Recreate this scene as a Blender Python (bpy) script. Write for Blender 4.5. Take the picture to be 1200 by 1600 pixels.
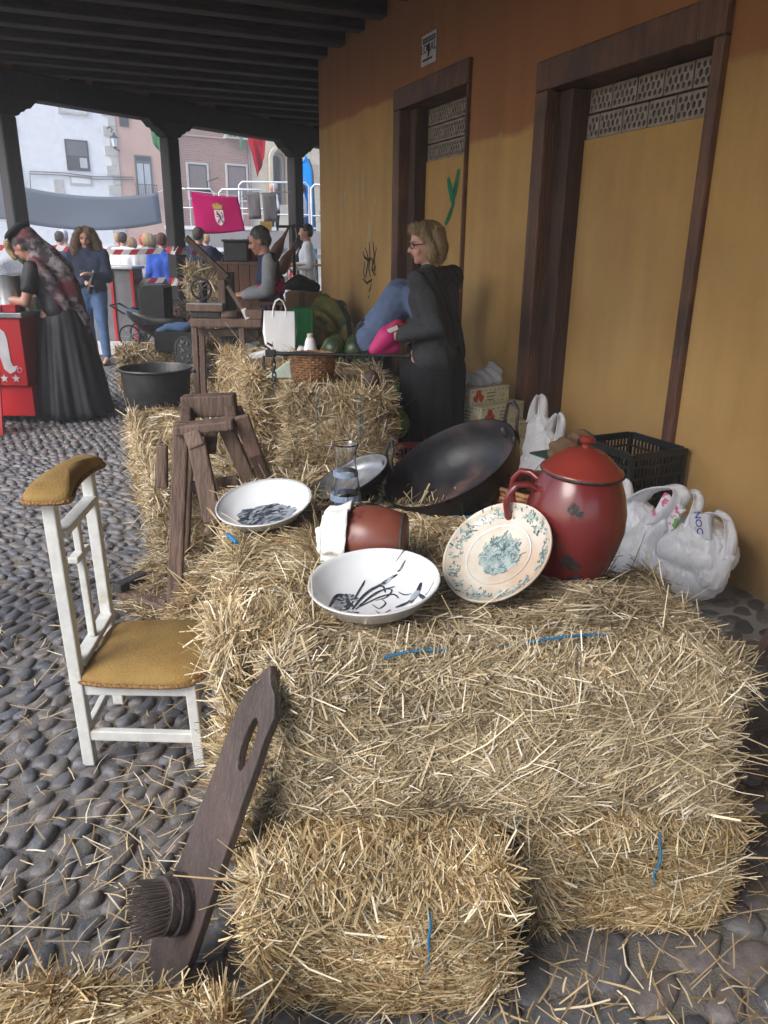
import bpy, bmesh, math, random
import numpy as np
from mathutils import Vector, Matrix, Quaternion
from mathutils.geometry import tessellate_polygon
R = math.radians
rnd = random.Random(7)
rs = np.random.RandomState(5)
sc = bpy.context.scene
for o in list(bpy.data.objects): bpy.data.objects.remove(o)
C = sc.collection

# ---------------------------------------------------------------- camera
PITCH, ROLL, EYE = R(19.0), R(.78), 1.5
f = Vector((0, math.cos(PITCH), -math.sin(PITCH))); u0 = Vector((0, math.sin(PITCH), math.cos(PITCH)))
cr = math.cos(ROLL)*Vector((1, 0, 0)) + math.sin(ROLL)*u0
cu = -math.sin(ROLL)*Vector((1, 0, 0)) + math.cos(ROLL)*u0
cam = bpy.data.cameras.new('camera'); camo = bpy.data.objects.new('camera', cam); C.objects.link(camo)
m = Matrix((cr, cu, -f)).transposed().to_4x4(); m.translation = (0, 0, EYE); camo.matrix_world = m
cam.sensor_fit = 'VERTICAL'; cam.sensor_height = 24; cam.lens = 18.0
cam.clip_start = .05; cam.clip_end = 600
sc.camera = camo

# ---------------------------------------------------------------- light
w = bpy.data.worlds.new('World'); sc.world = w; w.use_nodes = True
wn = w.node_tree.nodes; bg = wn['Background']
sky = wn.new('ShaderNodeTexSky'); sky.sky_type = 'NISHITA'; sky.sun_disc = False
SUN_EL, SUN_AZ = R(40), R(-134)          # azimuth clockwise from +Y
sky.sun_elevation = SUN_EL; sky.sun_rotation = SUN_AZ
sky.dust_density = 2.0; sky.air_density = 1.0; sky.ozone_density = .6
w.node_tree.links.new(sky.outputs[0], bg.inputs[0]); bg.inputs[1].default_value = .15
sl = bpy.data.lights.new('sun', 'SUN'); sl.energy = 1.5; sl.angle = R(35); sl.color = (1, .985, .965)
so = bpy.data.objects.new('sun', sl); C.objects.link(so)
sd = Vector((math.sin(SUN_AZ)*math.cos(SUN_EL), math.cos(SUN_AZ)*math.cos(SUN_EL), math.sin(SUN_EL)))
so.rotation_euler = sd.to_track_quat('Z', 'Y').to_euler(); so.location = (-6, -4, 9)
vs = sc.view_settings; vs.view_transform = 'Standard'; vs.look = 'None'; vs.gamma = 1; vs.exposure = 1.24
vs.use_curve_mapping = False

sc.cycles.max_bounces = 7; sc.cycles.diffuse_bounces = 4; sc.cycles.glossy_bounces = 3; sc.cycles.transmission_bounces = 6; sc.cycles.transparent_max_bounces = 6
sc.cycles.caustics_reflective = False; sc.cycles.caustics_refractive = False

# ---------------------------------------------------------------- materials
MATS = {}
def mat(name, c1, c2=None, rough=.6, metal=0., ns=6., det=6., lo=.35, hi=.65, bump=0., bs=40., st=(1, 1, 1), spec=.5, coat=0., c3=None, s3=2., t3=(.55, .62), coord='Object', rvar=0.):
    if name in MATS: return MATS[name]
    m = bpy.data.materials.new(name); m.use_nodes = True; nt = m.node_tree; N = nt.nodes; L = nt.links
    b = N['Principled BSDF']; b.inputs['Roughness'].default_value = rough; b.inputs['Metallic'].default_value = metal
    b.inputs['Specular IOR Level'].default_value = spec; b.inputs['Coat Weight'].default_value = coat
    if c2 is None: c2 = tuple(x*.78 for x in c1)
    tc = N.new('ShaderNodeTexCoord'); mp = N.new('ShaderNodeMapping'); mp.inputs['Scale'].default_value = st
    L.new(tc.outputs[coord], mp.inputs[0])
    no = N.new('ShaderNodeTexNoise'); no.inputs['Scale'].default_value = ns; no.inputs['Detail'].default_value = det; no.inputs['Roughness'].default_value = .62
    L.new(mp.outputs[0], no.inputs['Vector'])
    mr = N.new('ShaderNodeMapRange'); mr.inputs[1].default_value = lo; mr.inputs[2].default_value = hi; L.new(no.outputs[0], mr.inputs[0])
    mx = N.new('ShaderNodeMix'); mx.data_type = 'RGBA'; L.new(mr.outputs[0], mx.inputs[0])
    mx.inputs[6].default_value = (*c1, 1); mx.inputs[7].default_value = (*c2, 1); out = mx.outputs[2]
    if c3:
        n3 = N.new('ShaderNodeTexNoise'); n3.inputs['Scale'].default_value = s3; n3.inputs['Detail'].default_value = 5; L.new(tc.outputs[coord], n3.inputs['Vector'])
        r3 = N.new('ShaderNodeMapRange'); r3.inputs[1].default_value = t3[0]; r3.inputs[2].default_value = t3[1]; L.new(n3.outputs[0], r3.inputs[0])
        x3 = N.new('ShaderNodeMix'); x3.data_type = 'RGBA'; L.new(r3.outputs[0], x3.inputs[0]); L.new(out, x3.inputs[6]); x3.inputs[7].default_value = (*c3, 1); out = x3.outputs[2]
    L.new(out, b.inputs['Base Color'])
    if rvar:
        rr = N.new('ShaderNodeMapRange'); rr.inputs[3].default_value = rough-rvar; rr.inputs[4].default_value = rough+rvar
        L.new(no.outputs[0], rr.inputs[0]); rr.inputs[1].default_value = .3; rr.inputs[2].default_value = .7; L.new(rr.outputs[0], b.inputs['Roughness'])
    if bump:
        nb = N.new('ShaderNodeTexNoise'); nb.inputs['Scale'].default_value = bs; nb.inputs['Detail'].default_value = 5; L.new(mp.outputs[0], nb.inputs['Vector'])
        bp = N.new('ShaderNodeBump'); bp.inputs['Strength'].default_value = bump; bp.inputs['Distance'].default_value = .02
        L.new(nb.outputs[0], bp.inputs['Height']); L.new(bp.outputs[0], b.inputs['Normal'])
    MATS[name] = m; return m

def plain(name, c, rough=.55, metal=0, **k): return mat(name, c, tuple(x*.88 for x in c), rough, metal, **k)

def straw_mat(name, ramp, rough=.5):
    m = bpy.data.materials.new(name); m.use_nodes = True; N = m.node_tree.nodes; L = m.node_tree.links; b = N['Principled BSDF']
    g = N.new('ShaderNodeNewGeometry'); r = N.new('ShaderNodeValToRGB'); e = r.color_ramp.elements
    while len(e) > 1: e.remove(e[-1])
    for i, (p, c) in enumerate(ramp):
        x = e[0] if i == 0 else e.new(p); x.position = p; x.color = (*c, 1)
    L.new(g.outputs['Random Per Island'], r.inputs[0])
    no = N.new('ShaderNodeTexNoise'); no.inputs['Scale'].default_value = 5.5; no.inputs['Detail'].default_value = 4; L.new(g.outputs['Position'], no.inputs['Vector'])
    mr = N.new('ShaderNodeMapRange'); mr.inputs[1].default_value = .3; mr.inputs[2].default_value = .7; mr.inputs[3].default_value = .68; mr.inputs[4].default_value = 1.18; L.new(no.outputs[0], mr.inputs[0])
    sc_ = N.new('ShaderNodeVectorMath'); sc_.operation = 'SCALE'; L.new(r.outputs[0], sc_.inputs[0]); L.new(mr.outputs[0], sc_.inputs['Scale']); L.new(sc_.outputs[0], b.inputs['Base Color'])
    b.inputs['Roughness'].default_value = rough; b.inputs['Specular IOR Level'].default_value = .35
    MATS[name] = m; return m

def thin_plastic(name, c, tr=.4, rough=.35):
    m = bpy.data.materials.new(name); m.use_nodes = True; N = m.node_tree.nodes; L = m.node_tree.links; b = N['Principled BSDF']
    b.inputs['Base Color'].default_value = (*c, 1); b.inputs['Roughness'].default_value = rough
    t = N.new('ShaderNodeBsdfTranslucent'); t.inputs[0].default_value = (*c, 1); x = N.new('ShaderNodeMixShader'); x.inputs[0].default_value = tr
    tc = N.new('ShaderNodeTexCoord'); mp = N.new('ShaderNodeMapping'); mp.inputs['Scale'].default_value = (1, 1, .35); nb = N.new('ShaderNodeTexNoise'); nb.inputs['Scale'].default_value = 26; nb.inputs['Detail'].default_value = 5
    nb.inputs['Distortion'].default_value = 1.6; nb.noise_type = 'RIDGED_MULTIFRACTAL'
    L.new(tc.outputs['Object'], mp.inputs[0]); L.new(mp.outputs[0], nb.inputs['Vector'])
    bp = N.new('ShaderNodeBump'); bp.inputs['Strength'].default_value = .6; bp.inputs['Distance'].default_value = .014
    L.new(nb.outputs[0], bp.inputs['Height']); L.new(bp.outputs[0], b.inputs['Normal']); L.new(bp.outputs[0], t.inputs['Normal'])
    o = N['Material Output']; L.new(b.outputs[0], x.inputs[1]); L.new(t.outputs[0], x.inputs[2]); L.new(x.outputs[0], o.inputs[0])
    MATS[name] = m; return m

def thin_cloth(name, c, tr=.45):
    m = bpy.data.materials.new(name); m.use_nodes = True; N = m.node_tree.nodes; L = m.node_tree.links; b = N['Principled BSDF']
    b.inputs['Base Color'].default_value = (*c, 1); b.inputs['Roughness'].default_value = .8; b.inputs['Specular IOR Level'].default_value = .2
    t = N.new('ShaderNodeBsdfTranslucent'); t.inputs[0].default_value = (*c, 1); x = N.new('ShaderNodeMixShader'); x.inputs[0].default_value = tr
    L.new(b.outputs[0], x.inputs[1]); L.new(t.outputs[0], x.inputs[2]); L.new(x.outputs[0], N['Material Output'].inputs[0]); MATS[name] = m; return m

def glass_mat(name, c, rough=.02):
    m = bpy.data.materials.new(name); m.use_nodes = True; b = m.node_tree.nodes['Principled BSDF']
    b.inputs['Base Color'].default_value = (*c, 1); b.inputs['Roughness'].default_value = rough; b.inputs['Transmission Weight'].default_value = 1; b.inputs['IOR'].default_value = 1.45
    MATS[name] = m; return m

# ---------------------------------------------------------------- mesh helpers
def V(*a): return Vector(a)
def frame(z, x=None):
    z = Vector(z).normalized(); x = Vector(x) if x is not None else (Vector((1, 0, 0)) if abs(z.x) < .9 else Vector((0, 1, 0)))
    y = z.cross(x).normalized(); x = y.cross(z).normalized()
    return Matrix((x, y, z)).transposed()

class MB:
    def __init__(s): s.v = []; s.f = []
    def add(s, vs, fs):
        n = len(s.v); s.v += [tuple(x) for x in vs]; s.f += [tuple(i+n for i in q) for q in fs]; return s
    def box(s, c, d, rot=None):
        x, y, z = d[0]/2, d[1]/2, d[2]/2; M = rot or Matrix.Identity(3); c = Vector(c)
        p = [c + M @ Vector((a*x, b*y, e*z)) for e in (-1, 1) for a, b in ((-1, -1), (1, -1), (1, 1), (-1, 1))]
        return s.add(p, [(3, 2, 1, 0), (4, 5, 6, 7), (0, 1, 5, 4), (1, 2, 6, 5), (2, 3, 7, 6), (3, 0, 4, 7)])
    def b2(s, x0, x1, y0, y1, z0, z1): return s.box(((x0+x1)/2, (y0+y1)/2, (z0+z1)/2), (x1-x0, y1-y0, z1-z0))
    def bar(s, p, q, w, h, side=None):
        p = Vector(p); q = Vector(q); d = q-p
        return s.box((p+q)/2, (w, h, d.length), frame(d, side))
    def tube(s, pts, r, n=8, closed=False, cap=True, flat=1.):
        pts = [Vector(p) for p in pts]; k = len(pts); r = r if hasattr(r, '__len__') else [r]*k
        prev = None; vs = []
        for i, p in enumerate(pts):
            a = pts[(i-1) % k] if closed or i > 0 else p; b = pts[(i+1) % k] if closed or i < k-1 else p
            t = (b-a).normalized()
            if prev is None: x = frame(t).col[0].copy()
            else:
                x = prev-t*prev.dot(t); x = x.normalized() if x.length > 1e-6 else frame(t).col[0].copy()
            prev = x; y = t.cross(x)
            vs += [p+(x*math.cos(2*math.pi*j/n)+y*math.sin(2*math.pi*j/n)*flat)*r[i] for j in range(n)]
        fs = []
        for i in range(k if closed else k-1):
            a = i*n; b = ((i+1) % k)*n
            fs += [(a+j, a+(j+1) % n, b+(j+1) % n, b+j) for j in range(n)]
        if cap and not closed: fs += [tuple(range(n-1, -1, -1)), tuple((k-1)*n+j for j in range(n))]
        return s.add(vs, fs)
    def lathe(s, prof, n=32, c=(0, 0, 0), rot=None, wob=None):
        M = rot or Matrix.Identity(3); c = Vector(c); vs = []; fs = []; ring = []
        for (r, z) in prof:
            if r < 1e-6: ring.append([len(vs)]); vs.append(c+M @ Vector((0, 0, z)))
            else:
                ring.append(list(range(len(vs), len(vs)+n)))
                for j in range(n):
                    a = 2*math.pi*j/n; q = r*(wob(a, z) if wob else 1); vs.append(c+M @ Vector((q*math.cos(a), q*math.sin(a), z)))
        for a, b in zip(ring, ring[1:]):
            for j in range(n):
                k = (j+1) % n
                if len(a) == 1 and len(b) == 1: continue
                if len(a) == 1: fs.append((a[0], b[k], b[j]))
                elif len(b) == 1: fs.append((a[j], a[k], b[0]))
                else: fs.append((a[j], a[k], b[k], b[j]))
        return s.add(vs, fs)
    def ell(s, c, r, rot=None, nu=14, nv=9):
        pr = [(math.sin(math.pi*i/nv), -math.cos(math.pi*i/nv)) for i in range(nv+1)]
        M = (rot or Matrix.Identity(3)) @ Matrix.Diagonal(r); pr[0] = (0, -1); pr[-1] = (0, 1)
        return s.lathe(pr, nu, c, M)
    def cap(s, p, q, r1, r2, n=12):
        p = Vector(p); q = Vector(q); L = max((q-p).length, 1e-4); pr = []
        for i in range(5): a = math.pi/2*(i/4); pr.append((r1*math.sin(a), -r1*math.cos(a)))
        for i in range(5): a = math.pi/2*(i/4); pr.append((r2*math.cos(a), L+r2*math.sin(a)))
        pr[0] = (0, -r1); pr[-1] = (0, L+r2)
        return s.lathe(pr, n, p, frame(q-p) if (q-p).length > 1e-4 else None)
    def chain(s, pts, rr, n=12):
        for i in range(len(pts)-1): s.cap(pts[i], pts[i+1], rr[i], rr[i+1], n)
        return s
    def prism(s, outer, t, M=None, holes=(), back=True):
        """2D polygon (with holes) at z=0..t of matrix M"""
        M = M or Matrix.Identity(4); loops = [list(outer)]+[list(h) for h in holes]
        pts = [p for l in loops for p in l]
        tri = tessellate_polygon([[Vector((p[0], p[1], 0)) for p in l] for l in loops])
        n = len(pts); vs = [M @ Vector((p[0], p[1], t)) for p in pts]+[M @ Vector((p[0], p[1], 0)) for p in pts]
        fs = []
        for a, b, c in tri:
            A, B, D = pts[a], pts[b], pts[c]
            if (B[0]-A[0])*(D[1]-A[1])-(B[1]-A[1])*(D[0]-A[0]) < 0: b, c = c, b
            fs.append((a, b, c))
            if back: fs.append((a+n, c+n, b+n))
        o = 0
        for l in loops:
            k = len(l)
            for i in range(k): fs.append((o+i, o+i+n, o+(i+1) % k+n, o+(i+1) % k))
            o += k
        return s.add(vs, fs)
    def grid(s, fn, nu, nv, closed=False):
        vs = [fn(i/nu, j/nv) for j in range(nv+1) for i in range(nu+1)]; q = nu+1
        return s.add(vs, [(j*q+i, j*q+i+1, (j+1)*q+i+1, (j+1)*q+i) for j in range(nv) for i in range(nu)])
    def build(s, name, m, parent=None, smooth=False, bev=0., solid=0., ang=40, kind=None, fix=False):
        me = bpy.data.meshes.new(name); me.from_pydata(s.v, [], s.f)
        if fix:
            bm = bmesh.new(); bm.from_mesh(me); bmesh.ops.recalc_face_normals(bm, faces=bm.faces); bm.to_mesh(me); bm.free()
        return finish(name, me, m, parent, smooth, bev, solid, ang, kind)

def finish(name, me, m, parent=None, smooth=False, bev=0., solid=0., ang=40, kind=None):
    if smooth:
        me.polygons.foreach_set('use_smooth', [True]*len(me.polygons))
        me.set_sharp_from_angle(angle=R(ang))
    me.materials.append(MATS[m] if isinstance(m, str) else m); me.update()
    o = bpy.data.objects.new(name, me); C.objects.link(o); o.parent = parent
    if bev:
        b = o.modifiers.new('bevel', 'BEVEL'); b.width = bev; b.segments = 2; b.limit_method = 'ANGLE'; b.angle_limit = R(40)
    if solid:
        b = o.modifiers.new('solid', 'SOLIDIFY'); b.thickness = solid; b.offset = 0
    if kind: o['kind'] = kind
    return o

def tag(o, label, cat, group=None, kind=None):
    if label: o['label'] = label
    if cat: o['category'] = cat
    if group: o['group'] = group
    if kind: o['kind'] = kind
    return o
def thing(name, label, cat, loc=(0, 0, 0), rz=0., group=None):
    o = bpy.data.objects.new(name, None); o.empty_display_size = .1; C.objects.link(o); o.location = loc; o.rotation_euler = (0, 0, rz)
    return tag(o, label, cat, group)
def copy_tree(o, parent=None):
    c = o.copy(); C.objects.link(c); c.parent = parent
    for ch in o.children: copy_tree(ch, c)
    return c
def blob(mb, name, m, parent, vox=.015, it=4, fac=.5, disp=None):
    me = bpy.data.meshes.new('t'); me.from_pydata(mb.v, [], mb.f); o = bpy.data.objects.new('t', me); C.objects.link(o)
    r = o.modifiers.new('r', 'REMESH'); r.mode = 'VOXEL'; r.voxel_size = vox
    s = o.modifiers.new('s', 'SMOOTH'); s.iterations = it; s.factor = fac
    dg = bpy.context.evaluated_depsgraph_get(); n = bpy.data.meshes.new_from_object(o.evaluated_get(dg)); bpy.data.objects.remove(o); bpy.data.meshes.remove(me)
    n.name = name
    if disp:
        co = np.empty(len(n.vertices)*3); n.vertices.foreach_get('co', co); co = co.reshape(-1, 3)
        nn = np.empty(len(n.vertices)*3); n.vertices.foreach_get('normal', nn); nn = nn.reshape(-1, 3)
        co = co+nn*disp(co)[:, None]; n.vertices.foreach_set('co', co.ravel())
    return finish(name, n, m, parent, True, ang=180)
def folds(amp, fr=(9, 9, 3), seed=0):
    ph = np.random.RandomState(seed).uniform(0, 6.28, (5, 4)); k = np.random.RandomState(seed+1).uniform(.5, 1.7, (5, 3))*np.array(fr)
    def fn(co):
        d = 0
        for i in range(5): d = d+np.sin(co @ k[i]*3+ph[i, 0]+1.5*np.sin(co @ k[(i+1) % 5][::-1]*1.6+ph[i, 1]))
        return d*amp/3
    return fn
def creases(amp, k, seed):
    q = np.random.RandomState(seed); d = q.normal(size=(6, 3)); d /= np.linalg.norm(d, axis=1)[:, None]; ph = q.uniform(0, 6.28, (6, 2))
    def fn(co):
        r = 0
        for i in range(6): r = r+(1-np.abs(np.sin(co @ d[i]*k*(.6+.3*i)+ph[i, 0]+1.3*np.sin(co @ d[(i+2) % 6]*k*.7+ph[i, 1]))))**4
        return amp*(r-1.2)
    return fn
def text(s, size, m, parent, M, name='lettering', ext=.002):
    cv = bpy.data.curves.new('t', 'FONT'); cv.body = s; cv.size = size; cv.extrude = ext; cv.align_x = 'CENTER'; cv.align_y = 'CENTER'
    o = bpy.data.objects.new('t', cv); C.objects.link(o); dg = bpy.context.evaluated_depsgraph_get()
    me = bpy.data.meshes.new_from_object(o.evaluated_get(dg)); bpy.data.objects.remove(o); me.transform(M); me.materials.clear()
    return finish(name, me, m, parent)
def circ(r, n=12, cx=0, cy=0, ry=None, a0=0): return [(cx+r*math.cos(a0+2*math.pi*i/n), cy+(ry or r)*math.sin(a0+2*math.pi*i/n)) for i in range(n)]
def ribbon(mb, pts2, w, S):
    """a brush stroke: 2-D polyline laid on the surface S(x, y)"""
    k = len(pts2)
    if k < 2: return
    vs = []
    for i, p in enumerate(pts2):
        a = pts2[max(0, i-1)]; b = pts2[min(k-1, i+1)]; dx, dy = b[0]-a[0], b[1]-a[1]; l = math.hypot(dx, dy) or 1
        ww = w*(.35+.65*math.sin(math.pi*(i+.5)/k)); nx, ny = -dy/l*ww/2, dx/l*ww/2
        vs += [S(p[0]+nx, p[1]+ny), S(p[0]-nx, p[1]-ny)]
    mb.add(vs, [(2*i, 2*i+1, 2*i+3, 2*i+2) for i in range(k-1)])

# ---------------------------------------------------------------- palette
mat('plaster_dummy', (.3, .2, .08))
mat('dark_wood', (.050, .045, .046), (.026, .024, .026), .75, ns=5, st=(8, 8, 1), bump=.4, bs=12)
mat('joist_wood', (.075, .066, .066), (.036, .033, .035), .8, ns=4, st=(1, 8, 8), bump=.4, bs=10)
mat('ceiling_boards', (.085, .072, .068), (.04, .036, .036), .85, ns=4, st=(8, 1, 1))
mat('door_wood', (.17, .075, .038), (.085, .036, .021), .6, ns=3, st=(6, 6, .8), bump=.5, bs=14, c3=(.06, .03, .02), s3=2.5, t3=(.50, .66))
mat('worn_wood', (.165, .105, .078), (.085, .055, .043), .7, ns=3.5, st=(5, 5, .8), bump=.5, bs=16)
mat('comb_wood', (.072, .054, .049), (.038, .029, .027), .48, ns=5, st=(3, 3, .7), bump=.4, bs=22, c3=(.085, .06, .055), s3=6, t3=(.45, .7), rvar=.1)
mat('bench_wood', (.19, .115, .085), (.10, .062, .048), .65, ns=4, st=(4, 4, 1), bump=.3, bs=18)
mat('chair_white', (.60, .61, .59), (.48, .49, .48), .42, ns=14, bump=.08, bs=60, c3=(.45, .42, .36), s3=11, t3=(.66, .74))
mat('gold_velvet', (.29, .185, .052), (.175, .10, .024), .85, ns=5, bump=.25, bs=160, st=(1, 1, 1))
mat('gold_braid', (.36, .20, .07), (.18, .09, .03), .8, ns=90, bump=.9, bs=140)
mat('red_enamel', (.150, .020, .020), (.115, .015, .016), .24, ns=5, coat=.15)
mat('lid_enamel', (.225, .034, .024), (.175, .026, .019), .26, ns=5, coat=.15)
mat('chip_iron', (.045, .035, .033), (.02, .016, .016), .6, ns=30, bump=.4)
mat('white_glaze', (.68, .70, .72), (.63, .65, .67), .1, ns=3, coat=.3)
mat('cream_glaze', (.62, .58, .50), (.52, .40, .30), .16, ns=5, lo=.42, hi=.62, coat=.3)
mat('ink_dark', (.018, .022, .032), (.05, .06, .08), .25, ns=60)
mat('ink_field', (.035, .045, .062), (.30, .34, .40), .22, ns=22, det=8, lo=.42, hi=.70, st=(1, 2.2, 1)); mat('teal_field', (.07, .135, .15), (.42, .46, .45), .22, ns=60, det=8, lo=.36, hi=.62)
mat('ink_wash', (.16, .19, .24), (.38, .41, .45), .2, ns=40)
mat('teal_ink', (.055, .11, .125), (.17, .25, .265), .22, ns=70)
mat('teal_wash', (.22, .34, .34), (.42, .48, .45), .22, ns=40)
mat('clay', (.20, .062, .04), (.15, .042, .030), .35, ns=7, c3=(.075, .022, .022), s3=14, t3=(.60, .64))
mat('cloth_white', (.78, .78, .77), (.66, .66, .66), .9, ns=12, bump=.5, bs=26)
mat('pan_black', (.012, .012, .014), (.03, .022, .021), .34, .4, ns=9, rvar=.12, bump=.1, bs=30)
mat('wok_inner', (.014, .015, .019), (.060, .040, .038), .58, .1, ns=5.5, lo=.47, hi=.66, rvar=.14, bump=.12, bs=24, c3=(.12, .07, .06), s3=9, t3=(.62, .74))
mat('pan_gray', (.30, .31, .33), (.16, .16, .17), .4, .5, ns=16, rvar=.1)
mat('cast_iron', (.022, .023, .025), (.045, .044, .043), .5, .4, ns=8, bump=.2, bs=50)
mat('iron_rim', (.09, .085, .08), (.045, .04, .04), .5, .6, ns=14)
mat('steel', (.42, .43, .45), (.3, .31, .33), .35, .8, ns=8)
mat('galvanised', (.62, .64, .67), (.5, .52, .55), .4, .5, ns=10)
mat('wicker', (.34, .17, .075), (.16, .075, .03), .7, ns=40, bump=.5, bs=60)
mat('paper_white', (.84, .84, .86), (.78, .78, .81), .8, ns=6, bump=.1)
mat('crate_black', (.012, .013, .014), (.02, .02, .022), .4)
mat('crate_green', (.012, .19, .06), (.01, .13, .045), .5)
mat('crate_red', (.42, .02, .02), (.3, .015, .015), .5)
mat('carton_cream', (.62, .57, .40), (.52, .48, .33), .75, ns=6)
mat('carton_brown', (.27, .16, .085), (.2, .12, .06), .85, ns=8)
mat('print_red', (.40, .035, .018), (.5, .09, .03), .7, ns=60)
mat('print_olive', (.14, .12, .05), (.25, .2, .09), .7, ns=60)
mat('print_gold', (.55, .36, .09), (.6, .45, .2), .7, ns=40)
mat('kraft', (.20, .115, .06), (.12, .068, .037), .85, ns=8, bump=.6, bs=20)
mat('melon', (.022, .042, .018), (.06, .095, .035), .35, ns=4, st=(7, 7, .8), lo=.42, hi=.6)
mat('camo_cloth', (.16, .16, .04), (.06, .085, .025), .9, ns=7, bump=.5, bs=30, c3=(.24, .20, .05), s3=9, t3=(.5, .56))
mat('skin', (.52, .27, .19), (.46, .23, .165), .5, ns=14, bump=.06, bs=120)
mat('skin_pale', (.60, .33, .25), (.52, .27, .20), .5, ns=14, bump=.06, bs=120)
mat('lips', (.36, .09, .08), None, .4)
mat('eye_dark', (.03, .02, .018), None, .2)
mat('hair_blond', (.46, .33, .18), (.26, .175, .085), .5, ns=9, st=(10, 10, .8), lo=.3, hi=.7, bump=.9, bs=14)
mat('hair_curly', (.17, .095, .048), (.33, .20, .10), .5, ns=16, st=(3, 3, 1), bump=1., bs=22)
mat('hair_gray', (.13, .12, .12), (.05, .048, .05), .55, ns=14, st=(4, 4, 1), bump=.8, bs=24)
mat('hair_dark', (.025, .018, .015), (.05, .032, .024), .5, ns=14, st=(4, 4, 1), bump=.8, bs=24)
mat('hair_red', (.14, .045, .025), (.07, .025, .016), .5, ns=14, st=(4, 4, 1), bump=.8, bs=24)
mat('wool_gray', (.050, .051, .055), (.028, .029, .033), .9, ns=70, bump=.3, bs=120)
mat('wool_black', (.010, .010, .012), (.006, .006, .008), .85, ns=20, bump=.2, bs=60)
mat('silk_black', (.008, .008, .010), (.014, .014, .017), .6, ns=14, bump=.2, bs=40)
mat('scarf_print', (.24, .21, .22), (.03, .02, .026), .75, ns=13, lo=.42, hi=.55, bump=.35, bs=20, c3=(.15, .03, .04), s3=5, t3=(.52, .62))
mat('lace', (.55, .5, .4), (.3, .26, .2), .8, ns=40)
mat('denim', (.085, .165, .32), (.05, .10, .21), .85, ns=10, bump=.2, bs=80)
mat('shirt_blue', (.11, .155, .27), (.075, .11, .20), .85, ns=8, bump=.3, bs=30)
mat('shirt_bright', (.02, .10, .55), (.015, .07, .4), .8)
mat('navy', (.02, .03, .075), (.012, .018, .045), .85, ns=10)
mat('shirt_white', (.78, .79, .82), (.68, .69, .73), .8, ns=6)
mat('shirt_gray', (.30, .31, .33), (.22, .23, .25), .85)
mat('shirt_pink', (.55, .07, .14), None, .8)
mat('magenta', (.55, .02, .17), (.45, .014, .13), .6, ns=6)
thin_cloth('flag_pink', (.66, .02, .22))
mat('flag_white', (.8, .78, .82), None, .7)
mat('flag_gold', (.62, .42, .12), (.4, .25, .06), .6, ns=30)
mat('flag_purple', (.30, .01, .14), None, .7)
thin_cloth('banner_gray', (.74, .79, .86), .5)
mat('panel_gray', (.19, .19, .21), (.14, .14, .16), .9, ns=5); thin_cloth('cloth_gray', (.36, .36, .38))
thin_cloth('red_drape', (.45, .012, .03))
thin_cloth('feather_blue', (.03, .40, .85))
mat('leaf_green', (.03, .16, .06), None, .7)
mat('tape_white', (.78, .76, .76), None, .5); mat('tape_red', (.55, .03, .045), None, .5)
mat('sign_red', (.52, .014, .022), (.45, .012, .018), .42, ns=3)
mat('sign_white', (.62, .62, .66), None, .5)
mat('cooler_steel', (.38, .40, .43), (.28, .30, .33), .3, .6, ns=6)
mat('glove_blue', (.03, .22, .52), None, .4)
mat('black_plastic', (.014, .014, .016), (.022, .022, .024), .45)
mat('black_leather', (.012, .012, .013), (.022, .021, .021), .4, ns=14, bump=.25, bs=60)
mat('ham', (.20, .085, .035), (.10, .04, .02), .5, ns=8, bump=.3, bs=20)
mat('twine_blue', (.02, .20, .40), (.015, .13, .28), .6)
mat('stucco_white', (.82, .82, .83), (.74, .74, .76), .9, ns=3, bump=.1, bs=30, c3=(.62, .62, .62), s3=1.1, t3=(.60, .74))
mat('stucco_pink', (.62, .40, .33), (.56, .36, .30), .9, ns=2)
mat('quoin', (.55, .52, .48), (.46, .44, .41), .9, ns=4, bump=.2)
mat('ashlar', (.62, .54, .42), (.52, .45, .35), .9, ns=2.5, bump=.2)
mat('ashlar_dark', (.46, .38, .29), (.4, .33, .25), .9, ns=2.5, bump=.2)
mat('roller_gray', (.16, .15, .17), (.13, .125, .14), .6); mat('roller_brown', (.22, .17, .17), (.18, .14, .14), .6)
mat('pane', (.03, .035, .045), (.06, .065, .075), .12); mat('window_white', (.7, .7, .7), None, .6); mat('window_dark', (.06, .055, .06), None, .6)
mat('curtain', (.55, .58, .62), (.4, .43, .47), .9, ns=6, st=(6, 1, .2))
mat('lamp_iron', (.035, .04, .045), None, .5)
mat('concrete', (.30, .29, .28), (.23, .225, .22), .9, ns=3, bump=.2)
mat('plaza_stone', (.36, .35, .34), (.29, .285, .28), .9, ns=1.2, bump=.15)
mat('hex_brick', (.34, .29, .25), (.25, .21, .18), .9, ns=14, bump=.3)
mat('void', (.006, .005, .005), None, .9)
mat('graffiti_black', (.02, .018, .016), None, .8); mat('graffiti_green', (.012, .20, .085), None, .8); mat('graffiti_pale', (.46, .35, .18), (.42, .28, .11), .85, ns=20)
mat('poster_paper', (.62, .62, .64), None, .6)
mat('yellow_barrier', (.50, .34, .14), None, .5)
thin_plastic('bag_plastic', (.94, .95, .98), .40, .28); thin_plastic('film_plastic', (.75, .76, .8), .55, .2)
glass_mat('clear_glass', (.97, .98, .99))
straw_mat('straw', [(0, (.17, .11, .052)), (.22, (.32, .225, .115)), (.5, (.48, .365, .20)), (.78, (.59, .475, .29)), (1, (.78, .72, .58))])
straw_mat('straw_gray', [(0, (.16, .11, .058)), (.2, (.30, .24, .145)), (.5, (.48, .375, .225)), (.8, (.60, .49, .315)), (1, (.80, .74, .62))])
straw_mat('straw_gold', [(0, (.19, .115, .048)), (.25, (.37, .25, .12)), (.55, (.52, .39, .205)), (.8, (.62, .50, .29)), (1, (.80, .74, .58))])
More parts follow.
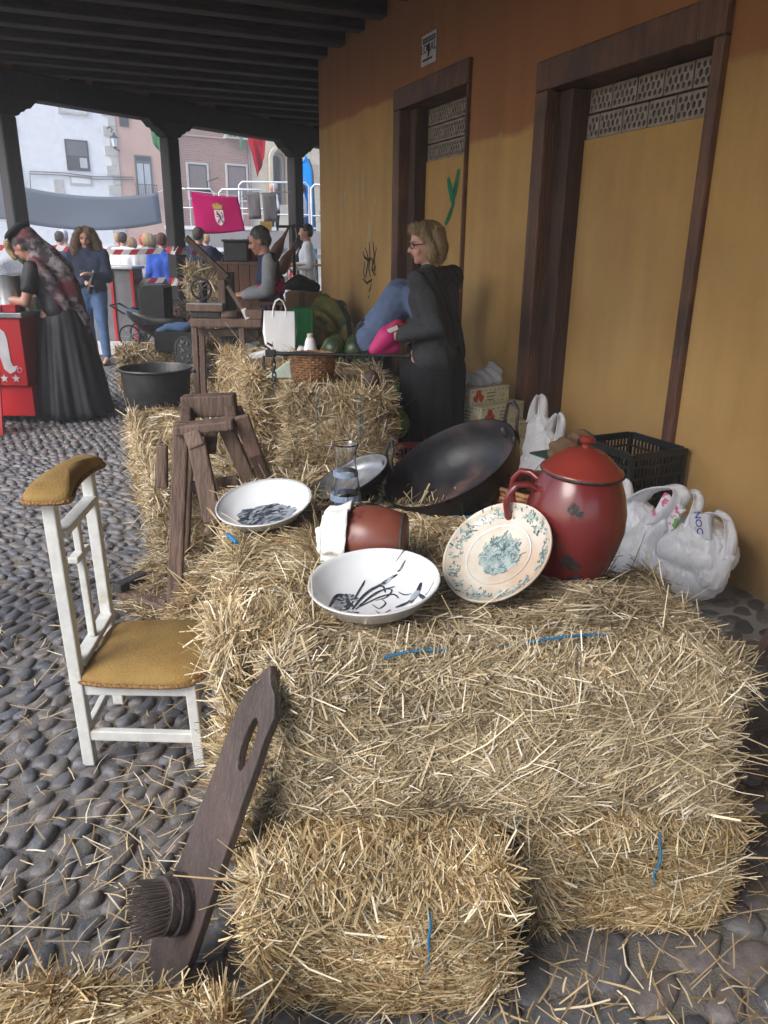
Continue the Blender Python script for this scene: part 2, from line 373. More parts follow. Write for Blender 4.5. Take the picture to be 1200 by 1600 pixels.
mat('bale_core', (.17, .105, .042), (.06, .036, .015), .9, ns=26, st=(1, 1, 2.5), bump=1., bs=40)  # darkened for depth: shade between the stalks put into the core colour

# ================================================================ SETTING
A = R(21.9)
cA, sA = math.cos(A), math.sin(A)
def W(u, v, z=0.): return Vector((u*cA-v*sA, u*sA+v*cA, z))

def pebble_mat():
    m = bpy.data.materials.new('pebble'); m.use_nodes = True; N = m.node_tree.nodes; L = m.node_tree.links; b = N['Principled BSDF']
    g = N.new('ShaderNodeNewGeometry'); oi = N.new('ShaderNodeObjectInfo'); ad = N.new('ShaderNodeMath'); ad.operation = 'ADD'; fr = N.new('ShaderNodeMath'); fr.operation = 'FRACT'
    L.new(g.outputs['Random Per Island'], ad.inputs[0]); L.new(oi.outputs['Random'], ad.inputs[1]); L.new(ad.outputs[0], fr.inputs[0])
    r = N.new('ShaderNodeValToRGB'); e = r.color_ramp.elements
    cols = [(0, (.072, .077, .090)), (.3, (.112, .116, .130)), (.55, (.14, .13, .128)), (.75, (.16, .14, .136)), (1, (.092, .099, .116))]
    while len(e) > 1: e.remove(e[-1])
    for i, (p, c) in enumerate(cols):
        x = e[0] if i == 0 else e.new(p); x.position = p; x.color = (*c, 1)
    L.new(fr.outputs[0], r.inputs[0])
    tc = N.new('ShaderNodeTexCoord'); no = N.new('ShaderNodeTexNoise'); no.inputs['Scale'].default_value = 38; no.inputs['Detail'].default_value = 9; no.inputs['Roughness'].default_value = .68; L.new(g.outputs['Position'], no.inputs['Vector'])
    mr = N.new('ShaderNodeMapRange'); mr.inputs[1].default_value = .3; mr.inputs[2].default_value = .7; mr.inputs[3].default_value = .72; mr.inputs[4].default_value = 1.3; L.new(no.outputs[0], mr.inputs[0])
    mx = N.new('ShaderNodeVectorMath'); mx.operation = 'SCALE'; L.new(r.outputs[0], mx.inputs[0]); L.new(mr.outputs[0], mx.inputs['Scale']); n5 = N.new('ShaderNodeTexNoise'); n5.inputs['Scale'].default_value = 9; n5.inputs['Detail'].default_value = 7; L.new(g.outputs['Position'], n5.inputs['Vector'])
    m5 = N.new('ShaderNodeMapRange'); m5.inputs[1].default_value = .5; m5.inputs[2].default_value = .72; m5.inputs[3].default_value = 0; m5.inputs[4].default_value = .7; L.new(n5.outputs[0], m5.inputs[0])
    x5 = N.new('ShaderNodeMix'); x5.data_type = 'RGBA'; L.new(m5.outputs[0], x5.inputs[0]); L.new(mx.outputs[0], x5.inputs[6]); x5.inputs[7].default_value = (.165, .152, .14, 1); L.new(x5.outputs[2], b.inputs['Base Color'])
    r2 = N.new('ShaderNodeMapRange'); r2.inputs[3].default_value = .25; r2.inputs[4].default_value = .62; L.new(no.outputs[0], r2.inputs[0]); L.new(r2.outputs[0], b.inputs['Roughness'])
    bp = N.new('ShaderNodeBump'); bp.inputs['Strength'].default_value = .55; bp.inputs['Distance'].default_value = .012; L.new(no.outputs[0], bp.inputs['Height']); L.new(bp.outputs[0], b.inputs['Normal'])
    MATS['pebble'] = m
pebble_mat()

def ground_mat():
    m = mat('cobble_mortar', (.18, .167, .155), (.12, .113, .11), .85, ns=2.2, bump=.35, bs=150, c3=(.155, .135, .11), s3=3, t3=(.5, .68))
    N = m.node_tree.nodes; L = m.node_tree.links; b = N['Principled BSDF']
    # far pebbles too small to pick apart: cells in relief and tone
    tc = N.new('ShaderNodeTexCoord'); vo = N.new('ShaderNodeTexVoronoi'); vo.inputs['Scale'].default_value = 13; L.new(tc.outputs['Object'], vo.inputs['Vector'])
    src = b.inputs['Base Color'].links[0].from_socket
    mr = N.new('ShaderNodeMapRange'); mr.inputs[1].default_value = .1; mr.inputs[2].default_value = .55; mr.inputs[3].default_value = 0; mr.inputs[4].default_value = 1; L.new(vo.outputs['Distance'], mr.inputs[0])
    mx = N.new('ShaderNodeMix'); mx.data_type = 'RGBA'; L.new(mr.outputs[0], mx.inputs[0]); mx.inputs[6].default_value = (.125, .125, .13, 1); L.new(src, mx.inputs[7]); L.new(mx.outputs[2], b.inputs['Base Color'])
    b2 = N.new('ShaderNodeBump'); b2.invert = True; b2.inputs['Strength'].default_value = .3; b2.inputs['Distance'].default_value = .03; L.new(vo.outputs['Distance'], b2.inputs['Height'])
    L.new(b.inputs['Normal'].links[0].from_socket, b2.inputs['Normal']); L.new(b2.outputs[0], b.inputs['Normal'])
ground_mat()

g = MB().grid(lambda a, b: (-48+96*a, -40+110*b, -.012), 8, 8).build('cobbled_ground', 'cobble_mortar'); g['kind'] = 'structure'
pz = MB().add([(-46, 17, -.006), (46, 22, -.006), (46, 68, -.006), (-46, 68, -.006)], [(0, 1, 2, 3)]).build('plaza_pavement', 'plaza_stone'); pz['kind'] = 'structure'
# pale worn concrete strip by the wall on the right
ws = MB().add([W(2.35, -2, -.004), W(2.8, -2, -.004), W(2.8, 9, -.004), W(2.3, 9, -.004)], [(0, 1, 2, 3)]).build('wall_foot_strip', 'concrete'); ws['kind'] = 'structure'

def pebble_mesh(seed, nu=12, nv=5):
    q = random.Random(seed); vs = []; fs = []
    a1, a2, p1, p2 = q.uniform(.10, .26), q.uniform(.05, .14), q.uniform(0, 6), q.uniform(0, 6)
    for j in range(nv):
        t = math.pi/2*(j/nv)**.9; r, z = math.cos(t)**.6, math.sin(t)**.85
        for i in range(nu):
            a = 2*math.pi*i/nu; k = 1+a1*math.sin(2*a+p1)*.5+a2*math.sin(3*a+p2)
            vs.append((r*k*math.cos(a), r*k*math.sin(a), z*(1+.12*math.sin(a+p1))))
    vs.append((q.uniform(-.1, .1), q.uniform(-.1, .1), 1.0))
    for j in range(nv-1): fs += [(j*nu+i, j*nu+(i+1) % nu, (j+1)*nu+(i+1) % nu, (j+1)*nu+i) for i in range(nu)]
    fs += [((nv-1)*nu+i, (nv-1)*nu+(i+1) % nu, len(vs)-1) for i in range(nu)]
    return vs, fs
PEB = [pebble_mesh(s) for s in range(6)]; PEBLO = [pebble_mesh(s, 8, 3) for s in range(6)]
PM = []
for vs, fs in PEB:
    me = bpy.data.meshes.new('pebble'); me.from_pydata(vs, [], fs); me.polygons.foreach_set('use_smooth', [True]*len(fs)); me.materials.append(MATS['pebble']); PM.append(me)
def in_view(x, y):
    d = Vector((x, y, -EYE)); zc = d.dot(f)
    if zc < .3: return False
    px, py = 600+1200*d.dot(cr)/zc, 800-1200*d.dot(cu)/zc
    return -130 < px < 1330 and py < 1760
def under_hay(x, y):
    if -.24 < x < .72 and 1.4 < y < 2.7: return True
    if -.48 < x < .25 and 1.7 < y < 2.6: return True
    if -.9 < x < .05 and 3.3 < y < 5.4: return True
    return False
spots = []
rowdir = R(72)
ex, ey = Vector((math.cos(rowdir), math.sin(rowdir), 0)), Vector((-math.sin(rowdir), math.cos(rowdir), 0))
def row_fill(x0, x1, y0, y1, ln, wd, rot, test):
    c, s = math.cos(rot), math.sin(rot); R_ = max(abs(x0), abs(x1), abs(y0), abs(y1))*1.5; a = -R_
    while a < R_:
        b = -R_+rnd.uniform(0, ln)
        while b < R_:
            l = ln*rnd.uniform(.72, 1.35); x, y = a*c-b*s+rnd.gauss(0, .008), a*s+b*c+rnd.gauss(0, .008)
            if x0 < x < x1 and y0 < y < y1 and in_view(x, y) and test(x, y) and not under_hay(x, y) and rnd.random() < .96:
                spots.append((x, y, l*.5*rnd.uniform(.86, 1.0), wd*.5*rnd.uniform(.84, 1.12), rot+math.pi/2+rnd.gauss(0, .22), rnd.uniform(.012, .025)))
            b += l*1.02
        a += wd*1.07
ul = lambda x, y: x*cA+y*sA
row_fill(-2.2, .3, .6, 3.3, .088, .055, R(-18), lambda x, y: x < .3 and (x < -.2 or y < 1.3))
row_fill(.25, 2.6, .6, 3.6, .145, .088, R(-52), lambda x, y: ul(x, y) < 2.78)
row_fill(-4.4, -.6, 3.3, 5.6, .085, .046, R(70), lambda x, y: ul(x, y) < 1.0)
row_fill(-5.6, -1.2, 5.6, 9.5, .085, .06, R(30), lambda x, y: ul(x, y) < 1.2)
spots.sort(key=lambda s: -(s[2]*s[3])/(s[0]**2+s[1]**2+2.25))
for i, (x, y, l, wd, a, h) in enumerate(spots[:300]):
    o = bpy.data.objects.new('pebble', PM[i % 6]); C.objects.link(o); o.parent = g; o.location = (x, y, -.013); o.rotation_euler = (rnd.gauss(0, .06), rnd.gauss(0, .06), a); o.scale = (l, wd, h)
vv = []; ff = []
for i, (x, y, l, wd, a, h) in enumerate(spots[300:]):
    near = y < 4; vs, fs = (PEB if near else PEBLO)[i % 6]; n = len(vv); c, s = math.cos(a), math.sin(a)
    vv += [(x+(p[0]*l*c-p[1]*wd*s), y+(p[0]*l*s+p[1]*wd*c), -.013+p[2]*h) for p in vs]; ff += [tuple(k+n for k in q) for q in fs]
pm_ = MB(); pm_.v = vv; pm_.f = ff; po = pm_.build('small_pebbles', 'pebble', g, True, ang=180, kind='stuff')

# ---------------------------------------------------------------- arcade wall
WU = 2.8
def wall_mat():
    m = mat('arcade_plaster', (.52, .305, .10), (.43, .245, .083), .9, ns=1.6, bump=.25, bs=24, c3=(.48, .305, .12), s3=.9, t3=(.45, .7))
    N = m.node_tree.nodes; L = m.node_tree.links; b = N['Principled BSDF']; src = b.inputs['Base Color'].links[0].from_socket
    tc = N.new('ShaderNodeTexCoord'); sx = N.new('ShaderNodeSeparateXYZ'); L.new(tc.outputs['Object'], sx.inputs[0])
    def math_(op, a, bb):
        n = N.new('ShaderNodeMath'); n.operation = op
        for i, q in enumerate((a, bb)):
            if isinstance(q, (int, float)): n.inputs[i].default_value = q
            else: L.new(q, n.inputs[i])
        return n.outputs[0]
    nz = N.new('ShaderNodeTexNoise'); nz.inputs['Scale'].default_value = 2.2; nz.inputs['Detail'].default_value = 4; L.new(tc.outputs['Object'], nz.inputs['Vector'])
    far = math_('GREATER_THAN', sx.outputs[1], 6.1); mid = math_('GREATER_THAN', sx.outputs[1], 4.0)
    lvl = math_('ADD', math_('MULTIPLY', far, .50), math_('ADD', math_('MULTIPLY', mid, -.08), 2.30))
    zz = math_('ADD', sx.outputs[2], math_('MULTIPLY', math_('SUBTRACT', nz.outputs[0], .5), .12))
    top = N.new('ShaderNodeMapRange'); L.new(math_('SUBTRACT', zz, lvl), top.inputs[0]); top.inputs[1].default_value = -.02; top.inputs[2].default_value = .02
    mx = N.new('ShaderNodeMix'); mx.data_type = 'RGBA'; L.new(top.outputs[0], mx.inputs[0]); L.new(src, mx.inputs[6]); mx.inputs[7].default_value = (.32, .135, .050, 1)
    # rain-splash dirt along the foot and vertical runs
    st = N.new('ShaderNodeMapping'); st.inputs['Scale'].default_value = (3, 3, .35); L.new(tc.outputs['Object'], st.inputs[0]); n2 = N.new('ShaderNodeTexNoise'); n2.inputs['Scale'].default_value = 1.8; n2.inputs['Detail'].default_value = 6; L.new(st.outputs[0], n2.inputs['Vector'])
    dz = N.new('ShaderNodeMapRange'); L.new(math_('ADD', sx.outputs[2], math_('MULTIPLY', n2.outputs[0], -.8)), dz.inputs[0]); dz.inputs[1].default_value = .25; dz.inputs[2].default_value = -.35; dz.inputs[3].default_value = 0; dz.inputs[4].default_value = .6
    m2 = N.new('ShaderNodeMix'); m2.data_type = 'RGBA'; L.new(dz.outputs[0], m2.inputs[0]); L.new(mx.outputs[2], m2.inputs[6]); m2.inputs[7].default_value = (.17, .125, .075, 1)
    v2 = N.new('ShaderNodeMapRange'); L.new(n2.outputs[0], v2.inputs[0]); v2.inputs[1].default_value = .3; v2.inputs[2].default_value = .7; v2.inputs[3].default_value = .88; v2.inputs[4].default_value = 1.08
    vm = N.new('ShaderNodeVectorMath'); vm.operation = 'SCALE'; nc = N.new('ShaderNodeTexNoise'); nc.inputs['Scale'].default_value = 5.5; nc.inputs['Detail'].default_value = 8; nc.inputs['Roughness'].default_value = .6; L.new(tc.outputs['Object'], nc.inputs['Vector'])
    rc_ = N.new('ShaderNodeMapRange'); rc_.inputs[1].default_value = .685; rc_.inputs[2].default_value = .70; rc_.inputs[4].default_value = .55; L.new(nc.outputs[0], rc_.inputs[0])
    mc = N.new('ShaderNodeMix'); mc.data_type = 'RGBA'; L.new(rc_.outputs[0], mc.inputs[0]); L.new(m2.outputs[2], mc.inputs[6]); mc.inputs[7].default_value = (.40, .33, .24, 1)
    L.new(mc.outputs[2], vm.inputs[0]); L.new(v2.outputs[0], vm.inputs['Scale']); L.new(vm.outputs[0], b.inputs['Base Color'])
wall_mat()
wl = thing('arcade_wall', 'ochre plastered arcade wall, orange above, with two bricked-up doorways', 'wall', rz=A)
D1 = (5.42, 6.80, 2.76); D2 = (3.00, 4.52, 2.56)        # doorway outer v0, v1, top
JW = .26                                               # frame timber seen on the wall face
mb = MB(); T = .42
mb.b2(WU, WU+T, D1[1], 9.05, -.05, 3.95); mb.b2(WU, WU+T, D2[1], D1[0], -.05, 3.95); mb.b2(WU, WU+T, -5, D2[0], -.05, 3.95)
mb.b2(WU, WU+T, D1[0], D1[1], D1[2], 3.95); mb.b2(WU, WU+T, D2[0], D2[1], D2[2], 3.95)
mb.b2(WU+T, 9.5, 8.75, 9.05, -.05, 3.95)
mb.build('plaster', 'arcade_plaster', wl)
def doorway(D, jl, jr, infill_top, rows, cw, ch, lint):
    v0, v1, zt = D
    pr = .035
    for (a, b) in ((v1-jl, v1), (v0, v0+jr)): MB().b2(WU-pr, WU+.20, a, b, -.01, zt-lint).build('jamb', 'door_wood', wl, bev=.012)
    MB().b2(WU-pr-.004, WU+.24, v0-.0, v1, zt-lint, zt).build('lintel', 'door_wood', wl, bev=.012)
    # inner, deeper jamb lining on the far side
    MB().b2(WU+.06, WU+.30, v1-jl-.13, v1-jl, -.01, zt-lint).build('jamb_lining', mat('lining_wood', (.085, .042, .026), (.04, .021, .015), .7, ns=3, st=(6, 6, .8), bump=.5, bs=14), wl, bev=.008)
    inf = MB().b2(WU+.17, WU+.32, v0+jr, v1-jl-.13, -.01, infill_top).build('infill', 'arcade_plaster', wl)
    MB().b2(WU+.31, WU+.34, v0, v1, infill_top, zt).build('vent_void', 'void', wl)  # near-black backing sheet: shade behind the vent holes put into its colour
    # hexagonal-hole vent bricks
    holes = []
    hw = cw/12.0
    for r_, zz in enumerate((.22, .5, .78)):
        k = 5 if r_ != 1 else 4; big = 1.0 if r_ != 1 else 1.28
        for i in range(k):
            yy = cw*((i+.5)/5 if r_ != 1 else (i+1)/5)
            holes.append([(yy+hw*.80*math.cos(R(60*q+30)), zz*ch+hw*.92*big*math.sin(R(60*q+30))) for q in range(6)])
    proto = None; z = infill_top+.004; y_hi = v1-jl-.13
    mesh = None
    for r_ in range(rows):
        y = v0+jr+.02-(.5*cw if r_ % 2 else 0)
        while y < y_hi-.02:
            ya = max(y, v0+jr+.005); yb = min(y+cw, y_hi-.003)
            full = yb-ya > cw-.001
            M4 = Matrix(((0, 0, -1, WU+.24), (1, 0, 0, 0), (0, 1, 0, z), (0, 0, 0, 1)))
            if full:
                if mesh is None: mesh = MB().prism([(0, 0), (cw, 0), (cw, ch), (0, ch)], .06, Matrix(((0, 0, -1, 0), (1, 0, 0, 0), (0, 1, 0, 0), (0, 0, 0, 1))), holes).build('vent_brick', 'hex_brick', inf, fix=True); q = mesh
                else: q = mesh.copy(); C.objects.link(q)
                q.location = (WU+.24, ya, z)
            elif yb-ya > .03:
                hs = [h for h in holes if all(ya-y+.008 < p[0] < yb-y-.008 for p in h)]
                MB().prism([(ya-y, 0), (yb-y, 0), (yb-y, ch), (ya-y, ch)], .06, Matrix(((0, 0, -1, WU+.24), (1, 0, 0, y), (0, 1, 0, z), (0, 0, 0, 1))), hs).build('vent_brick', 'hex_brick', inf, fix=True)
            y += cw+.012
        z += ch+.012
doorway(D1, .14, .02, 2.19, 3, .21, .125, .16)
doorway(D2, .13, .07, 2.12, 2, .20, .125, .165)
# graffiti strokes are paint on the wall
def wallS(off): return lambda v, z: Vector((WU-off, v, z))
gr = MB()
for pts, wd in [([(7.62, 1.46), (7.58, 1.41), (7.47, 1.38), (7.36, 1.40)], .03), ([(7.55, 1.50), (7.46, 1.39), (7.50, 1.30), (7.53, 1.22)], .03), ([(7.44, 1.55), (7.42, 1.42), (7.45, 1.30), (7.40, 1.22)], .025),
                ([(7.34, 1.55), (7.30, 1.42), (7.36, 1.30), (7.30, 1.24)], .03), ([(7.24, 1.50), (7.30, 1.40), (7.27, 1.24), (7.36, 1.30)], .025), ([(7.62, 1.20), (7.50, 1.16), (7.36, 1.20), (7.40, 1.12), (7.44, 1.08)], .028), ([(7.46, 1.04), (7.45, 1.02)], .03),
                ([(7.56, 1.37), (7.60, 1.25), (7.54, 1.2)], .022), ([(7.36, 1.40), (7.33, 1.28), (7.25, 1.33)], .022)]: ribbon(gr, pts, wd, wallS(.003))
gr.build('black_graffiti', 'graffiti_black', wl)
gr = MB()
for pts, wd in [([(6.09, 2.04), (6.05, 1.97), (6.0, 1.88), (5.98, 1.84)], .075), ([(5.90, 2.09), (5.94, 1.98), (5.98, 1.86)], .07), ([(5.95, 2.0), (5.98, 1.92), (6.0, 1.86)], .05), ([(5.96, 1.86), (6.02, 1.78), (6.08, 1.71), (6.12, 1.69)], .055), ([(6.0, 1.80), (6.05, 1.73)], .05)]: ribbon(gr, pts, wd, lambda v, z: Vector((WU+.166, v, z)))
gr.build('green_graffiti', 'graffiti_green', wl)
def curve2w(p): return [tuple(Vector(p[i]).lerp(Vector(p[i+1]), t/5)) for i in range(len(p)-1) for t in range(5)]
gr = MB()
for k in range(7):
    v, z = 8.3-.17*k, 1.9+rnd.uniform(-.25, .25); ribbon(gr, [(v, z+.10), (v+rnd.gauss(0, .02), z), (v+rnd.gauss(0, .03), z-rnd.uniform(.05, .2))], rnd.uniform(.05, .10), wallS(.0025))
for pts in [[(3.75, 1.75), (3.6, 1.9), (3.5, 1.72), (3.62, 1.5), (3.8, 1.42)], [(3.35, 1.9), (3.38, 1.5)]]: ribbon(gr, curve2w(pts), .005, lambda v, z: Vector((WU+.1685, v, z)))
gr.build('faded_scribble', 'graffiti_pale', wl)
for (vq, zz) in ((1.9, .07),): pass
# crumbling render and stone at the foot near the camera

# sign on the wall
sg = thing('wall_notice', 'white paper notice with black lettering high on the orange wall', 'notice', W(WU-.004, 6.15, 2.95), A)
MB().b2(-.006, 0, -.135, .135, -.105, .105).build('sheet', 'poster_paper', sg)
MS = Matrix(((0, 0, -1, -.008), (-1, 0, 0, 0), (0, 1, 0, 0), (0, 0, 0, 1)))
text('LOCAL', .085, 'graffiti_black', sg, MS @ Matrix.Translation((0, .005, 0)), ext=.0005)
for zz, n_ in ((.075, 9), (.055, 9), (-.068, 7)):
    t_ = MB()
    for k in range(n_): t_.b2(-.0085, -.007, .105-.026*k-.018, .105-.026*k, zz-.008, zz+.008)
    t_.build('small_print', 'graffiti_black', sg)
MB().prism([(-.035, .03), (.02, .035), (.03, -.0), (.014, -.05), (-.008, -.055), (-.012, -.01), (-.04, .0)], .001, MS).build('figure_mark', 'graffiti_black', sg)

# ---------------------------------------------------------------- posts, beam, roof
P3 = [Vector((-4.50, 9.96, 0)), Vector((-3.05, 11.73, 0)), Vector((-1.565, 13.99, 0))]
def uvw(p): return (p.x*cA+p.y*sA, -p.x*sA+p.y*cA)
BZ = 3.10
bd = (P3[2]-P3[0]).normalized()
def make_post(loc, rz, label, hi=BZ, sz=.2):
    t = thing('wooden_post', label, 'post', loc, rz, 'arcade posts')
    MB().b2(-sz/2, sz/2, -sz/2, sz/2, .30, hi-.2).build('shaft', 'dark_wood', t, bev=.025)
    MB().add(*_frust(.19, .15, -.02, .30)).build('stone_base', 'quoin', t, bev=.02)
    # carved corbel head along the beam (local x)
    half = [(.10, 0), (.14, .015), (.17, .05), (.21, .06), (.25, .10), (.30, .105), (.345, .15), (.40, .20)]
    pts = [(-x, z) for x, z in reversed(half)]+[(x, z) for x, z in half]
    MB().prism(pts, .19, Matrix(((1, 0, 0, 0), (0, 0, -1, .095), (0, 1, 0, hi-.2), (0, 0, 0, 1)))).build('corbel_head', 'dark_wood', t, bev=.008, fix=True)
    return t
def _frust(a, b, z0, z1):
    return [(-a, -a, z0), (a, -a, z0), (a, a, z0), (-a, a, z0), (-b, -b, z1), (b, -b, z1), (b, b, z1), (-b, b, z1)], [(3, 2, 1, 0), (4, 5, 6, 7), (0, 1, 5, 4), (1, 2, 6, 5), (2, 3, 7, 6), (3, 0, 4, 7)]
az = math.atan2(bd.y, bd.x)
make_post(P3[0], az, 'dark wooden arcade post at the left end of the grey banner')
make_post(P3[1], az, 'dark wooden arcade post wrapped in striped tape beside the pink flag')
make_post(P3[2], az, 'dark wooden arcade post nearest the ochre wall corner')
for v, lb in ((6.9, 'dark wooden post of the open arcade side, nearest the drinks counter'), (3.0, 'dark wooden post of the open arcade side, beside the camera left'), (-.9, 'dark wooden post of the open arcade side, just behind the camera'), (-4.4, 'dark wooden post of the open arcade side, last behind the camera')):
    make_post(W(-1.05, v), A+math.pi/2, lb)
rf = thing('arcade_roof', 'dark timber arcade ceiling of heavy joists on a beam', 'roof', rz=A)
pu = [uvw(p) for p in P3]; sl_ = (pu[2][1]-pu[0][1])/(pu[2][0]-pu[0][0])
line_v = lambda u: pu[0][1]+(u-pu[0][0])*sl_
def ubar(u0_, u1_, w_, z0, z1, name, m, off=0.):
    return MB().bar((u0_, line_v(u0_)+off, (z0+z1)/2), (u1_, line_v(u1_)+off, (z0+z1)/2), z1-z0, w_, (0, 0, 1)).build(name, m, rf, bev=.015)
ubar(-1.6, 8, .24, BZ, BZ+.28, 'beam', 'dark_wood')
MB().b2(-1.17, -.93, -6, line_v(-1.05), BZ, BZ+.28).build('beam', 'dark_wood', rf, bev=.015)
JZ = 3.38
v = -5.2; k = 0
while v < 14.6:
    if v < 9.0: ua, ub = -1.35, WU+.12
    else:
        ua = max(-1.35, (v-pu[0][1])/sl_+pu[0][0]-.35); ub = 8.2
    if ub-ua > .3: MB().b2(ua, ub, v-.085+rnd.gauss(0, .008), v+.085+rnd.gauss(0, .008), JZ+rnd.uniform(-.012, .012), JZ+.2).build('joist', 'joist_wood', rf, bev=.012)
    v += .56
dk = MB(); dk.add([(-1.5, -6, JZ+.2), (3.3, -6, JZ+.2), (3.3, 9.0, JZ+.2), (-1.5, 9.0, JZ+.2), (-1.5, 9.0, JZ+.2), (8.4, 9.0, JZ+.2), (8.4, line_v(8.4)+.4, JZ+.2), (-1.5, line_v(-1.5)+.4, JZ+.2)], [(0, 1, 2, 3), (4, 5, 6, 7)])
dk.build('roof_boards', 'ceiling_boards', rf, solid=.05)
MB().bar((-1.6, line_v(-1.6)+.06, JZ+.1), (8.2, line_v(8.2)+.06, JZ+.1), .20, .05, (0, 0, 1)).build('eaves_board', 'dark_wood', rf)
for k in range(16):      # ochre infill between joist ends on the far beam
    uu = -1.0+.5*k
    MB().bar((uu, line_v(uu)-.03, JZ+.09), (uu+.3, line_v(uu+.3)-.03, JZ+.09), .17, .05, (0, 0, 1)).build('infill_block', 'arcade_plaster', rf)

# ================================================================ BUILDINGS ACROSS THE SQUARE
K = 36/27
FB = thing
e_ang = math.atan2(.572, .82)
fp0 = Vector((-10.758*K, 27*K, 0))
def zz_(z): return 1.5+(z-1.5)*K
def facade(name, label, a0, a1, m, ztop=11, cat='house'):
    t = thing(name, label, cat, fp0, e_ang)
    MB().b2(a0*K, a1*K, 0, 6, -.3, ztop).build('wall', m, t)
    return t
def fwin(t, a0, a1, z1, z0, fr='window_dark', fill='roller_gray', sur=None, inner=None, raw=False, sh=.5):
    a0, a1, z0, z1 = a0*K, a1*K, zz_(z0), zz_(z1)
    w_ = MB()
    fw = .06
    for x0, x1, y0, y1 in ((a0, a1, z1-fw, z1), (a0, a1, z0, z0+fw), (a0, a0+fw, z0+fw, z1-fw), (a1-fw, a1, z0+fw, z1-fw)): w_.b2(x0, x1, -.05, .02, y0, y1)
    win = w_.build('window', fr, t)
    MB().b2(a0+fw, a1-fw, -.015, .01, z0+fw, z1-fw).build('pane', 'pane', win)
    if fill:
        zb = z0+fw+(z1-z0-2*fw)*(1-sh); sm = MB(); n_ = max(4, int((z1-zb)/.07))
        for i in range(n_): sm.b2(a0+fw, a1-fw, -.038, -.016, zb+(z1-fw-zb)*i/n_+.004, zb+(z1-fw-zb)*(i+1)/n_)
        sm.build('roller_shutter', fill, win)
    if inner: inner(win, a0+fw, a1-fw, z0+fw, z1-fw)
    if sur:
        s_ = MB(); b_ = .09
        for x0, x1, y0, y1 in ((a0-b_, a1+b_, z1, z1+b_), (a0-b_, a1+b_, z0-b_, z0), (a0-b_, a0, z0, z1), (a1, a1+b_, z0, z1)): s_.b2(x0, x1, -.07, .0, y0, y1)
        s_.build('surround', sur, win)
    return win
hw_ = facade('white_house', 'white rendered house across the square with small shuttered windows', -14, 2.05, 'stucco_white')
fwin(hw_, -1.9, -1.05, 5.45, 4.58, fill='roller_brown', sh=1); fwin(hw_, -2.1, -1.03, 3.81, 2.2, fill='roller_gray', sh=1)
def half_in(win, x0, x1, z0, z1):
    MB().b2((x0+x1)/2-.03, (x0+x1)/2+.03, -.03, -.0155, z0, z0+(z1-z0)*.48).build('mullion', 'window_dark', win)
    MB().b2((x0+x1)/2+.08, x1-.03, -.03, -.0155, z0+.06, z0+(z1-z0)*.42).build('blind', 'curtain', win)
fwin(hw_, .37, 1.09, 4.67, 3.75, inner=half_in, sh=.52)
fwin(hw_, .34, 1.13, 7.0, 5.48, fill='window_white', fr='window_white', sh=1, sur='quoin')
sp = MB(); sp.b2(.40*K, 1.11*K, -.04, 0, zz_(3.32), zz_(3.60)); sp.build('blind_panel', 'quoin', hw_); MB().b2(.46*K, 1.05*K, -.05, 0, zz_(3.37), zz_(3.55)).build('blind_panel_inner', 'stucco_white', hw_)
MB().b2(-.1*K, .2*K, -.03, 0, 1.5+1.4*K, 1.5+1.95*K).build('plaque', 'quoin', hw_)
for i in range(24):
    wd_ = .42 if i % 2 else .24; MB().b2(2.05*K-wd_*K, 2.05*K, -.05, .3, .4*i, .4*i+.385).build('quoin_stone', 'quoin', hw_)
for dz_ in (0, .07):
    MB().tube([(-.85*K, -.07, zz_(3.0)), (-.80*K, -.07, zz_(3.64-dz_)), (.2*K, -.07, zz_(3.66-dz_)), (1.2*K, -.07, zz_(3.60-dz_)), (2.5*K, -.07, zz_(3.66-dz_))], .022, 5).build('cable', 'roller_gray', hw_)
hp = facade('pink_house', 'narrow pink rendered house with a tall balcony window', 2.05, 3.86, 'stucco_pink')
def french(win, x0, x1, z0, z1):
    for q in (0, 1): MB().b2(x0+(x1-x0)*(.04+.5*q), x0+(x1-x0)*(.46+.5*q), -.035, -.0155, z0+.05, z1-.28).build('curtain', 'curtain', win)
    MB().b2(x0, x1, -.04, -.0155, z1-.24, z1-.18).build('transom', 'roller_gray', win)
fwin(hp, 2.59, 3.17, 4.36, 3.0, fr='roller_gray', fill=None, inner=french); fwin(hp, 2.2, 2.5, 6.2, 5.2)
bl = MB()
for i in range(13): x_ = (2.5+.06*i)*K; bl.b2(x_-.008, x_+.008, -.30, -.285, zz_(3.05), zz_(3.42))
bl.b2(2.48*K, 3.26*K, -.31, -.275, zz_(3.42), zz_(3.44)); bl.b2(2.48*K, 3.26*K, -.32, 0, zz_(2.98), zz_(3.05)); bl.build('balcony', 'lamp_iron', hp)
def brick_mat():
    m = bpy.data.materials.new('brickwork'); m.use_nodes = True; N = m.node_tree.nodes; L = m.node_tree.links; b = N['Principled BSDF']; b.inputs['Roughness'].default_value = .9
    tc = N.new('ShaderNodeTexCoord'); mp = N.new('ShaderNodeMapping'); mp.inputs['Rotation'].default_value = (R(90), 0, 0); L.new(tc.outputs['Object'], mp.inputs[0])
    br = N.new('ShaderNodeTexBrick'); br.inputs['Color1'].default_value = (.36, .17, .125, 1); br.inputs['Color2'].default_value = (.25, .125, .10, 1); br.inputs['Mortar'].default_value = (.38, .31, .28, 1)
    br.inputs['Scale'].default_value = 1; br.inputs['Brick Width'].default_value = .25; br.inputs['Row Height'].default_value = .075; br.inputs['Mortar Size'].default_value = .011; L.new(mp.outputs[0], br.inputs['Vector']); L.new(br.outputs[0], b.inputs['Base Color'])
    MATS['brickwork'] = m
brick_mat()
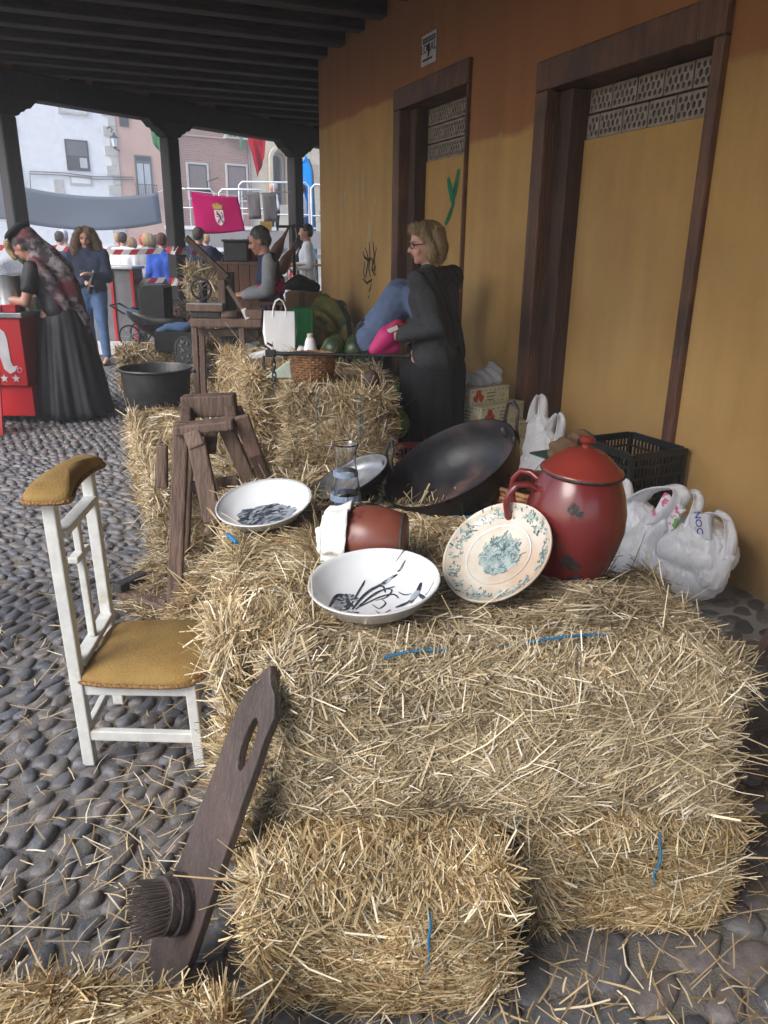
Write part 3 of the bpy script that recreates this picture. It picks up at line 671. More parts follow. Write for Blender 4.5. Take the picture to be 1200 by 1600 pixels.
hb = facade('brick_house', 'red brick house with brown shutters and a flower window', 3.86, 6.86, 'brickwork')
fwin(hb, 4.47, 5.16, 4.2, 3.1, fill='roller_brown', sur='quoin', sh=1); fwin(hb, 5.95, 6.69, 4.25, 3.1, fill='roller_brown', sur='quoin', sh=1)
fwin(hb, 5.98, 6.75, 6.9, 5.22, fr='window_white', fill=None, sur='quoin')
MB().b2(5.85*K, 6.9*K, -.35, 0, zz_(5.12), zz_(5.17)).build('window_sill', 'quoin', hb); MB().b2(3.9*K, 5.85*K, -.06, 0, zz_(5.10), zz_(5.14)).build('string_course', 'ashlar_dark', hb)
for k in range(4): MB().ell(((6.05+.2*k)*K, -.25, zz_(5.22)), (.13, .1, .09), nu=8, nv=5).build('flower_pot', 'clay' if k % 2 else 'leaf_green', hb, True)
MB().ell((6.45*K, -.36, zz_(4.98)), (.10, .05, .30), nu=8, nv=6).build('hanging_plant', 'leaf_green', hb, True)
MB().tube([(6.84*K, -.08, 0), (6.84*K, -.08, 10)], .06, 8).build('drainpipe', 'roller_brown', hb); MB().tube([(3.95*K, -.08, 0), (3.95*K, -.08, 10)], .05, 8).build('drainpipe', 'roller_gray', hb)
ch = thing('stone_church', 'pale ashlar church front with a round-arched recessed window', 'church', fp0, e_ang)
# wall with arched opening
ax0, ax1, zsp, zb0 = 7.72*K, 8.5*K, zz_(4.55), zz_(3.0)
acx, ar = (ax0+ax1)/2, (ax1-ax0)/2
def arch(r, z0): return [(acx-r, z0)]+[(acx+r*math.cos(math.pi-math.pi*i/14), zsp+r*math.sin(math.pi-math.pi*i/14)) for i in range(15)]+[(acx+r, z0)]
MF = Matrix(((1, 0, 0, 0), (0, 0, -1, 0), (0, 1, 0, 0), (0, 0, 0, 1)))
MB().prism([(6.86*K, -.3), (16*K, -.3), (16*K, 11), (6.86*K, 11)], -1.0, MF, [arch(ar, zb0)]).build('wall', 'ashlar', ch, fix=True)
for q, (r0, r1, dd) in enumerate(((ar+.16, ar, .06), (ar, ar-.14, -.22), (ar-.14, ar-.26, -.5))):
    o_ = arch(r0, zb0); i_ = arch(r1, zb0); MB().prism(o_+i_[::-1], .2, Matrix.Translation((0, -dd, 0)) @ MF).build('archivolt', 'ashlar_dark' if q else 'ashlar', ch, fix=True)
MB().b2(ax0-.1, ax1+.1, .85, .95, zb0, zsp+ar+.1).build('window_glass', 'pane', ch)
for i in range(5): MB().b2(acx-ar+.3+.14*i-.012, acx-ar+.3+.14*i+.012, .78, .80, zb0, zsp+ar*.5).build('window_bar', 'lamp_iron', ch)
for r_ in range(15):     # ashlar courses: projecting stones, staggered
    for c_ in range(5):
        a_ = 8.75*K+c_*.95+(.45 if r_ % 2 else 0); MB().b2(a_, a_+.93, -.018-.012*((r_*7+c_*3) % 3), .1, .55*r_, .55*r_+.535).build('ashlar_block', 'ashlar' if (r_+c_) % 3 else 'ashlar_dark', ch)
# wall lantern
ln = thing('wall_lantern', 'old iron lantern on a bracket on the white house', 'street lamp', fp0, e_ang)
lx, lz = 1.88*K, zz_(4.62)
MB().tube([(2.05*K, -.02, lz-.20), (2.03*K, -.35, lz-.26), (lx+.06, -.45, lz-.24), (lx, -.45, lz-.14)], .03, 6).build('bracket', 'lamp_iron', ln)
MB().lathe([(.10, -.14), (.17, .22)], 6, (lx, -.45, lz)).build('lantern_glass', 'curtain', ln)
MB().lathe([(0, .46), (.05, .42), (.06, .34), (.2, .24), (.2, .21), (0, .21)], 6, (lx, -.45, lz)).build('lantern_cap', 'lamp_iron', ln)
MB().lathe([(0, -.24), (.05, -.2), (.11, -.15), (.11, -.13), (0, -.13)], 6, (lx, -.45, lz)).build('lantern_base', 'lamp_iron', ln)
MB().tube([(lx-.12, -.45, lz+.44), (lx-.05, -.45, lz+.55), (lx-.1, -.3, lz+.68), (lx-.17, -.1, lz+.62)], .03, 6).build('scroll', 'lamp_iron', ln)
MB().tube([(lx+.08, -.03, lz-.25), (lx+.1, -.03, lz-1.1)], .018, 5).build('wire', 'roller_gray', ln)

# ================================================================ PEOPLE
HAIRY = []
STD = dict(pelvis=(0, 0, .93), chest=(0, .01, 1.22), neck=(0, 0, 1.40), head=(0, .025, 1.535),
           shL=(-.17, 0, 1.335), shR=(.17, 0, 1.335), elL=(-.215, -.02, 1.07), elR=(.215, -.02, 1.07), haL=(-.20, .12, .87), haR=(.20, .12, .87),
           hipL=(-.085, 0, .88), hipR=(.085, 0, .88), knL=(-.09, .02, .48), knR=(.09, .02, .48), anL=(-.09, -.01, .085), anR=(.09, -.01, .085))
def hand(mb, wr, d, pn, s=1., curl=.5, side=1):
    """palm, four unequal fingers bent twice and a thumb from the side of the palm"""
    d = Vector(d).normalized(); pn = Vector(pn); pn = (pn-d*pn.dot(d)).normalized(); x = d.cross(pn)*side
    for k in (-1, 0, 1): mb.cap(wr+d*.012*s+x*.019*k*s, wr+d*.075*s+x*.024*k*s, .017*s, .015*s, 8)
    for k, (l, o) in enumerate(((.062, -1.5), (.072, -.5), (.068, .5), (.052, 1.5))):
        a = wr+d*.078*s+x*.0185*o*s; c1 = curl*.9; b = a+(d*math.cos(c1)+pn*math.sin(c1))*l*.55*s; c2 = curl*2; e = b+(d*math.cos(c2)+pn*math.sin(c2))*l*.5*s
        mb.chain([a, b, e], [.0098*s, .009*s, .0078*s], 8)
    a = wr+d*.022*s-x*.026*s; b = a+(d*.6-x*.55+pn*.35)*.045*s; e = b+(d*.85-x*.1+pn*.35)*.034*s
    mb.chain([a, b, e], [.0135*s, .0115*s, .009*s], 8)
def person(label, loc, front, h=1.65, face=None, J=None, top='navy', bottom='navy', sleeve='long', skin='skin', hairm='hair_dark', hair='short', shoe='black_leather', vox=.013, width=1., skirt=None, jacket=False, fold=.004, handpose=None, group=None, pitch=0., gloves=None, seed=0, sleevem=None, hands=True):
    t = thing('person', label, 'person', loc, 0, group)
    fr = Vector((front[0], front[1], 0)).normalized(); rt = Vector((fr.y, -fr.x, 0)); up = Vector((0, 0, 1)); s = h/1.65
    j = {k: (rt*p[0]*width+fr*p[1]+up*p[2])*s for k, p in STD.items()}
    for k, p in (J or {}).items(): j[k] = Vector(p)
    fc = Vector((face or front)[0:2]+(0,)).normalized() if face else fr
    fx = Vector((fc.y, -fc.x, 0))
    fz = (up*math.cos(pitch)+fc*math.sin(pitch)); fy = fc*math.cos(pitch)-up*math.sin(pitch)
    HM = Matrix((fx, fy, fz)).transposed(); hd = j['head']
    def H_(x, y, z): return hd+HM @ Vector((x, y, z))*s
    sax = (j['shR']-j['shL']).normalized()
    # --- body
    b = MB()
    b.ell(H_(0, -.008, .028), (.074*s, .094*s, .092*s), HM, 18, 12); b.ell(H_(0, .018, -.04), (.056*s, .068*s, .072*s), HM, 16, 10); b.ell(H_(0, .062, -.088), (.024*s, .02*s, .02*s), HM, 10, 8)
    b.cap(H_(0, .082, .012), H_(0, .105, -.026), .009*s, .013*s, 8); b.cap(H_(-.014, .09, -.030), H_(.014, .09, -.030), .009*s, .009*s, 8)
    b.cap(H_(-.03, .078, .022), H_(.03, .078, .022), .011*s, .011*s, 8)
    for q in (-1, 1):
        b.ell(H_(q*.075, -.01, -.005), (.010*s, .02*s, .032*s), HM, 8, 6); b.ell(H_(q*.038, .062, -.032), (.022*s, .02*s, .022*s), HM, 10, 8)
    b.cap(H_(-.018, .079, -.057), H_(.018, .079, -.057), .008*s, .008*s, 8)
    b.cap(j['neck']-(j['neck']-j['chest']).normalized()*.05*s, hd-fz*.05*s-fy*.02*s, .058*s, .052*s)
    pe, chs = j['pelvis'], j['chest']; wa = pe.lerp(chs, .5)
    def torso(mb, g=0., low=None):
        for q in (-1, 1):
            mb.chain([pe+rt*q*.075*s*width, wa+rt*q*.055*s*width, chs+sax*q*.07*s*width], [.105*s+g, .092*s+g, .105*s+g])
            mb.cap(chs+sax*q*.07*s, j['shL' if q < 0 else 'shR']-sax*q*.015, .09*s+g, .052*s+g)
        mb.cap(j['shL'], j['shR'], .05*s+g, .05*s+g); mb.cap(chs, j['neck']-up*.02*s, .09*s+g, .052*s+g)
    torso(b)
    for q in 'LR':
        b.chain([j['sh'+q], j['el'+q], j['ha'+q]], [.050*s, .039*s, .027*s])
        b.chain([j['hip'+q], j['kn'+q], j['an'+q]], [.088*s, .056*s, .036*s])
        b.cap(j['an'+q]-up*.03*s, j['an'+q]+fr*.15*s-up*.055*s, .036*s, .026*s)
        if hands and not gloves:
            hp_ = (handpose or {}).get(q, {}); hand(b, j['ha'+q], hp_.get('d', j['ha'+q]-j['el'+q]), hp_.get('pn', -up), s, hp_.get('curl', .45), hp_.get('side', 1))
    blob(b, 'body', skin, t, min(vox, .009) if vox < .015 else vox*.8, 3, .45)
    # --- face marks
    if vox < .02:
        for q in (-1, 1):
            MB().ell(H_(q*.031, .082, .006), (.0125*s, .006*s, .0075*s), HM, 10, 7).build('eye', 'eye_dark', t, True)
            MB().cap(H_(q*.018, .092, .026), H_(q*.046, .082, .026), .0035*s, .003*s, 6).build('eyebrow', hairm, t, True)
        MB().ell(H_(0, .087, -.058), (.022*s, .007*s, .0075*s), HM, 10, 6).build('mouth', 'lips', t, True)
    # --- clothes
    g_ = .014*s+.004
    c = MB(); torso(c, g_)
    if jacket:
        for q in (-1, 1): c.chain([wa+rt*q*.06*s, pe+rt*q*.085*s-up*.05*s], [.105*s+g_, .125*s+g_])
        c.cap(j['shL']-sax*.01, j['shR']+sax*.01, .058*s+g_, .058*s+g_)
    for q in 'LR':
        e_ = j['sh'+q].lerp(j['el'+q], .55) if sleeve == 'short' else (j['el'+q].lerp(j['ha'+q], .85))
        if sleevem: continue
        if sleeve == 'short': c.cap(j['sh'+q], e_, .055*s+g_, .05*s+g_)
        else: c.chain([j['sh'+q], j['el'+q], e_], [.054*s+g_, .046*s+g_, .036*s+g_])
    blob(c, 'jacket' if jacket else 'top', top, t, vox, 4, .5, folds(fold, seed=seed))
    if sleevem:
        c = MB()
        for q in 'LR': c.chain([j['sh'+q], j['el'+q], j['el'+q].lerp(j['ha'+q], .85)], [.05*s+g_, .044*s+g_, .035*s+g_])
        blob(c, 'sleeves', sleevem, t, vox, 4, .5, folds(fold, seed=seed+3))
    if skirt:
        prof, amp, nf_, ctr = skirt
        ctr = Vector(ctr); zs_ = np.linspace(prof[0][1], prof[-1][1], 18); pz_ = [p[1] for p in prof][::-1]; pr_ = [p[0] for p in prof][::-1]; prof = [(float(np.interp(z_, pz_, pr_)), float(z_)) for z_ in zs_]
        MB().lathe(prof, 120, (ctr.x, ctr.y, 0), wob=lambda a, z: 1+amp*max(0, (prof[0][1]-z))*(math.sin(nf_*a+2*math.sin(a*2+z)+1.2*z)+.45*math.sin((nf_*2+1)*a+3*z))).build('skirt', bottom, t, True, solid=.006, ang=180)
    else:
        c = MB()
        for q in 'LR': c.chain([j['hip'+q], j['kn'+q], j['an'+q]+up*.03*s], [.094*s+.012, .062*s+.012, .042*s+.014])
        c.cap(pe-rt*.05*s, pe+rt*.05*s, .118*s+.01, .118*s+.01); c.cap(j['hipL'], j['hipR'], .1*s, .1*s)
        blob(c, 'trousers', bottom, t, vox, 4, .5, folds(fold*.8, (6, 6, 9), seed+7))
    for q in 'LR':
        MB().add(*_shoe(j['an'+q]-up*(.085*s)*(j['an'+q].z > .05), fr, s)).build('shoe', shoe, t, True, bev=.01)
    if gloves:
        for q in 'LR':
            c = MB(); hp_ = (handpose or {}).get(q, {}); hand(c, j['ha'+q], hp_.get('d', j['ha'+q]-j['el'+q]), hp_.get('pn', -up), s*1.08, .6); c.cap(j['ha'+q]-(j['ha'+q]-j['el'+q]).normalized()*.05, j['ha'+q], .036, .032); blob(c, 'glove', gloves, t, .008, 2)
    # --- hair
    hh = MB()
    hh.ell(H_(0, -.022, .046), (.084*s, .094*s, .085*s), HM, 16, 10); hh.ell(H_(0, -.05, .005), (.078*s, .065*s, .075*s), HM, 14, 9)
    if hair == 'bob':
        for q in (-1, 1):
            hh.chain([H_(q*.06, .02, .08), H_(q*.083, -.008, .0), H_(q*.082, -.015, -.06), H_(q*.07, -.01, -.078)], [.034*s, .026*s, .030*s, .024*s]); hh.chain([H_(q*.05, -.06, .05), H_(q*.062, -.08, -.03), H_(q*.055, -.07, -.08)], [.05*s, .04*s, .032*s])
        hh.chain([H_(0, -.07, .06), H_(0, -.09, -.02), H_(0, -.075, -.085)], [.05*s, .045*s, .036*s]); hh.cap(H_(-.05, .055, .09), H_(.05, .055, .09), .028*s, .028*s)
    elif hair == 'long':
        for q in (-1, 1):
            hh.chain([H_(q*.05, .04, .09), H_(q*.1, .0, .01), H_(q*.135, -.0, -.1), H_(q*.15, .02, -.22), H_(q*.13, .05, -.32)], [.04*s, .05*s, .058*s, .06*s, .035*s]); hh.chain([H_(q*.06, -.06, .05), H_(q*.11, -.08, -.08), H_(q*.12, -.07, -.24)], [.06*s, .07*s, .06*s])
        hh.chain([H_(0, -.08, .05), H_(0, -.12, -.1), H_(0, -.12, -.26)], [.06*s, .07*s, .05*s])
    if hair != 'none': hob = blob(hh, 'hair', hairm, t, max(vox*.8, .009), 2, .4, folds(.006 if hair == 'long' else .003, (24, 24, 8), seed+11))
    if hair != 'none' and vox < .02: HAIRY.append((t, hob, hairm, hair, s))
    return t, j, H_, HM
def _shoe(a, fr, s):
    rt = Vector((fr.y, -fr.x, 0)); vs = []; prof = [(-.055, .030, .055), (-.02, .036, .06), (.05, .037, .045), (.12, .042, .034), (.17, .034, .024), (.195, .012, .015)]
    for y, w_, h_ in prof:
        for x, z in ((-w_, 0), (w_, 0), (w_*.8, h_), (-w_*.8, h_)): vs.append(Vector((a.x, a.y, max(a.z, 0)))+(fr*y+rt*x)*s+Vector((0, 0, z*s)))
    n = len(prof); fs = [(0, 1, 2, 3), ((n-1)*4+3, (n-1)*4+2, (n-1)*4+1, (n-1)*4)]
    for i in range(n-1):
        for k in range(4): fs.append((i*4+k, (i+1)*4+k, (i+1)*4+(k+1) % 4, i*4+(k+1) % 4))
    return vs, fs

# ---- woman in the grey jacket
L0 = Vector((.27, 4.85, 0))
t, j, H_, HM = person('blonde woman in grey jacket and long black skirt holding a pink purse', L0, (-.85, .42), 1.64, face=(-.97, -.22, 0), pitch=R(8),
    J=dict(chest=(.02, -.01, 1.22), neck=(-.01, -.02, 1.385), head=(-.045, -.03, 1.522), shL=(-.075, -.16, 1.315), shR=(.13, .13, 1.33), elL=(.02, -.24, 1.06), haL=(-.20, -.17, 1.005), elR=(.02, .26, 1.06), haR=(-.22, .02, .98), pelvis=(.06, .0, .93)),
    top='wool_gray', bottom='wool_black', hairm='hair_blond', hair='bob', skin='skin_pale', jacket=True, vox=.011, fold=.006, skirt=([(.16, .93), (.205, .80), (.20, .5), (.205, .2), (.21, .12)], .06, 9, (.025, .02, 0)), handpose=dict(L=dict(d=(-1, .1, .15), pn=(.2, .9, -.1), curl=.7, side=-1)), seed=3)
gl = MB()
for q in (-1, 1):
    gl.tube([H_(q*.033+.021*math.cos(a_), .099-.016*abs(math.cos(a_))*(1 if q*math.cos(a_) > 0 else 0), .003+.015*math.sin(a_)) for a_ in [2*math.pi*i/12 for i in range(12)]], .0028, 5, closed=True)
    gl.tube([H_(q*.055, .086, .006), H_(q*.077, .0, .006)], .003, 5)
gl.tube([H_(-.012, .101, .006), H_(.012, .101, .006)], .0028, 5); gl.build('glasses', 'black_plastic', t, True)
MB().ell((.0, -.30, .80), (.0, .0, .0)).v
for k in range(3): MB().ell((-.13+.012*k, -.275+.02*k, 1.005-.012*k), (.008, .005, .008), nu=8, nv=5).build('cuff_button', 'black_plastic', t, True)
pk = thing('purse', 'pink purse held open in the hand of the woman in grey', 'purse', (L0.x-.27, L0.y-.14, .88))
mb = MB(); mb.chain([(-.10, 0, .01), (-.02, .0, .10), (.06, .02, .17)], [.055, .075, .05]); mb.cap((-.09, .01, .0), (.03, .03, .02), .045, .05); blob(mb, 'pouch', 'magenta', pk, .012, 4, .5, folds(.004))
MB().tube([(-.01, -.05, .15), (.05, -.06, .20), (.13, -.03, .17), (.14, .03, .15)], .014, 6, flat=.4).build('frame', 'crate_red', pk, True)
MB().box((.02, -.055, .155), (.075, .012, .03), Matrix.Rotation(R(-25), 3, 'Y')).build('card', 'poster_paper', pk)
pk.scale = (.85, .85, .85); pk.location = (L0.x-.25, L0.y-.14, .91); MB().box((.085, -.05, .15), (.06, .012, .05), Matrix.Rotation(R(20), 3, 'Y')).build('wallet', 'black_leather', pk, bev=.004)

# ---- person bending behind her
person('person in a blue shirt bending forward behind the woman in grey', (.02, 5.55, 0), (1, .1), 1.68,
    J=dict(pelvis=(-.12, 0, .90), chest=(.07, 0, 1.17), neck=(.25, -.01, 1.25), head=(.38, -.02, 1.24), shL=(.15, .17, 1.20), shR=(.15, -.17, 1.20), elL=(.32, .22, .86), elR=(.30, -.2, .86), haL=(.40, .12, .68), haR=(.38, -.1, .68), hipL=(-.10, .09, .86), hipR=(-.10, -.09, .86), knL=(-.04, .1, .48), knR=(-.04, -.1, .48), anL=(-.08, .1, .085), anR=(-.08, -.1, .085)),
    top='shirt_blue', bottom='wool_black', hair='short', vox=.014, fold=.008, width=1.15, pitch=R(60), seed=9)

# ---- woman with shawl at the drinks counter
L0 = Vector((-2.90, 6.95, 0))
t, j, H_, HM = person('woman in a beret, patterned shawl and long black dress bending over the drinks counter', L0, (-.95, .25), 1.68, face=(-.97, .05, 0), pitch=R(28),
    J=dict(pelvis=(.05, 0, .95), chest=(-.05, 0, 1.20), neck=(-.13, -.02, 1.36), head=(-.215, -.03, 1.465), shL=(-.10, -.17, 1.29), shR=(-.10, .17, 1.29), elL=(-.16, -.24, 1.02), haL=(-.42, -.2, 1.06), elR=(-.22, .2, 1.05), haR=(-.46, .08, 1.08)),
    top='silk_black', bottom='silk_black', sleeve='short', skin='skin', hairm='hair_gray', hair='short', gloves='glove_blue', vox=.013, skirt=([(.145, 1.0), (.19, .9), (.235, .66), (.28, .35), (.315, .03)], .11, 11, (.05, 0, 0)), seed=21)
mb = MB(); mb.ell(H_(.0, -.03, .118), (.125, .13, .045), HM @ Matrix.Rotation(R(-10), 3, 'X'), 18, 8); mb.cap(H_(0, -.03, .15), H_(0, -.04, .175), .008, .006, 6); blob(mb, 'beret', 'wool_black', t, .011, 3)
mb = MB()
mb.ell(H_(0, -.05, .045), (.10, .10, .092), HM, 16, 10)
mb.chain([H_(0, -.08, .05), j['neck']+Vector((.09, 0, .05)), j['chest']+Vector((.13, 0, .08)), Vector((.15, -.01, 1.03)), Vector((.20, 0, .88)), Vector((.23, 0, .78))], [.085, .095, .105, .10, .085, .05])
mb.chain([j['neck']+Vector((.04, -.05, -.02)), j['shL']+Vector((.08, .03, -.02)), Vector((.10, -.11, 1.05)), Vector((.15, -.08, .90))], [.075, .075, .07, .04])
mb.chain([j['neck']+Vector((.04, .05, 0)), j['shR']+Vector((.08, 0, 0)), Vector((.10, .12, 1.02))], [.075, .075, .06])
blob(mb, 'shawl', 'scarf_print', t, .014, 3, .5, folds(.012, (8, 8, 5), 4))
mb = MB()
for k in range(26):
    a_ = R(-60+120*k/25); mb.ell(H_(.095*math.sin(a_), .035+.06*math.cos(a_)-.02, .085), (.014, .014, .014), None, 6, 5)
mb.build('lace_trim', 'lace', t, True)
mb = MB(); mb.chain([H_(-.06, .07, .07), H_(-.05, .095, .02), H_(-.06, .085, -.06)], [.035, .03, .02]); mb.chain([H_(.06, .07, .07), H_(.05, .095, .03)], [.035, .025]); blob(mb, 'hair_lock', 'hair_blond', t, .01, 2)
MB().grid(lambda a, b: Vector(H_(-.05+.10*a, .06-.02*b+.035*math.sin(math.pi*a), -.07-.05*b)), 6, 3).build('green_mask', 'leaf_green', t, True, solid=.004)

# ---- woman in jeans with a bottle
L0 = Vector((-3.86, 10.4, 0))
t, j, H_, HM = person('long-haired woman in dark sweater and blue jeans opening a bottle', L0, (.1, -1), 1.69, face=(.25, -1, 0), pitch=R(14),
    J=dict(elL=(.25, -.05, 1.08), haL=(.10, -.22, 1.13), elR=(-.25, -.05, 1.06), haR=(.03, -.22, 1.03), anR=(-.06, .05, .085), knR=(-.08, -.02, .48), anL=(.17, -.14, .085), knL=(.13, -.08, .50)),
    top='navy', bottom='denim', hairm='hair_curly', hair='long', skin='skin_pale', vox=.016, width=1.12, seed=31)
gp = MB()
for k, (x_, z_) in enumerate(((-.05, 1.16), (-.01, 1.17), (.03, 1.16), (-.035, 1.12), (.005, 1.12), (.03, 1.13))): gp.ell((x_, -.152, z_), (.015, .012, .013), nu=7, nv=5)
gp.build('green_print', 'leaf_green', t, True)
bt = thing('bottle', 'dark bottle in the hands of the woman in jeans', 'bottle', L0+Vector((.07, -.27, .90)))
MB().lathe([(0, 0), (.034, 0), (.036, .02), (.036, .15), (.014, .21), (.013, .27), (.016, .275), (.016, .29), (0, .29)], 14, rot=Matrix.Rotation(R(18), 3, 'Y')).build('glass', 'black_plastic', bt, True)
MB().lathe([(.0165, .268), (.0165, .292), (0, .292)], 10, rot=Matrix.Rotation(R(18), 3, 'Y')).build('cap', 'steel', bt, True)

# ---- grey-haired man at the stall
L0 = Vector((-1.10, 7.6, 0))
t, j, H_, HM = person('grey-haired person in dark patterned cardigan standing behind the workbench', L0, (-1, -.1), 1.70, face=(-1, -.1, 0), pitch=R(18),
    J=dict(chest=(-.02, 0, 1.22), neck=(-.05, 0, 1.40), head=(-.10, 0, 1.54), elL=(.0, -.25, 1.10), haL=(-.25, -.14, 1.06), elR=(-.02, .24, 1.10), haR=(-.26, .04, 1.07)), top='navy', bottom='wool_black', sleevem='shirt_gray', hairm='hair_gray', hair='short', vox=.014, width=1.15, seed=41)
mb = MB()
for q in (-1, 1): mb.chain([Vector((.0, q*.085, 1.13)), Vector((0, q*.085, 1.165))], [.128, .126])
blob(mb, 'patterned_band', mat('band_print', (.50, .03, .22), (.02, .02, .03), .9, ns=30, lo=.45, hi=.55), t, .014, 3)

# ---- white-shirted man beyond the post, musicians, onlookers
person('man in a white shirt walking beyond the arcade post', (-1.30, 13.2, 0), (-1, -.2), 1.84, top='shirt_white', bottom='denim', hairm='hair_dark', vox=.02, seed=51, J=dict(elR=(-.05, .25, 1.2), haR=(-.3, .2, 1.15), elL=(.05, -.26, 1.2), haL=(-.22, -.24, 1.2)))
person('musician in white shirt and dark waistcoat on the stage', (-2.72, 19.8, 1.32), (-1, -.3), 1.62, top='navy', bottom='wool_black', sleevem='shirt_white', hairm='curtain', vox=.026, seed=52)
person('musician in white sleeves behind the arcade post on the stage', (-2.06, 19.9, 1.32), (-1, 0), 1.58, top='shirt_white', bottom='denim', hairm='hair_dark', vox=.026, seed=53)
person('onlooker in a bright blue top seen from behind beside the taped post', (-3.46, 12.45, 0), (-.1, 1), 1.66, top='shirt_bright', bottom='navy', hairm='hair_red', vox=.02, seed=54)
person('onlooker in navy with short dark hair right of the taped post', (-3.0, 12.9, 0), (.2, 1), 1.76, top='navy', bottom='denim', hairm='hair_dark', vox=.02, seed=55)
crowd = [('dark-haired onlooker in navy between the shawl and the long hair', -6.05, 15.0, 1.70, 'navy', 'hair_dark', 'short'), ('onlooker with white hair left of the dark-haired one', -6.25, 15.7, 1.74, 'shirt_gray', 'curtain', 'short'),
         ('onlooker in red beside the long-haired woman', -5.65, 15.6, 1.68, 'shirt_pink', 'hair_red', 'bob'), ('onlooker in white with short brown hair under the grey banner', -4.95, 15.2, 1.70, 'shirt_white', 'hair_dark', 'short'),
         ('onlooker in white with pale skin and dark hair further off', -4.78, 16.4, 1.62, 'shirt_white', 'hair_dark', 'bob'), ('onlooker with a red cap of hair between two white tops', -4.75, 15.8, 1.66, 'shirt_white', 'crate_red', 'short'), ('blond onlooker in a grey top left of the blue one', -4.48, 15.2, 1.70, 'shirt_gray', 'hair_blond', 'bob'),
         ('onlooker in pale pink right of the blue top', -4.12, 15.9, 1.66, 'shirt_pink', 'hair_curly', 'short')]
tops_ = ['navy', 'shirt_white', 'shirt_gray', 'shirt_pink', 'shirt_blue', 'shirt_white', 'cloth_white', 'shirt_bright', 'shirt_white', 'navy']; hr_ = ['hair_dark', 'hair_gray', 'hair_blond', 'hair_curly', 'hair_dark']
far_ = [(-6.9, 17.2, 'far onlooker in navy at the left behind the shawl'), (-6.4, 17.6, 'far onlooker in white behind the dark-haired one'), (-5.9, 17.8, 'far onlooker in grey left of the long-haired woman'), (-5.35, 17.0, 'far onlooker in pink right of the long hair'), (-5.1, 17.9, 'far onlooker in blue under the middle of the banner'), (-4.7, 17.3, 'far onlooker in white beside the seating steps'), (-4.2, 17.6, 'far onlooker in pale cloth left of the taped post'), (-3.75, 16.8, 'far onlooker in bright blue just right of the taped post'), (-3.3, 17.2, 'far onlooker in white under the pink flag'), (-2.75, 16.6, 'far onlooker in navy right of the pink flag')]
for i, (x_, y_, lb) in enumerate(far_): crowd.append((lb, x_, y_, 1.6+.03*((i*7) % 5), tops_[i], hr_[i % 5], 'bob' if i % 3 == 0 else 'short'))
for i, (lb, x_, y_, h_, tm, hm, hs) in enumerate(crowd): person(lb, (x_, y_, 0), (.1-.05*i, 1), h_, top=tm, bottom='navy', hairm=hm, hair=hs, vox=.028, group='onlookers in the square', seed=60+i)

# ================================================================ SQUARE: STAGE, FLAGS, BARRIERS
stg = thing('stage', 'raised metal stage with galvanised railings in the square', 'stage', (-3.6, 19.4, 0))
MB().b2(-1.6, 3.6, 0, 2.2, 1.22, 1.32).build('deck', 'galvanised', stg)
for x_ in (-1.5, .1, 1.7, 3.4):
    for y_ in (.1, 2.1): MB().tube([(x_, y_, 0), (x_, y_, 1.22)], .03, 8).build('leg', 'galvanised', stg)
def railing(x0, x1, y, z0, z1, r=.022):
    mb = MB(); mb.tube([(x0, y, z0), (x0, y, z1-.08), (x0+.08, y, z1), (x1-.08, y, z1), (x1, y, z1-.08), (x1, y, z0)], r, 8); mb.tube([(x0, y, (z0+z1)/2), (x1, y, (z0+z1)/2)], r*.8, 6)
    n_ = max(2, int((x1-x0)/.55))
    for i in range(1, n_): mb.tube([(x0+(x1-x0)*i/n_, y, z0), (x0+(x1-x0)*i/n_, y, z1)], r*.6, 6)
    mb.build('railing', 'galvanised', stg, True)
railing(-1.55, -.42, -.3, 1.9, 2.72); railing(-.30, .75, -.3, 1.9, 2.72); railing(.12, 1.75, -.05, 1.5, 2.90); railing(1.8, 3.4, -.05, 1.5, 2.86)
MB().b2(-1.6, 1.0, -.36, -.30, 1.84, 1.92).build('fascia', 'galvanised', stg); MB().b2(-1.6, 3.6, -.34, -.30, 1.45, 1.84).build('skirt_cloth', 'cloth_gray', stg)
MB().b2(-.95, -.52, -.2, .15, 2.30, 2.75).build('monitor_box', 'black_plastic', stg, bev=.02)
MB().tube([(-.6, 0, 1.3), (-.62, 0, 2.9), (-.35, -.1, 2.98)], .015, 6).build('microphone_stand', 'lamp_iron', stg, True)
st2 = thing('seating_tier', 'grey stepped seating at the far side of the square', 'seating', (-6.3, 20, 0))
for k in range(4): MB().b2(-3, 3.1, .6*k, .6*k+.58, 0, .45+.34*k).build('step', 'galvanised', st2)

def banner_thing(name, label, cat, corners, m, sag=0., wave=.04, nx=18, nz=8, seed=1, thick=.004):
    """corners: TL, TR, BR, BL"""
    tl, tr, br, bl_ = [Vector(c) for c in corners]; q = random.Random(seed); p1, p2 = q.uniform(0, 6), q.uniform(0, 6)
    org = (bl_+br)/2; t = thing(name, label, cat, org); nrm = (tr-tl).cross(bl_-tl).normalized()
    def S(a, b):
        p = tl.lerp(tr, a).lerp(bl_.lerp(br, a), b); w_ = wave*(math.sin(7*a+3*b+p1)+.6*math.sin(13*a-4*b+p2))*(.4+.6*b)
        return p+nrm*w_-Vector((0, 0, sag*4*a*(1-a)))-org
    o = MB().grid(S, nx, nz).build('cloth', m, t, True, solid=thick, ang=180)
    return t, S, nrm
t, S, nr = banner_thing('grey_banner', 'long plain grey banner strung between two arcade posts', 'banner', [(-4.62, 10.15, 2.18), (-3.36, 12.1, 2.22), (-3.34, 12.1, 1.80), (-4.60, 10.15, 1.74)], 'banner_gray', sag=.10, wave=.012)
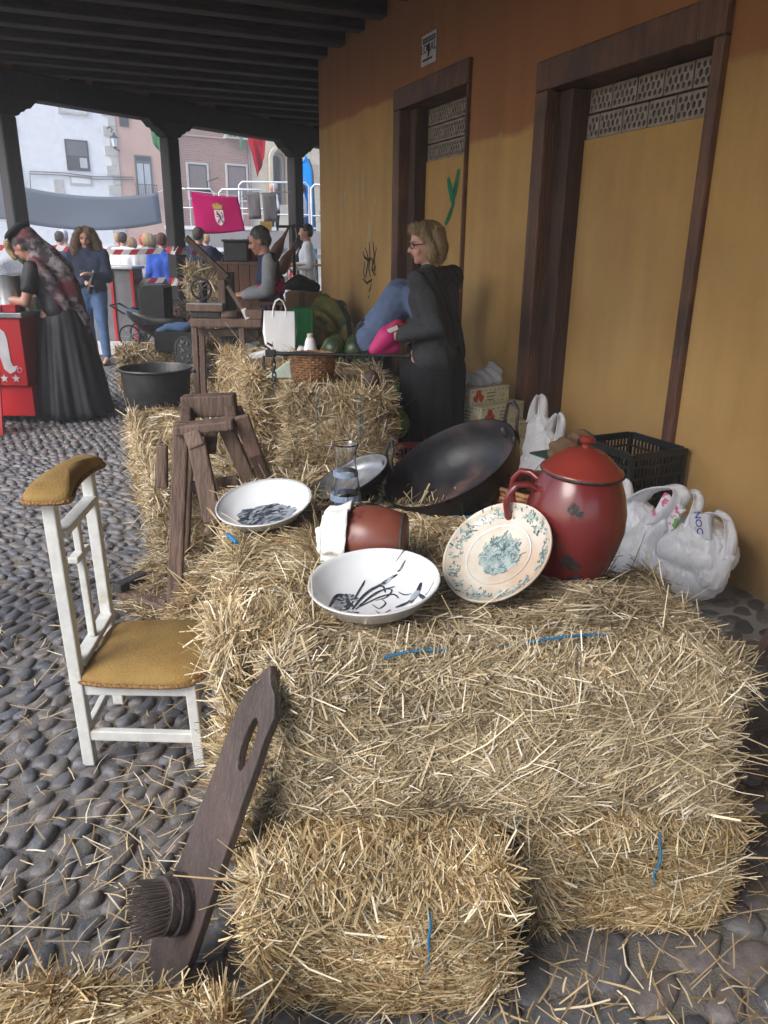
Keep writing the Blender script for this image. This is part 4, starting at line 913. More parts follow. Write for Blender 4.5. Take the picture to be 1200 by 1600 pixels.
for a_, p_ in ((0, P3[0]), (1, P3[1])):
    c_ = S(a_, 0)+t.location; MB().tube([c_-t.location, Vector((p_.x, p_.y, c_.z+.05))-t.location], .006, 5).build('cord', 'tape_white', t)
FC = [(-3.10, 13, 2.30), (-2.36, 13, 2.22), (-2.27, 13, 1.73), (-3.05, 13, 1.67)]
t, S, nr = banner_thing('pink_flag', 'magenta flag with a crowned white shield and lion', 'flag', FC, 'flag_pink', sag=.02, wave=.010, nx=24, nz=14)
def FS(off): return lambda a, b: S(a, b)+nr*off*(1 if nr.y < 0 else -1)
def patch(poly, off, name, m):
    mb = MB(); tri = tessellate_polygon([[Vector((x, y, 0)) for x, y in poly]]); fs = FS(off); mb.add([fs(x, y) for x, y in poly], [tuple(q) for q in tri]); mb.build(name, m, t)
sh_ = [(.44, .38), (.50, .375), (.56, .375), (.63, .38), (.63, .55), (.625, .65), (.60, .73), (.57, .77), (.535, .80), (.50, .77), (.47, .73), (.445, .65), (.44, .55)]
patch(sh_, .010, 'shield', 'flag_white')
cw_ = [(.44, .36), (.415, .22), (.45, .27), (.465, .19), (.495, .25), (.525, .17), (.555, .25), (.585, .19), (.60, .27), (.64, .22), (.61, .36)]
patch(cw_, .010, 'crown', 'flag_gold')
lion = MB()
for pts, wd in [([(.50, .44), (.51, .48), (.54, .52), (.555, .58), (.545, .63)], .045), ([(.49, .43), (.515, .435)], .05), ([(.52, .50), (.49, .50), (.465, .48)], .022), ([(.53, .54), (.495, .56), (.47, .545)], .022), ([(.55, .62), (.51, .65), (.50, .71), (.475, .72)], .026), ([(.55, .62), (.575, .66), (.595, .71), (.575, .73)], .026), ([(.555, .58), (.60, .58), (.605, .50), (.585, .45), (.60, .42)], .018)]: ribbon(lion, pts, wd, FS(.016))
lion.build('lion', 'flag_purple', t)
for k, (x0, x1, z0, z1) in enumerate(((-2.31, -2.10, 2.33, 1.92), (-2.06, -1.83, 2.32, 1.88))):
    banner_thing('grey_cloth', ('left' if k == 0 else 'right')+' of two small grey cloths pegged beside the pink flag', 'cloth', [(x0, 13.5, z0), (x1, 13.5, z0), (x1+.02, 13.5, z1), (x0+.02, 13.5, z1-.01)], 'cloth_gray', wave=.008, nx=8, nz=6, seed=k)
pn = thing('pennant', 'small gold pointed pennant under the right grey cloth', 'pennant', (-2.0, 13.45, 1.62)); MB().prism([(-.10, .26), (.10, .26), (.09, .14), (0, 0), (-.09, .14)], .01, Matrix(((1, 0, 0, 0), (0, 0, -1, 0), (0, 1, 0, 0), (0, 0, 0, 1)))).build('cloth', 'flag_gold', pn)
ln_ = thing('clothes_line', 'thin pale line strung across the arcade carrying the flag and cloths', 'line', (-3.05, 11.73, 2.3)); MB().tube([(.05, .1, .02), (-.05, 1.27, .0), (.75, 1.27, -.07), (1.2, 1.77, .03), (1.48, 2.2, .06)], .006, 5).build('cord', 'tape_white', ln_)
t, S, nr = banner_thing('red_drape', 'crimson cloth hanging from a window of the brick house', 'drape', [(-3.85, 22, 4.9), (-3.12, 22, 4.9), (-3.25, 22, 3.7), (-3.45, 22, 3.2)], 'red_drape', wave=.06, nx=12, nz=14)
MB().tube([(-.4, 0, 1.5), (.9, 0, 1.5)], .02, 6).build('rod', 'lamp_iron', t)
t, S, nr = banner_thing('green_drape', 'narrow green cloth beside the post capital on the pink house', 'drape', [(-6.85, 24, 5.2), (-6.4, 24, 5.2), (-6.45, 24, 3.9), (-6.7, 24, 4.2)], 'leaf_green', wave=.03, nx=6, nz=8)
# feather flag
ft = thing('feather_flag', 'tall blue feather banner with white letters by the wall corner', 'banner', (-1.86, 20, 0))
def fcurve(b): return Vector((-.04+.13*b-.30*max(0, b-.80)**1.3*5, 0, 1.1+2.5*b-max(0, b-.9)*.4))
def FE(a, b):
    p = Vector((.12-.10*b-.62*max(0, b-.86)**1.15*2.2, 0, .7+2.92*b-1.2*max(0, b-.93)**1.5)); wd_ = .34-.10*b if b < .93 else .247*max(.0, (1-b)/.07)**.5
    return p+Vector((-wd_*(1-a), .02*math.sin(3*a+5*b), -.16*(1-a)*b*b))
MB().grid(FE, 6, 30).build('sail', 'feather_blue', ft, True, solid=.01, ang=180)
MB().tube([FE(1, b/20)+Vector((.012, 0, 0)) for b in range(0, 20)], .016, 6).build('pole', 'lamp_iron', ft); MB().tube([(.13, 0, 0), (.13, 0, .75)], .016, 6).build('lower_pole', 'lamp_iron', ft); MB().lathe([(0, 0), (.25, 0), (.24, .05), (0, .06)], 16, (.13, 0, 0)).build('foot', 'lamp_iron', ft)
text('caT', .40, 'flag_white', ft, Matrix.Translation((.0, -.04, 1.75)) @ Matrix.Rotation(R(90), 4, 'X') @ Matrix.Rotation(R(90), 4, 'Z'), ext=.004)
# barriers
def barrier(label, x0, x1, y, m, h=1.15):
    t = thing('crowd_barrier', label, 'barrier', ((x0+x1)/2, y, 0)); hw_2 = (x1-x0)/2
    MB().tube([(-hw_2, 0, .15), (-hw_2, 0, h-.1), (-hw_2+.1, 0, h), (hw_2-.1, 0, h), (hw_2, 0, h-.1), (hw_2, 0, .15)], .02, 8, closed=True).build('frame', m, t, True)
    n_ = int((x1-x0)/.14)
    for i in range(1, n_): MB().tube([(-hw_2+2*hw_2*i/n_, 0, .15), (-hw_2+2*hw_2*i/n_, 0, h)], .010, 6).build('bar', m, t)
    for q in (-1, 1): MB().tube([(q*hw_2*.8, -.25, .02), (q*hw_2*.8, 0, .15), (q*hw_2*.8, .25, .02)], .018, 6).build('foot', m, t)
barrier('yellow crowd barrier behind the striped tape left of the taped post', -5.1, -3.55, 13.3, 'yellow_barrier'); barrier('pale crowd barrier in front of the white-shirted man', -1.75, .2, 12.9, 'yellow_barrier', 1.22)
# striped tape
def tape(label, pts, wd=.075, lift=0):
    t = thing('barrier_tape', label, 'tape', pts[0]); o = Vector(pts[0]); P_ = [Vector(p) for p in pts]
    L_ = [0]
    for a_, b_ in zip(P_, P_[1:]): L_.append(L_[-1]+(b_-a_).length)
    tot = L_[-1]
    def at(s):
        for i in range(len(P_)-1):
            if s <= L_[i+1] or i == len(P_)-2:
                r_ = (s-L_[i])/(L_[i+1]-L_[i]); q = P_[i].lerp(P_[i+1], r_); return q-Vector((0, 0, .05*4*r_*(1-r_)*min(1, (L_[i+1]-L_[i])/2)))
    mw, mr_ = MB(), MB(); st_ = .11; n_ = int(tot/st_)
    for i in range(n_):
        s0, s1 = i*st_, min(tot, (i+1)*st_); k_ = .06
        vs = [at(s0)-o, at(s1)-o, at(min(tot, s1+k_))-o+Vector((0, 0, wd)), at(min(tot, s0+k_))-o+Vector((0, 0, wd))]
        (mw if i % 2 else mr_).add(vs, [(0, 1, 2, 3)])
    mw.build('white_stripe', 'tape_white', t, solid=.003); mr_.build('red_stripe', 'tape_red', t, solid=.003)
p1 = P3[1]
tape('upper striped tape running left from the taped post', [(-5.6, 11.0, 1.42), (-4.6, 11.3, 1.40), (-3.2, 11.62, 1.38)]); tape('lower striped tape running left from the taped post', [(-5.6, 11.0, .98), (-4.6, 11.3, .99), (-3.2, 11.62, .98)])
tape('upper striped tape between the taped post and the next', [(-2.9, 11.9, 1.36), (-2.3, 12.8, 1.36), (-1.68, 13.82, 1.40)]); tape('lower striped tape between the taped post and the next', [(-2.9, 11.9, .96), (-2.3, 12.8, .93), (-1.68, 13.82, .95)])
def wrap(label, p, z, n_=2):
    pts = []
    for k in range(n_*4+1): a_ = math.pi/4+k*math.pi/2+az; pts.append((p.x+.158*math.cos(a_), p.y+.158*math.sin(a_), z+.02*(k % 3)))
    tape(label, pts, .09)
wrap('upper striped tape wound round the post beside the pink flag', P3[1], 1.36); wrap('lower striped tape wound round the post beside the pink flag', P3[1], .93, 3); wrap('upper striped tape wound round the post nearest the wall corner', P3[2], 1.36); wrap('lower striped tape wound round the post nearest the wall corner', P3[2], .95, 3)
# grey stall with a red frame, low white platform
sb = thing('grey_stall', 'grey panelled counter with red edging behind the woman in jeans', 'stall', (-3.98, 11.45, 0))
MB().b2(-.75, .34, -.02, .5, .05, 1.16).build('panel', 'panel_gray', sb, bev=.01)
for x_ in (-.75, .03, .325): MB().b2(x_, x_+.035, -.045, -.02, .05, 1.16).build('edge_strip', 'sign_red', sb)
MB().b2(-.78, .37, -.06, .52, 1.16, 1.20).build('top', 'galvanised', sb, bev=.008)
wp = thing('white_plinth', 'low white plinth on the ground behind the woman in jeans', 'plinth', (-3.98, 11.2, 0)); MB().b2(-.4, .42, -.15, .18, 0, .16).build('slab', 'window_white', wp, bev=.01)

# ================================================================ LEFT: RED COUNTER
rc = thing('drinks_counter', 'red drinks counter with a white blackletter n and two stars', 'counter', (-3.07, 6.6, 0))
MB().b2(-1.1, -.01, 0, .55, .33, .90).build('front_panel', 'sign_red', rc, bev=.008)
MB().b2(-1.1, .005, .03, .52, .06, .325).build('lower_panel', 'sign_red', rc, bev=.008)
MB().b2(-1.12, .02, -.02, .57, .90, .945).build('worktop', 'cooler_steel', rc, bev=.008)
MX = Matrix(((1, 0, 0, 0), (0, 0, -1, -.001), (0, 1, 0, 0), (0, 0, 0, 1)))
nn = [(-.36, .48), (-.30, .48), (-.30, .70), (-.255, .765), (-.225, .735), (-.215, .58), (-.195, .475), (-.15, .435), (-.105, .455), (-.075, .505), (-.115, .50), (-.13, .54), (-.135, .73), (-.15, .785), (-.19, .82), (-.25, .825), (-.31, .79), (-.36, .80)]
MB().prism(nn, .004, MX).build('letter_n', 'sign_white', rc, fix=True)
def star(cx, cz, r): return [(cx+(r if k % 2 == 0 else r*.42)*math.cos(R(90+36*k)), cz+(r if k % 2 == 0 else r*.42)*math.sin(R(90+36*k))) for k in range(10)]
for k, cx in enumerate((-.205, -.105, -.305)): MB().prism(star(cx, .395, .038), .004, MX).build('star', 'sign_white', rc, fix=True)
MB().prism(circ(.022, 16, -.065, .468), .004, MX).build('registered_mark', 'sign_white', rc); MB().prism(circ(.017, 16, -.065, .468), .005, MX).build('mark_centre', 'sign_red', rc)
af = thing('red_sign_board', 'red folding sign board standing in front of the drinks counter', 'sign', (-3.22, 6.25, 0))
MB().box((-.08, 0, .34), (.28, .02, .50), Matrix.Rotation(R(-8), 3, 'X')).build('panel', 'sign_red', af)
for q in (-.21, .065): MB().bar((q, -.08, 0), (q, .05, .72), .03, .02).build('leg', 'sign_red', af)
pt = thing('steel_pot', 'steel pot standing on the drinks counter', 'pot', (-3.22, 6.80, .947)); MB().lathe([(0, 0), (.11, 0), (.105, .01), (.095, .28), (.10, .29), (.085, .29), (.08, .02), (0, .02)], 24).build('bowl', 'steel', pt, True)
for k, (x_, y_, w_, h_, m_, lb) in enumerate(((-3.17, 6.66, .13, .05, 'sign_red', 'red tray beside the steel pot on the counter'), (-3.28, 6.64, .10, .045, 'paper_white', 'white napkin pack at the counter edge'), (-3.09, 6.95, .07, .10, 'carton_cream', 'small cream carton behind the red tray'))):
    b_ = thing('counter_box', lb, 'box', (x_, y_, .947)); MB().b2(-w_/2, w_/2, -.05, .05, 0, h_).build('body', m_, b_, bev=.004); MB().b2(-w_/2-.003, w_/2+.003, -.053, .053, h_, h_+.008).build('lid', m_, b_)
cb = thing('open_carton', 'open brown carton with clear film held behind the woman in the shawl', 'box', (-3.25, 7.3, .947))
for q in ((-.16, .16, -.12, -.11), (-.16, .16, .11, .12), (-.16, -.15, -.11, .11), (.15, .16, -.11, .11)): MB().b2(*q, 0, .26).build('side', 'carton_brown', cb)
MB().b2(-.15, .15, -.11, .11, 0, .01).build('bottom', 'carton_brown', cb); MB().grid(lambda a, b: (-.2+.4*a, -.12-.1*b, .26+.08*math.sin(4*a)*b+.1*b), 6, 4).build('film', 'film_plastic', cb, True, solid=.002)

# ---------------------------------------------------------------- cauldron on trivet
cd = thing('cauldron', 'large black iron cauldron standing on three legs', 'cauldron', (-1.865, 6.25, .085))
MB().lathe([(0, .12), (.13, .125), (.21, .155), (.25, .215), (.264, .33), (.275, .45), (.288, .46), (.290, .47), (.282, .475), (.272, .465), (.258, .33), (.24, .225), (.2, .175), (.1, .145), (0, .14)], 48).build('pot', 'cast_iron', cd, True)
MB().tube([(.284*math.cos(2*math.pi*i/48), .284*math.sin(2*math.pi*i/48), .468) for i in range(48)], .009, 6, closed=True).build('rim', 'iron_rim', cd, True)
for k in range(3):
    a_ = R(215+120*k); c_, s_ = math.cos(a_), math.sin(a_); MB().tube([(.17*c_, .17*s_, .15), (.23*c_, .23*s_, .16), (.25*c_, .25*s_, -.085)], .013, 7).build('leg', 'cast_iron', cd, True)
for q in (-1, 1): MB().tube([(q*.28, -.03, .44), (q*.31, -.03, .45), (q*.32, 0, .44), (q*.31, .03, .45), (q*.28, .03, .44)], .009, 6).build('lug', 'cast_iron', cd, True)

# ---------------------------------------------------------------- workbench and things on it
wb = thing('workbench', 'narrow brown wooden workbench on splayed legs with a lever post', 'workbench', (-1.40, 6.95, 0))
MB().b2(-.30, .32, -.16, .16, .83, .90).build('top', 'bench_wood', wb, bev=.008)
for x_, y_, dx, dy in ((-.27, -.12, 0, -.05), (.14, -.12, .03, -.06), (-.26, .12, -.05, .1), (.27, .12, .05, .1)): MB().bar((x_, y_, .83), (x_+dx, y_+dy, 0), .05, .045).build('leg', 'bench_wood', wb, bev=.006)
MB().b2(-.27, .27, -.03, .03, .74, .80).build('rail', 'bench_wood', wb, bev=.005)
MB().b2(-.02, .06, .02, .10, .90, 1.28).build('lever_post', 'dark_wood', wb, bev=.008); MB().b2(-.06, .0, -.06, .02, .90, 1.22).build('front_post', 'worn_wood', wb, bev=.008)
MB().bar((-.30, -.10, 1.56), (.02, -.02, 1.24), .05, .035).build('upper_lever', 'worn_wood', wb, bev=.006); MB().bar((.02, -.05, 1.17), (.19, -.14, .93), .035, .03).build('lower_lever', 'worn_wood', wb, bev=.005)
MB().bar((.165, -.128, .985), (.205, -.147, .90), .045, .034).build('lever_handle', 'window_white', wb, bev=.005)
MB().lathe([(0, .90), (.10, .90), (.11, .92), (.10, .96), (0, .965)], 20, (.02, -.02, 0)).build('collar', 'worn_wood', wb, True)
MB().b2(.18, .33, -.16, .02, .90, .98).build('end_block', 'bench_wood', wb, bev=.008)
sm = thing('sewing_machine', 'old black sewing machine with a spoked hand wheel on the workbench', 'sewing machine', (-1.60, 6.92, .902))
MB().b2(-.10, .16, -.09, .09, 0, .055).build('case_foot', 'dark_wood', sm, bev=.008); MB().b2(-.13, .19, -.11, .11, .055, .115).build('wooden_base', 'bench_wood', sm, bev=.008); MB().b2(-.125, .185, -.105, .105, .116, .124).build('bed_plate', 'steel', sm)
MB().chain([(0, 0, .12), (0, 0, .22), (0, .02, .26), (-.0, .10, .27)], [.035, .03, .032, .026]).build('arm', 'cast_iron', sm, True); MB().cap((0, .10, .27), (0, .10, .15), .022, .016).build('needle_head', 'cast_iron', sm, True)
wh = MB().tube([(.085*math.cos(2*math.pi*i/24), -.055, .24+.085*math.sin(2*math.pi*i/24)) for i in range(24)], .011, 7, closed=True).build('hand_wheel', 'cast_iron', sm, True)
for k in range(9): a_ = 2*math.pi*k/9; MB().tube([(0, -.055, .24), (.082*math.cos(a_), -.055, .24+.082*math.sin(a_))], .005, 5).build('spoke', 'iron_rim', wh)
dr = thing('churn', 'dark banded wooden churn standing under the workbench', 'barrel', (-1.42, 7.2, 0))
MB().lathe([(0, 0), (.14, 0), (.15, .2), (.135, .5), (.11, .78), (0, .78)], 20).build('barrel', 'dark_wood', dr, True)
for z_, r_ in ((.1, .15), (.35, .15), (.6, .133)): MB().lathe([(r_, z_-.015), (r_+.006, z_-.015), (r_+.006, z_+.015), (r_, z_+.015)], 20).build('hoop', 'iron_rim', dr, True)
ov = thing('oval_plaque', 'oval black iron plaque with pale rim leaning below the workbench', 'plaque', (-1.96, 7.55, .0))
TL = Matrix.Translation((0, 0, .40)) @ Matrix.Rotation(R(80), 4, 'X')
MB().prism(circ(.085, 24, 0, .13, .125), .03, TL).build('plate', 'cast_iron', ov, True); MB().tube([TL @ Vector((.085*math.cos(2*math.pi*i/24), .13+.125*math.sin(2*math.pi*i/24), .03)) for i in range(24)], .010, 6, closed=True).build('rim', 'iron_rim', ov, True)
mb = MB()
for k in range(14): mb.ell(TL @ Vector((rnd.uniform(-.045, .045), .13+rnd.uniform(-.085, .085), .034)), (.012, .012, .016), nu=7, nv=5)
mb.build('relief', 'steel', ov, True)
MB().b2(-.11, .11, -.09, .10, 0, .405).build('stone_foot', 'concrete', ov, bev=.02)
for k, (x_, z_, r_) in enumerate(((-1.70, .30, .07), (-1.62, .20, .06))):
    t = thing('flat_iron', ('upper' if k == 0 else 'lower')+' old flat iron on the hay under the workbench', 'flat iron', (x_, 7.35, z_+.10)); MB().prism([(-.11, -.05), (.05, -.055), (.12, 0), (.05, .055), (-.11, .05)], .05).build('sole', 'cast_iron', t, bev=.006); MB().tube([(-.08, 0, .05), (-.07, 0, .11), (.05, 0, .11), (.06, 0, .05)], .013, 7).build('handle', 'dark_wood', t, True)
bkt = thing('pale_bucket', 'pale blue enamel bucket standing behind the workbench', 'bucket', (-1.20, 7.05, .50)); MB().lathe([(0, 0), (.07, 0), (.09, .17), (.095, .175), (.085, .17), (.066, .01), (0, .01)], 22).build('body', mat('enamel_pale', (.42, .52, .56), None, .3), bkt, True); MB().tube([(.09*math.cos(R(q)), 0, .17-.05*math.sin(R(q))) for q in range(0, 181, 15)], .004, 5).build('handle', 'iron_rim', bkt)
bs_ = thing('bench_stool', 'low wooden stool carrying the pale bucket', 'stool', (-1.20, 7.05, 0)); MB().b2(-.16, .16, -.14, .14, .45, .498).build('seat', 'bench_wood', bs_, bev=.006)
for x_ in (-.13, .13):
    for y_ in (-.11, .11): MB().bar((x_, y_, .45), (x_*1.15, y_*1.15, 0), .035, .035).build('leg', 'bench_wood', bs_)
# slatted red-brown chair by the man
sc_ = thing('slat_chair', 'red-brown slatted chair in front of the grey-haired person', 'chair', (-1.12, 7.25, 0))
for k in range(6): MB().bar((-.13+.055*k, 0, .45), (-.13+.055*k, .05, .98), .022, .016).build('slat', 'door_wood', sc_)
MB().b2(-.18, .18, -.35, .02, .42, .46).build('seat', 'door_wood', sc_, bev=.006); MB().bar((-.19, .05, 1.0), (.19, .05, 1.0), .05, .025).build('top_rail', 'door_wood', sc_)
for x_ in (-.16, .16):
    for y_ in (-.33, 0): MB().b2(x_-.018, x_+.018, y_-.018, y_+.018, 0, .42).build('leg', 'door_wood', sc_)

# ---------------------------------------------------------------- pram on its bale
pr = thing('pram', 'old black baby carriage with raised square hood on a hay bale', 'pram', (-2.45, 8.45, .47))
def hull(a, b):
    x = -.30+.62*a; hgt = .10+.20*(2*a-1)**2*(1 if a < .5 else .5); ang_ = math.pi*b; return (x, -.17*math.cos(ang_)*(1-.5*(2*a-1)**4), .30-(.30-hgt*.7+.02)*math.sin(ang_)*.95+.09*max(0, .5-a)*2)
MB().grid(hull, 18, 12).build('body', 'black_leather', pr, True, solid=.012, ang=180)
mb = MB()
for q in (-1, 1): mb.prism([(-.13, .22), (.12, .22), (.13, .60), (.08, .63), (-.10, .62), (-.14, .56)], .012, Matrix(((1, 0, 0, 0), (0, 0, -1, q*.16+.006), (0, 1, 0, 0), (0, 0, 0, 1))))
mb.b2(-.13, .12, -.16, .16, .60, .63); mb.b2(-.145, -.128, -.16, .16, .25, .60); mb.build('hood', 'black_leather', pr, bev=.02)
MB().tube([(-.30, -.15, .33), (-.45, -.15, .42), (-.45, .15, .42), (-.30, .15, .33)], .010, 6).build('handle', 'black_plastic', pr, True)
MB().box((-.22, -.10, .36), (.14, .1, .03), Matrix.Rotation(R(15), 3, 'Y')).build('blanket', 'shirt_blue', pr, bev=.01)
for x_ in (-.26, .22):
    for q in (-1, 1):
        wl_ = MB().tube([(x_+.11*math.cos(2*math.pi*i/22), q*.19, .0+.11+.11*math.sin(2*math.pi*i/22)) for i in range(22)], .010, 6, closed=True).build('wheel', 'black_plastic', pr, True)
        sp_ = MB()
        for k in range(8): a_ = math.pi*k/4; sp_.tube([(x_, q*.19, .11), (x_+.105*math.cos(a_), q*.19, .11+.105*math.sin(a_))], .003, 4)
        sp_.build('spokes', 'steel', wl_)
    MB().tube([(x_, -.19, .11), (x_, .19, .11)], .008, 6).build('axle', 'steel', pr)
cs = thing('black_case', 'open black case stuffed with jeans and bottles beside the pram', 'case', (-2.20, 8.20, .45))
for q in ((-.20, .20, -.12, -.105), (-.20, .20, .105, .12), (-.20, -.185, -.105, .105), (.185, .20, -.105, .105)): MB().b2(*q, 0, .20).build('side', 'black_leather', cs)
mb = MB(); mb.chain([(-.15, -.08, .20), (-.05, -.05, .24), (.08, -.06, .22), (.16, 0, .26)], [.035, .045, .04, .04]); mb.chain([(-.1, .04, .22), (.1, .05, .24)], [.05, .05]); blob(mb, 'folded_jeans', 'denim', cs, .014, 3, .5, folds(.008)); MB().b2(-.185, .185, -.105, .105, 0, .16).build('padding', 'black_leather', cs)
MB().cap((.14, -.02, .24), (.17, .02, .33), .02, .016).build('red_bottle', 'crate_red', cs, True)
rp = thing('terracotta_stool', 'small wooden stool with a terracotta pot beside the pram', 'stool', (-2.25, 9.0, 0)); MB().b2(-.17, .17, -.12, .12, .80, .83).build('seat', 'bench_wood', rp); MB().lathe([(0, .66), (.05, .66), (.06, .795), (0, .795)], 14).build('pot', 'clay', rp, True)
for x_ in (-.13, .13):
    for y_ in (-.09, .09): MB().b2(x_-.015, x_+.015, y_-.015, y_+.015, 0, .80).build('leg', 'bench_wood', rp)
MB().b2(-.13, .13, -.09, .09, .62, .655).build('shelf', 'bench_wood', rp)

# ---------------------------------------------------------------- trunk, boxes, hams, sacks behind
tk = thing('plank_chest', 'brown plank chest standing behind the lever post', 'chest', (-1.56, 9.0, 0))
for k in range(5): MB().b2(-.30+.12*k, -.185+.12*k, -.22, .22, .02, 1.30).build('plank', 'door_wood', tk, bev=.006)
MB().b2(-.31, .31, -.21, .23, 1.30, 1.335).build('lid', 'worn_wood', tk, bev=.006)
bb = thing('black_bin', 'square black tub on top of the plank chest', 'tub', (-1.66, 8.95, 1.337)); MB().b2(-.13, .13, -.11, .11, 0, .20).build('body', 'crate_black', bb, bev=.01); MB().b2(-.145, .145, -.125, .125, .20, .225).build('rim', 'crate_black', bb, bev=.006)
cp = thing('copper_pan', 'round dark copper pot behind the square black tub', 'pot', (-1.47, 9.08, 1.337)); MB().lathe([(0, 0), (.12, 0), (.14, .05), (.135, .22), (.145, .23), (.125, .225), (0, .2)], 20).build('body', 'clay', cp, True); MB().tube([(-.14, 0, .2), (-.19, 0, .21), (-.2, 0, .17), (-.14, 0, .14)], .010, 6).build('handle', 'cast_iron', cp)
bh = thing('dark_sack', 'slumped dark cloth sack on hay left of the black tub', 'sack', (-1.97, 9.1, 1.30)); mb = MB(); mb.chain([(-.1, 0, .03), (0, 0, .09), (.1, 0, .05)], [.05, .09, .06]); blob(mb, 'cloth', 'navy', bh, .015, 3, .5, folds(.01))
hr = thing('ham_rack', 'wooden rack pole holding the two hams', 'rack', (-1.12, 9.6, 0)); MB().tube([(0, 0.1, 0), (0, 0.1, 1.75)], .02, 7).build('pole', 'dark_wood', hr); MB().bar((-.2, .1, 1.72), (.12, .1, 1.72), .03, .03).build('crossbar', 'dark_wood', hr); MB().lathe([(0, 0), (.2, 0), (.19, .05), (0, .06)], 14, (0, .1, 0)).build('foot', 'dark_wood', hr)
for k, (a_, b_) in enumerate((((-.05, 0, 1.70), (-.22, 0, 1.40)), ((.06, -.05, 1.58), (-.13, -.05, 1.25)))):
    t = thing('ham', ('upper left' if k == 0 else 'lower right')+' of two long-necked brown hams tied near the far post', 'ham', (-1.12, 9.6, 0)); a_, b_ = Vector(a_), Vector(b_)
    mb = MB(); mb.chain([a_, a_.lerp(b_, .35), a_.lerp(b_, .7), b_], [.016, .026, .065, .075]); blob(mb, 'meat', 'ham', t, .012, 4); MB().cap(a_+(a_-b_)*.12, a_, .01, .014).build('hoof', 'black_leather', t, True); MB().tube([a_, (a_.x*.3, .1, 1.72)], .004, 5).build('string', 'tape_white', t)
bx = thing('cardboard_carton', 'tall brown carton beside the camouflage cloth', 'carton', (-.86, 8.25, 0)); MB().b2(-.17, .17, -.2, .2, 0, 1.06).build('body', 'carton_brown', bx, bev=.008); MB().b2(-.03, .03, -.203, .203, .2, 1.063).build('tape', 'kraft', bx)
bk = thing('black_bag', 'black bag lying on the brown carton', 'bag', (-.90, 8.2, 1.065)); mb = MB(); mb.chain([(-.13, 0, .05), (.0, 0, .09), (.17, 0, .04)], [.05, .08, .05]); blob(mb, 'cloth', 'wool_black', bk, .014, 3, .5, folds(.007)); MB().tube([(-.1, -.05, .1), (0, -.06, .17), (.1, -.05, .1)], .008, 6).build('strap', 'black_leather', bk)
cm = thing('camouflage_cloth', 'heaped green and brown camouflage cloth against the ochre wall', 'cloth', (-.60, 7.75, 0))
mb = MB(); mb.chain([(.0, .05, 0), (-.05, .05, .4), (-.08, .02, .75), (-.02, .05, .98)], [.28, .27, .22, .09]); mb.chain([(-.2, -.05, .8), (-.05, 0, .95), (.13, .08, .93), (.20, .05, .6)], [.07, .09, .1, .12]); mb.ell((-.12, -.16, .68), (.14, .10, .10)); mb.ell((.08, -.16, .45), (.15, .1, .12)); blob(mb, 'cloth', 'camo_cloth', cm, .02, 3, .5, folds(.03, (4, 4, 4), 2))
MB().tube([(.13, -.02, 1.0), (.22, -.05, .85), (.25, -.08, .6), (.26, -.1, .45)], .022, 6, flat=.5).build('strap', 'wool_black', cm, True)
def crate(t, w_, d_, h_, m_, nb=5, nr=4, wall=.012):
    """open lattice crate built bar by bar"""
    for x_ in (-1, 1):
        for y_ in (-1, 1): MB().box((x_*(w_/2-.012), y_*(d_/2-.012), h_/2), (.024, .024, h_)).build('corner', m_, t)
    for s_, L_, ax in ((-1, w_, 0), (1, w_, 0), (-1, d_, 1), (1, d_, 1)):
        fr_ = MB(); off = (d_ if ax == 0 else w_)/2-.008
        for k in range(nr+1):
            z_ = .012+(h_-.024)*k/nr; th = .035 if k in (0, nr) else .011
            fr_.box((0, s_*off, z_) if ax == 0 else (s_*off, 0, z_), (L_-.05, .010, th) if ax == 0 else (.010, L_-.05, th))
        for k in range(1, nb*2):
            q = -L_/2+.024+(L_-.048)*k/(nb*2); fr_.box((q, s_*off, h_/2) if ax == 0 else (s_*off, q, h_/2), (.009, .0085, h_-.03) if ax == 0 else (.0085, .009, h_-.03))
        fr_.build('lattice_side', m_, t)
    MB().b2(-w_/2+.02, w_/2-.02, -d_/2+.02, d_/2-.02, .004, .012).build('floor', m_, t)
gc = thing('green_crate', 'bright green plastic crate stood on end before the camouflage cloth', 'crate', (-.80, 7.35, .55), R(20)); crate(gc, .16, .26, .40, 'crate_green')
gs = thing('crate_stand', 'low wooden box under the green crate', 'box', (-.80, 7.35, 0), R(20)); MB().b2(-.15, .15, -.16, .16, 0, .547).build('body', 'bench_wood', gs, bev=.008)
# watermelons
mel = None; lay = [(0, 4, 3, .0), (1, 4, 3, .19), (2, 3, 2, .38), (3, 2, 2, .56)]
for L_, nx, ny, z_ in lay:
    for i in range(nx):
        for k in range(ny):
            x_ = -.62+.20*i+.10*(L_ % 2)+.03*rnd.uniform(-1, 1)+(.08*(L_ == 3)); y_ = 6.75+.21*k+.1*(L_ % 2)+.02*rnd.uniform(-1, 1); r_ = rnd.uniform(.092, .108)
            lb = 'dark green watermelon in the heap below the camouflage cloth'
            if mel is None:
                mel = thing('watermelon', lb, 'watermelon', (0, 0, 0), 0, 'watermelons heaped by the wall'); MB().lathe([(0, -1)]+[(math.sin(math.pi*q/10), -math.cos(math.pi*q/10)) for q in range(1, 10)]+[(0, 1)], 20).build('rind', 'melon', mel, True, ang=180); MB().cap((0, 0, .99), (.05, 0, 1.12), .05, .03, 6).build('stalk', 'kraft', mel, True); t = mel
            else: t = copy_tree(mel)
            t.location = (x_, y_, z_+r_); t.scale = (r_, r_, r_*1.15); t.rotation_euler = (rnd.uniform(.6, 1.5), rnd.uniform(-.5, .5), rnd.uniform(0, 6))
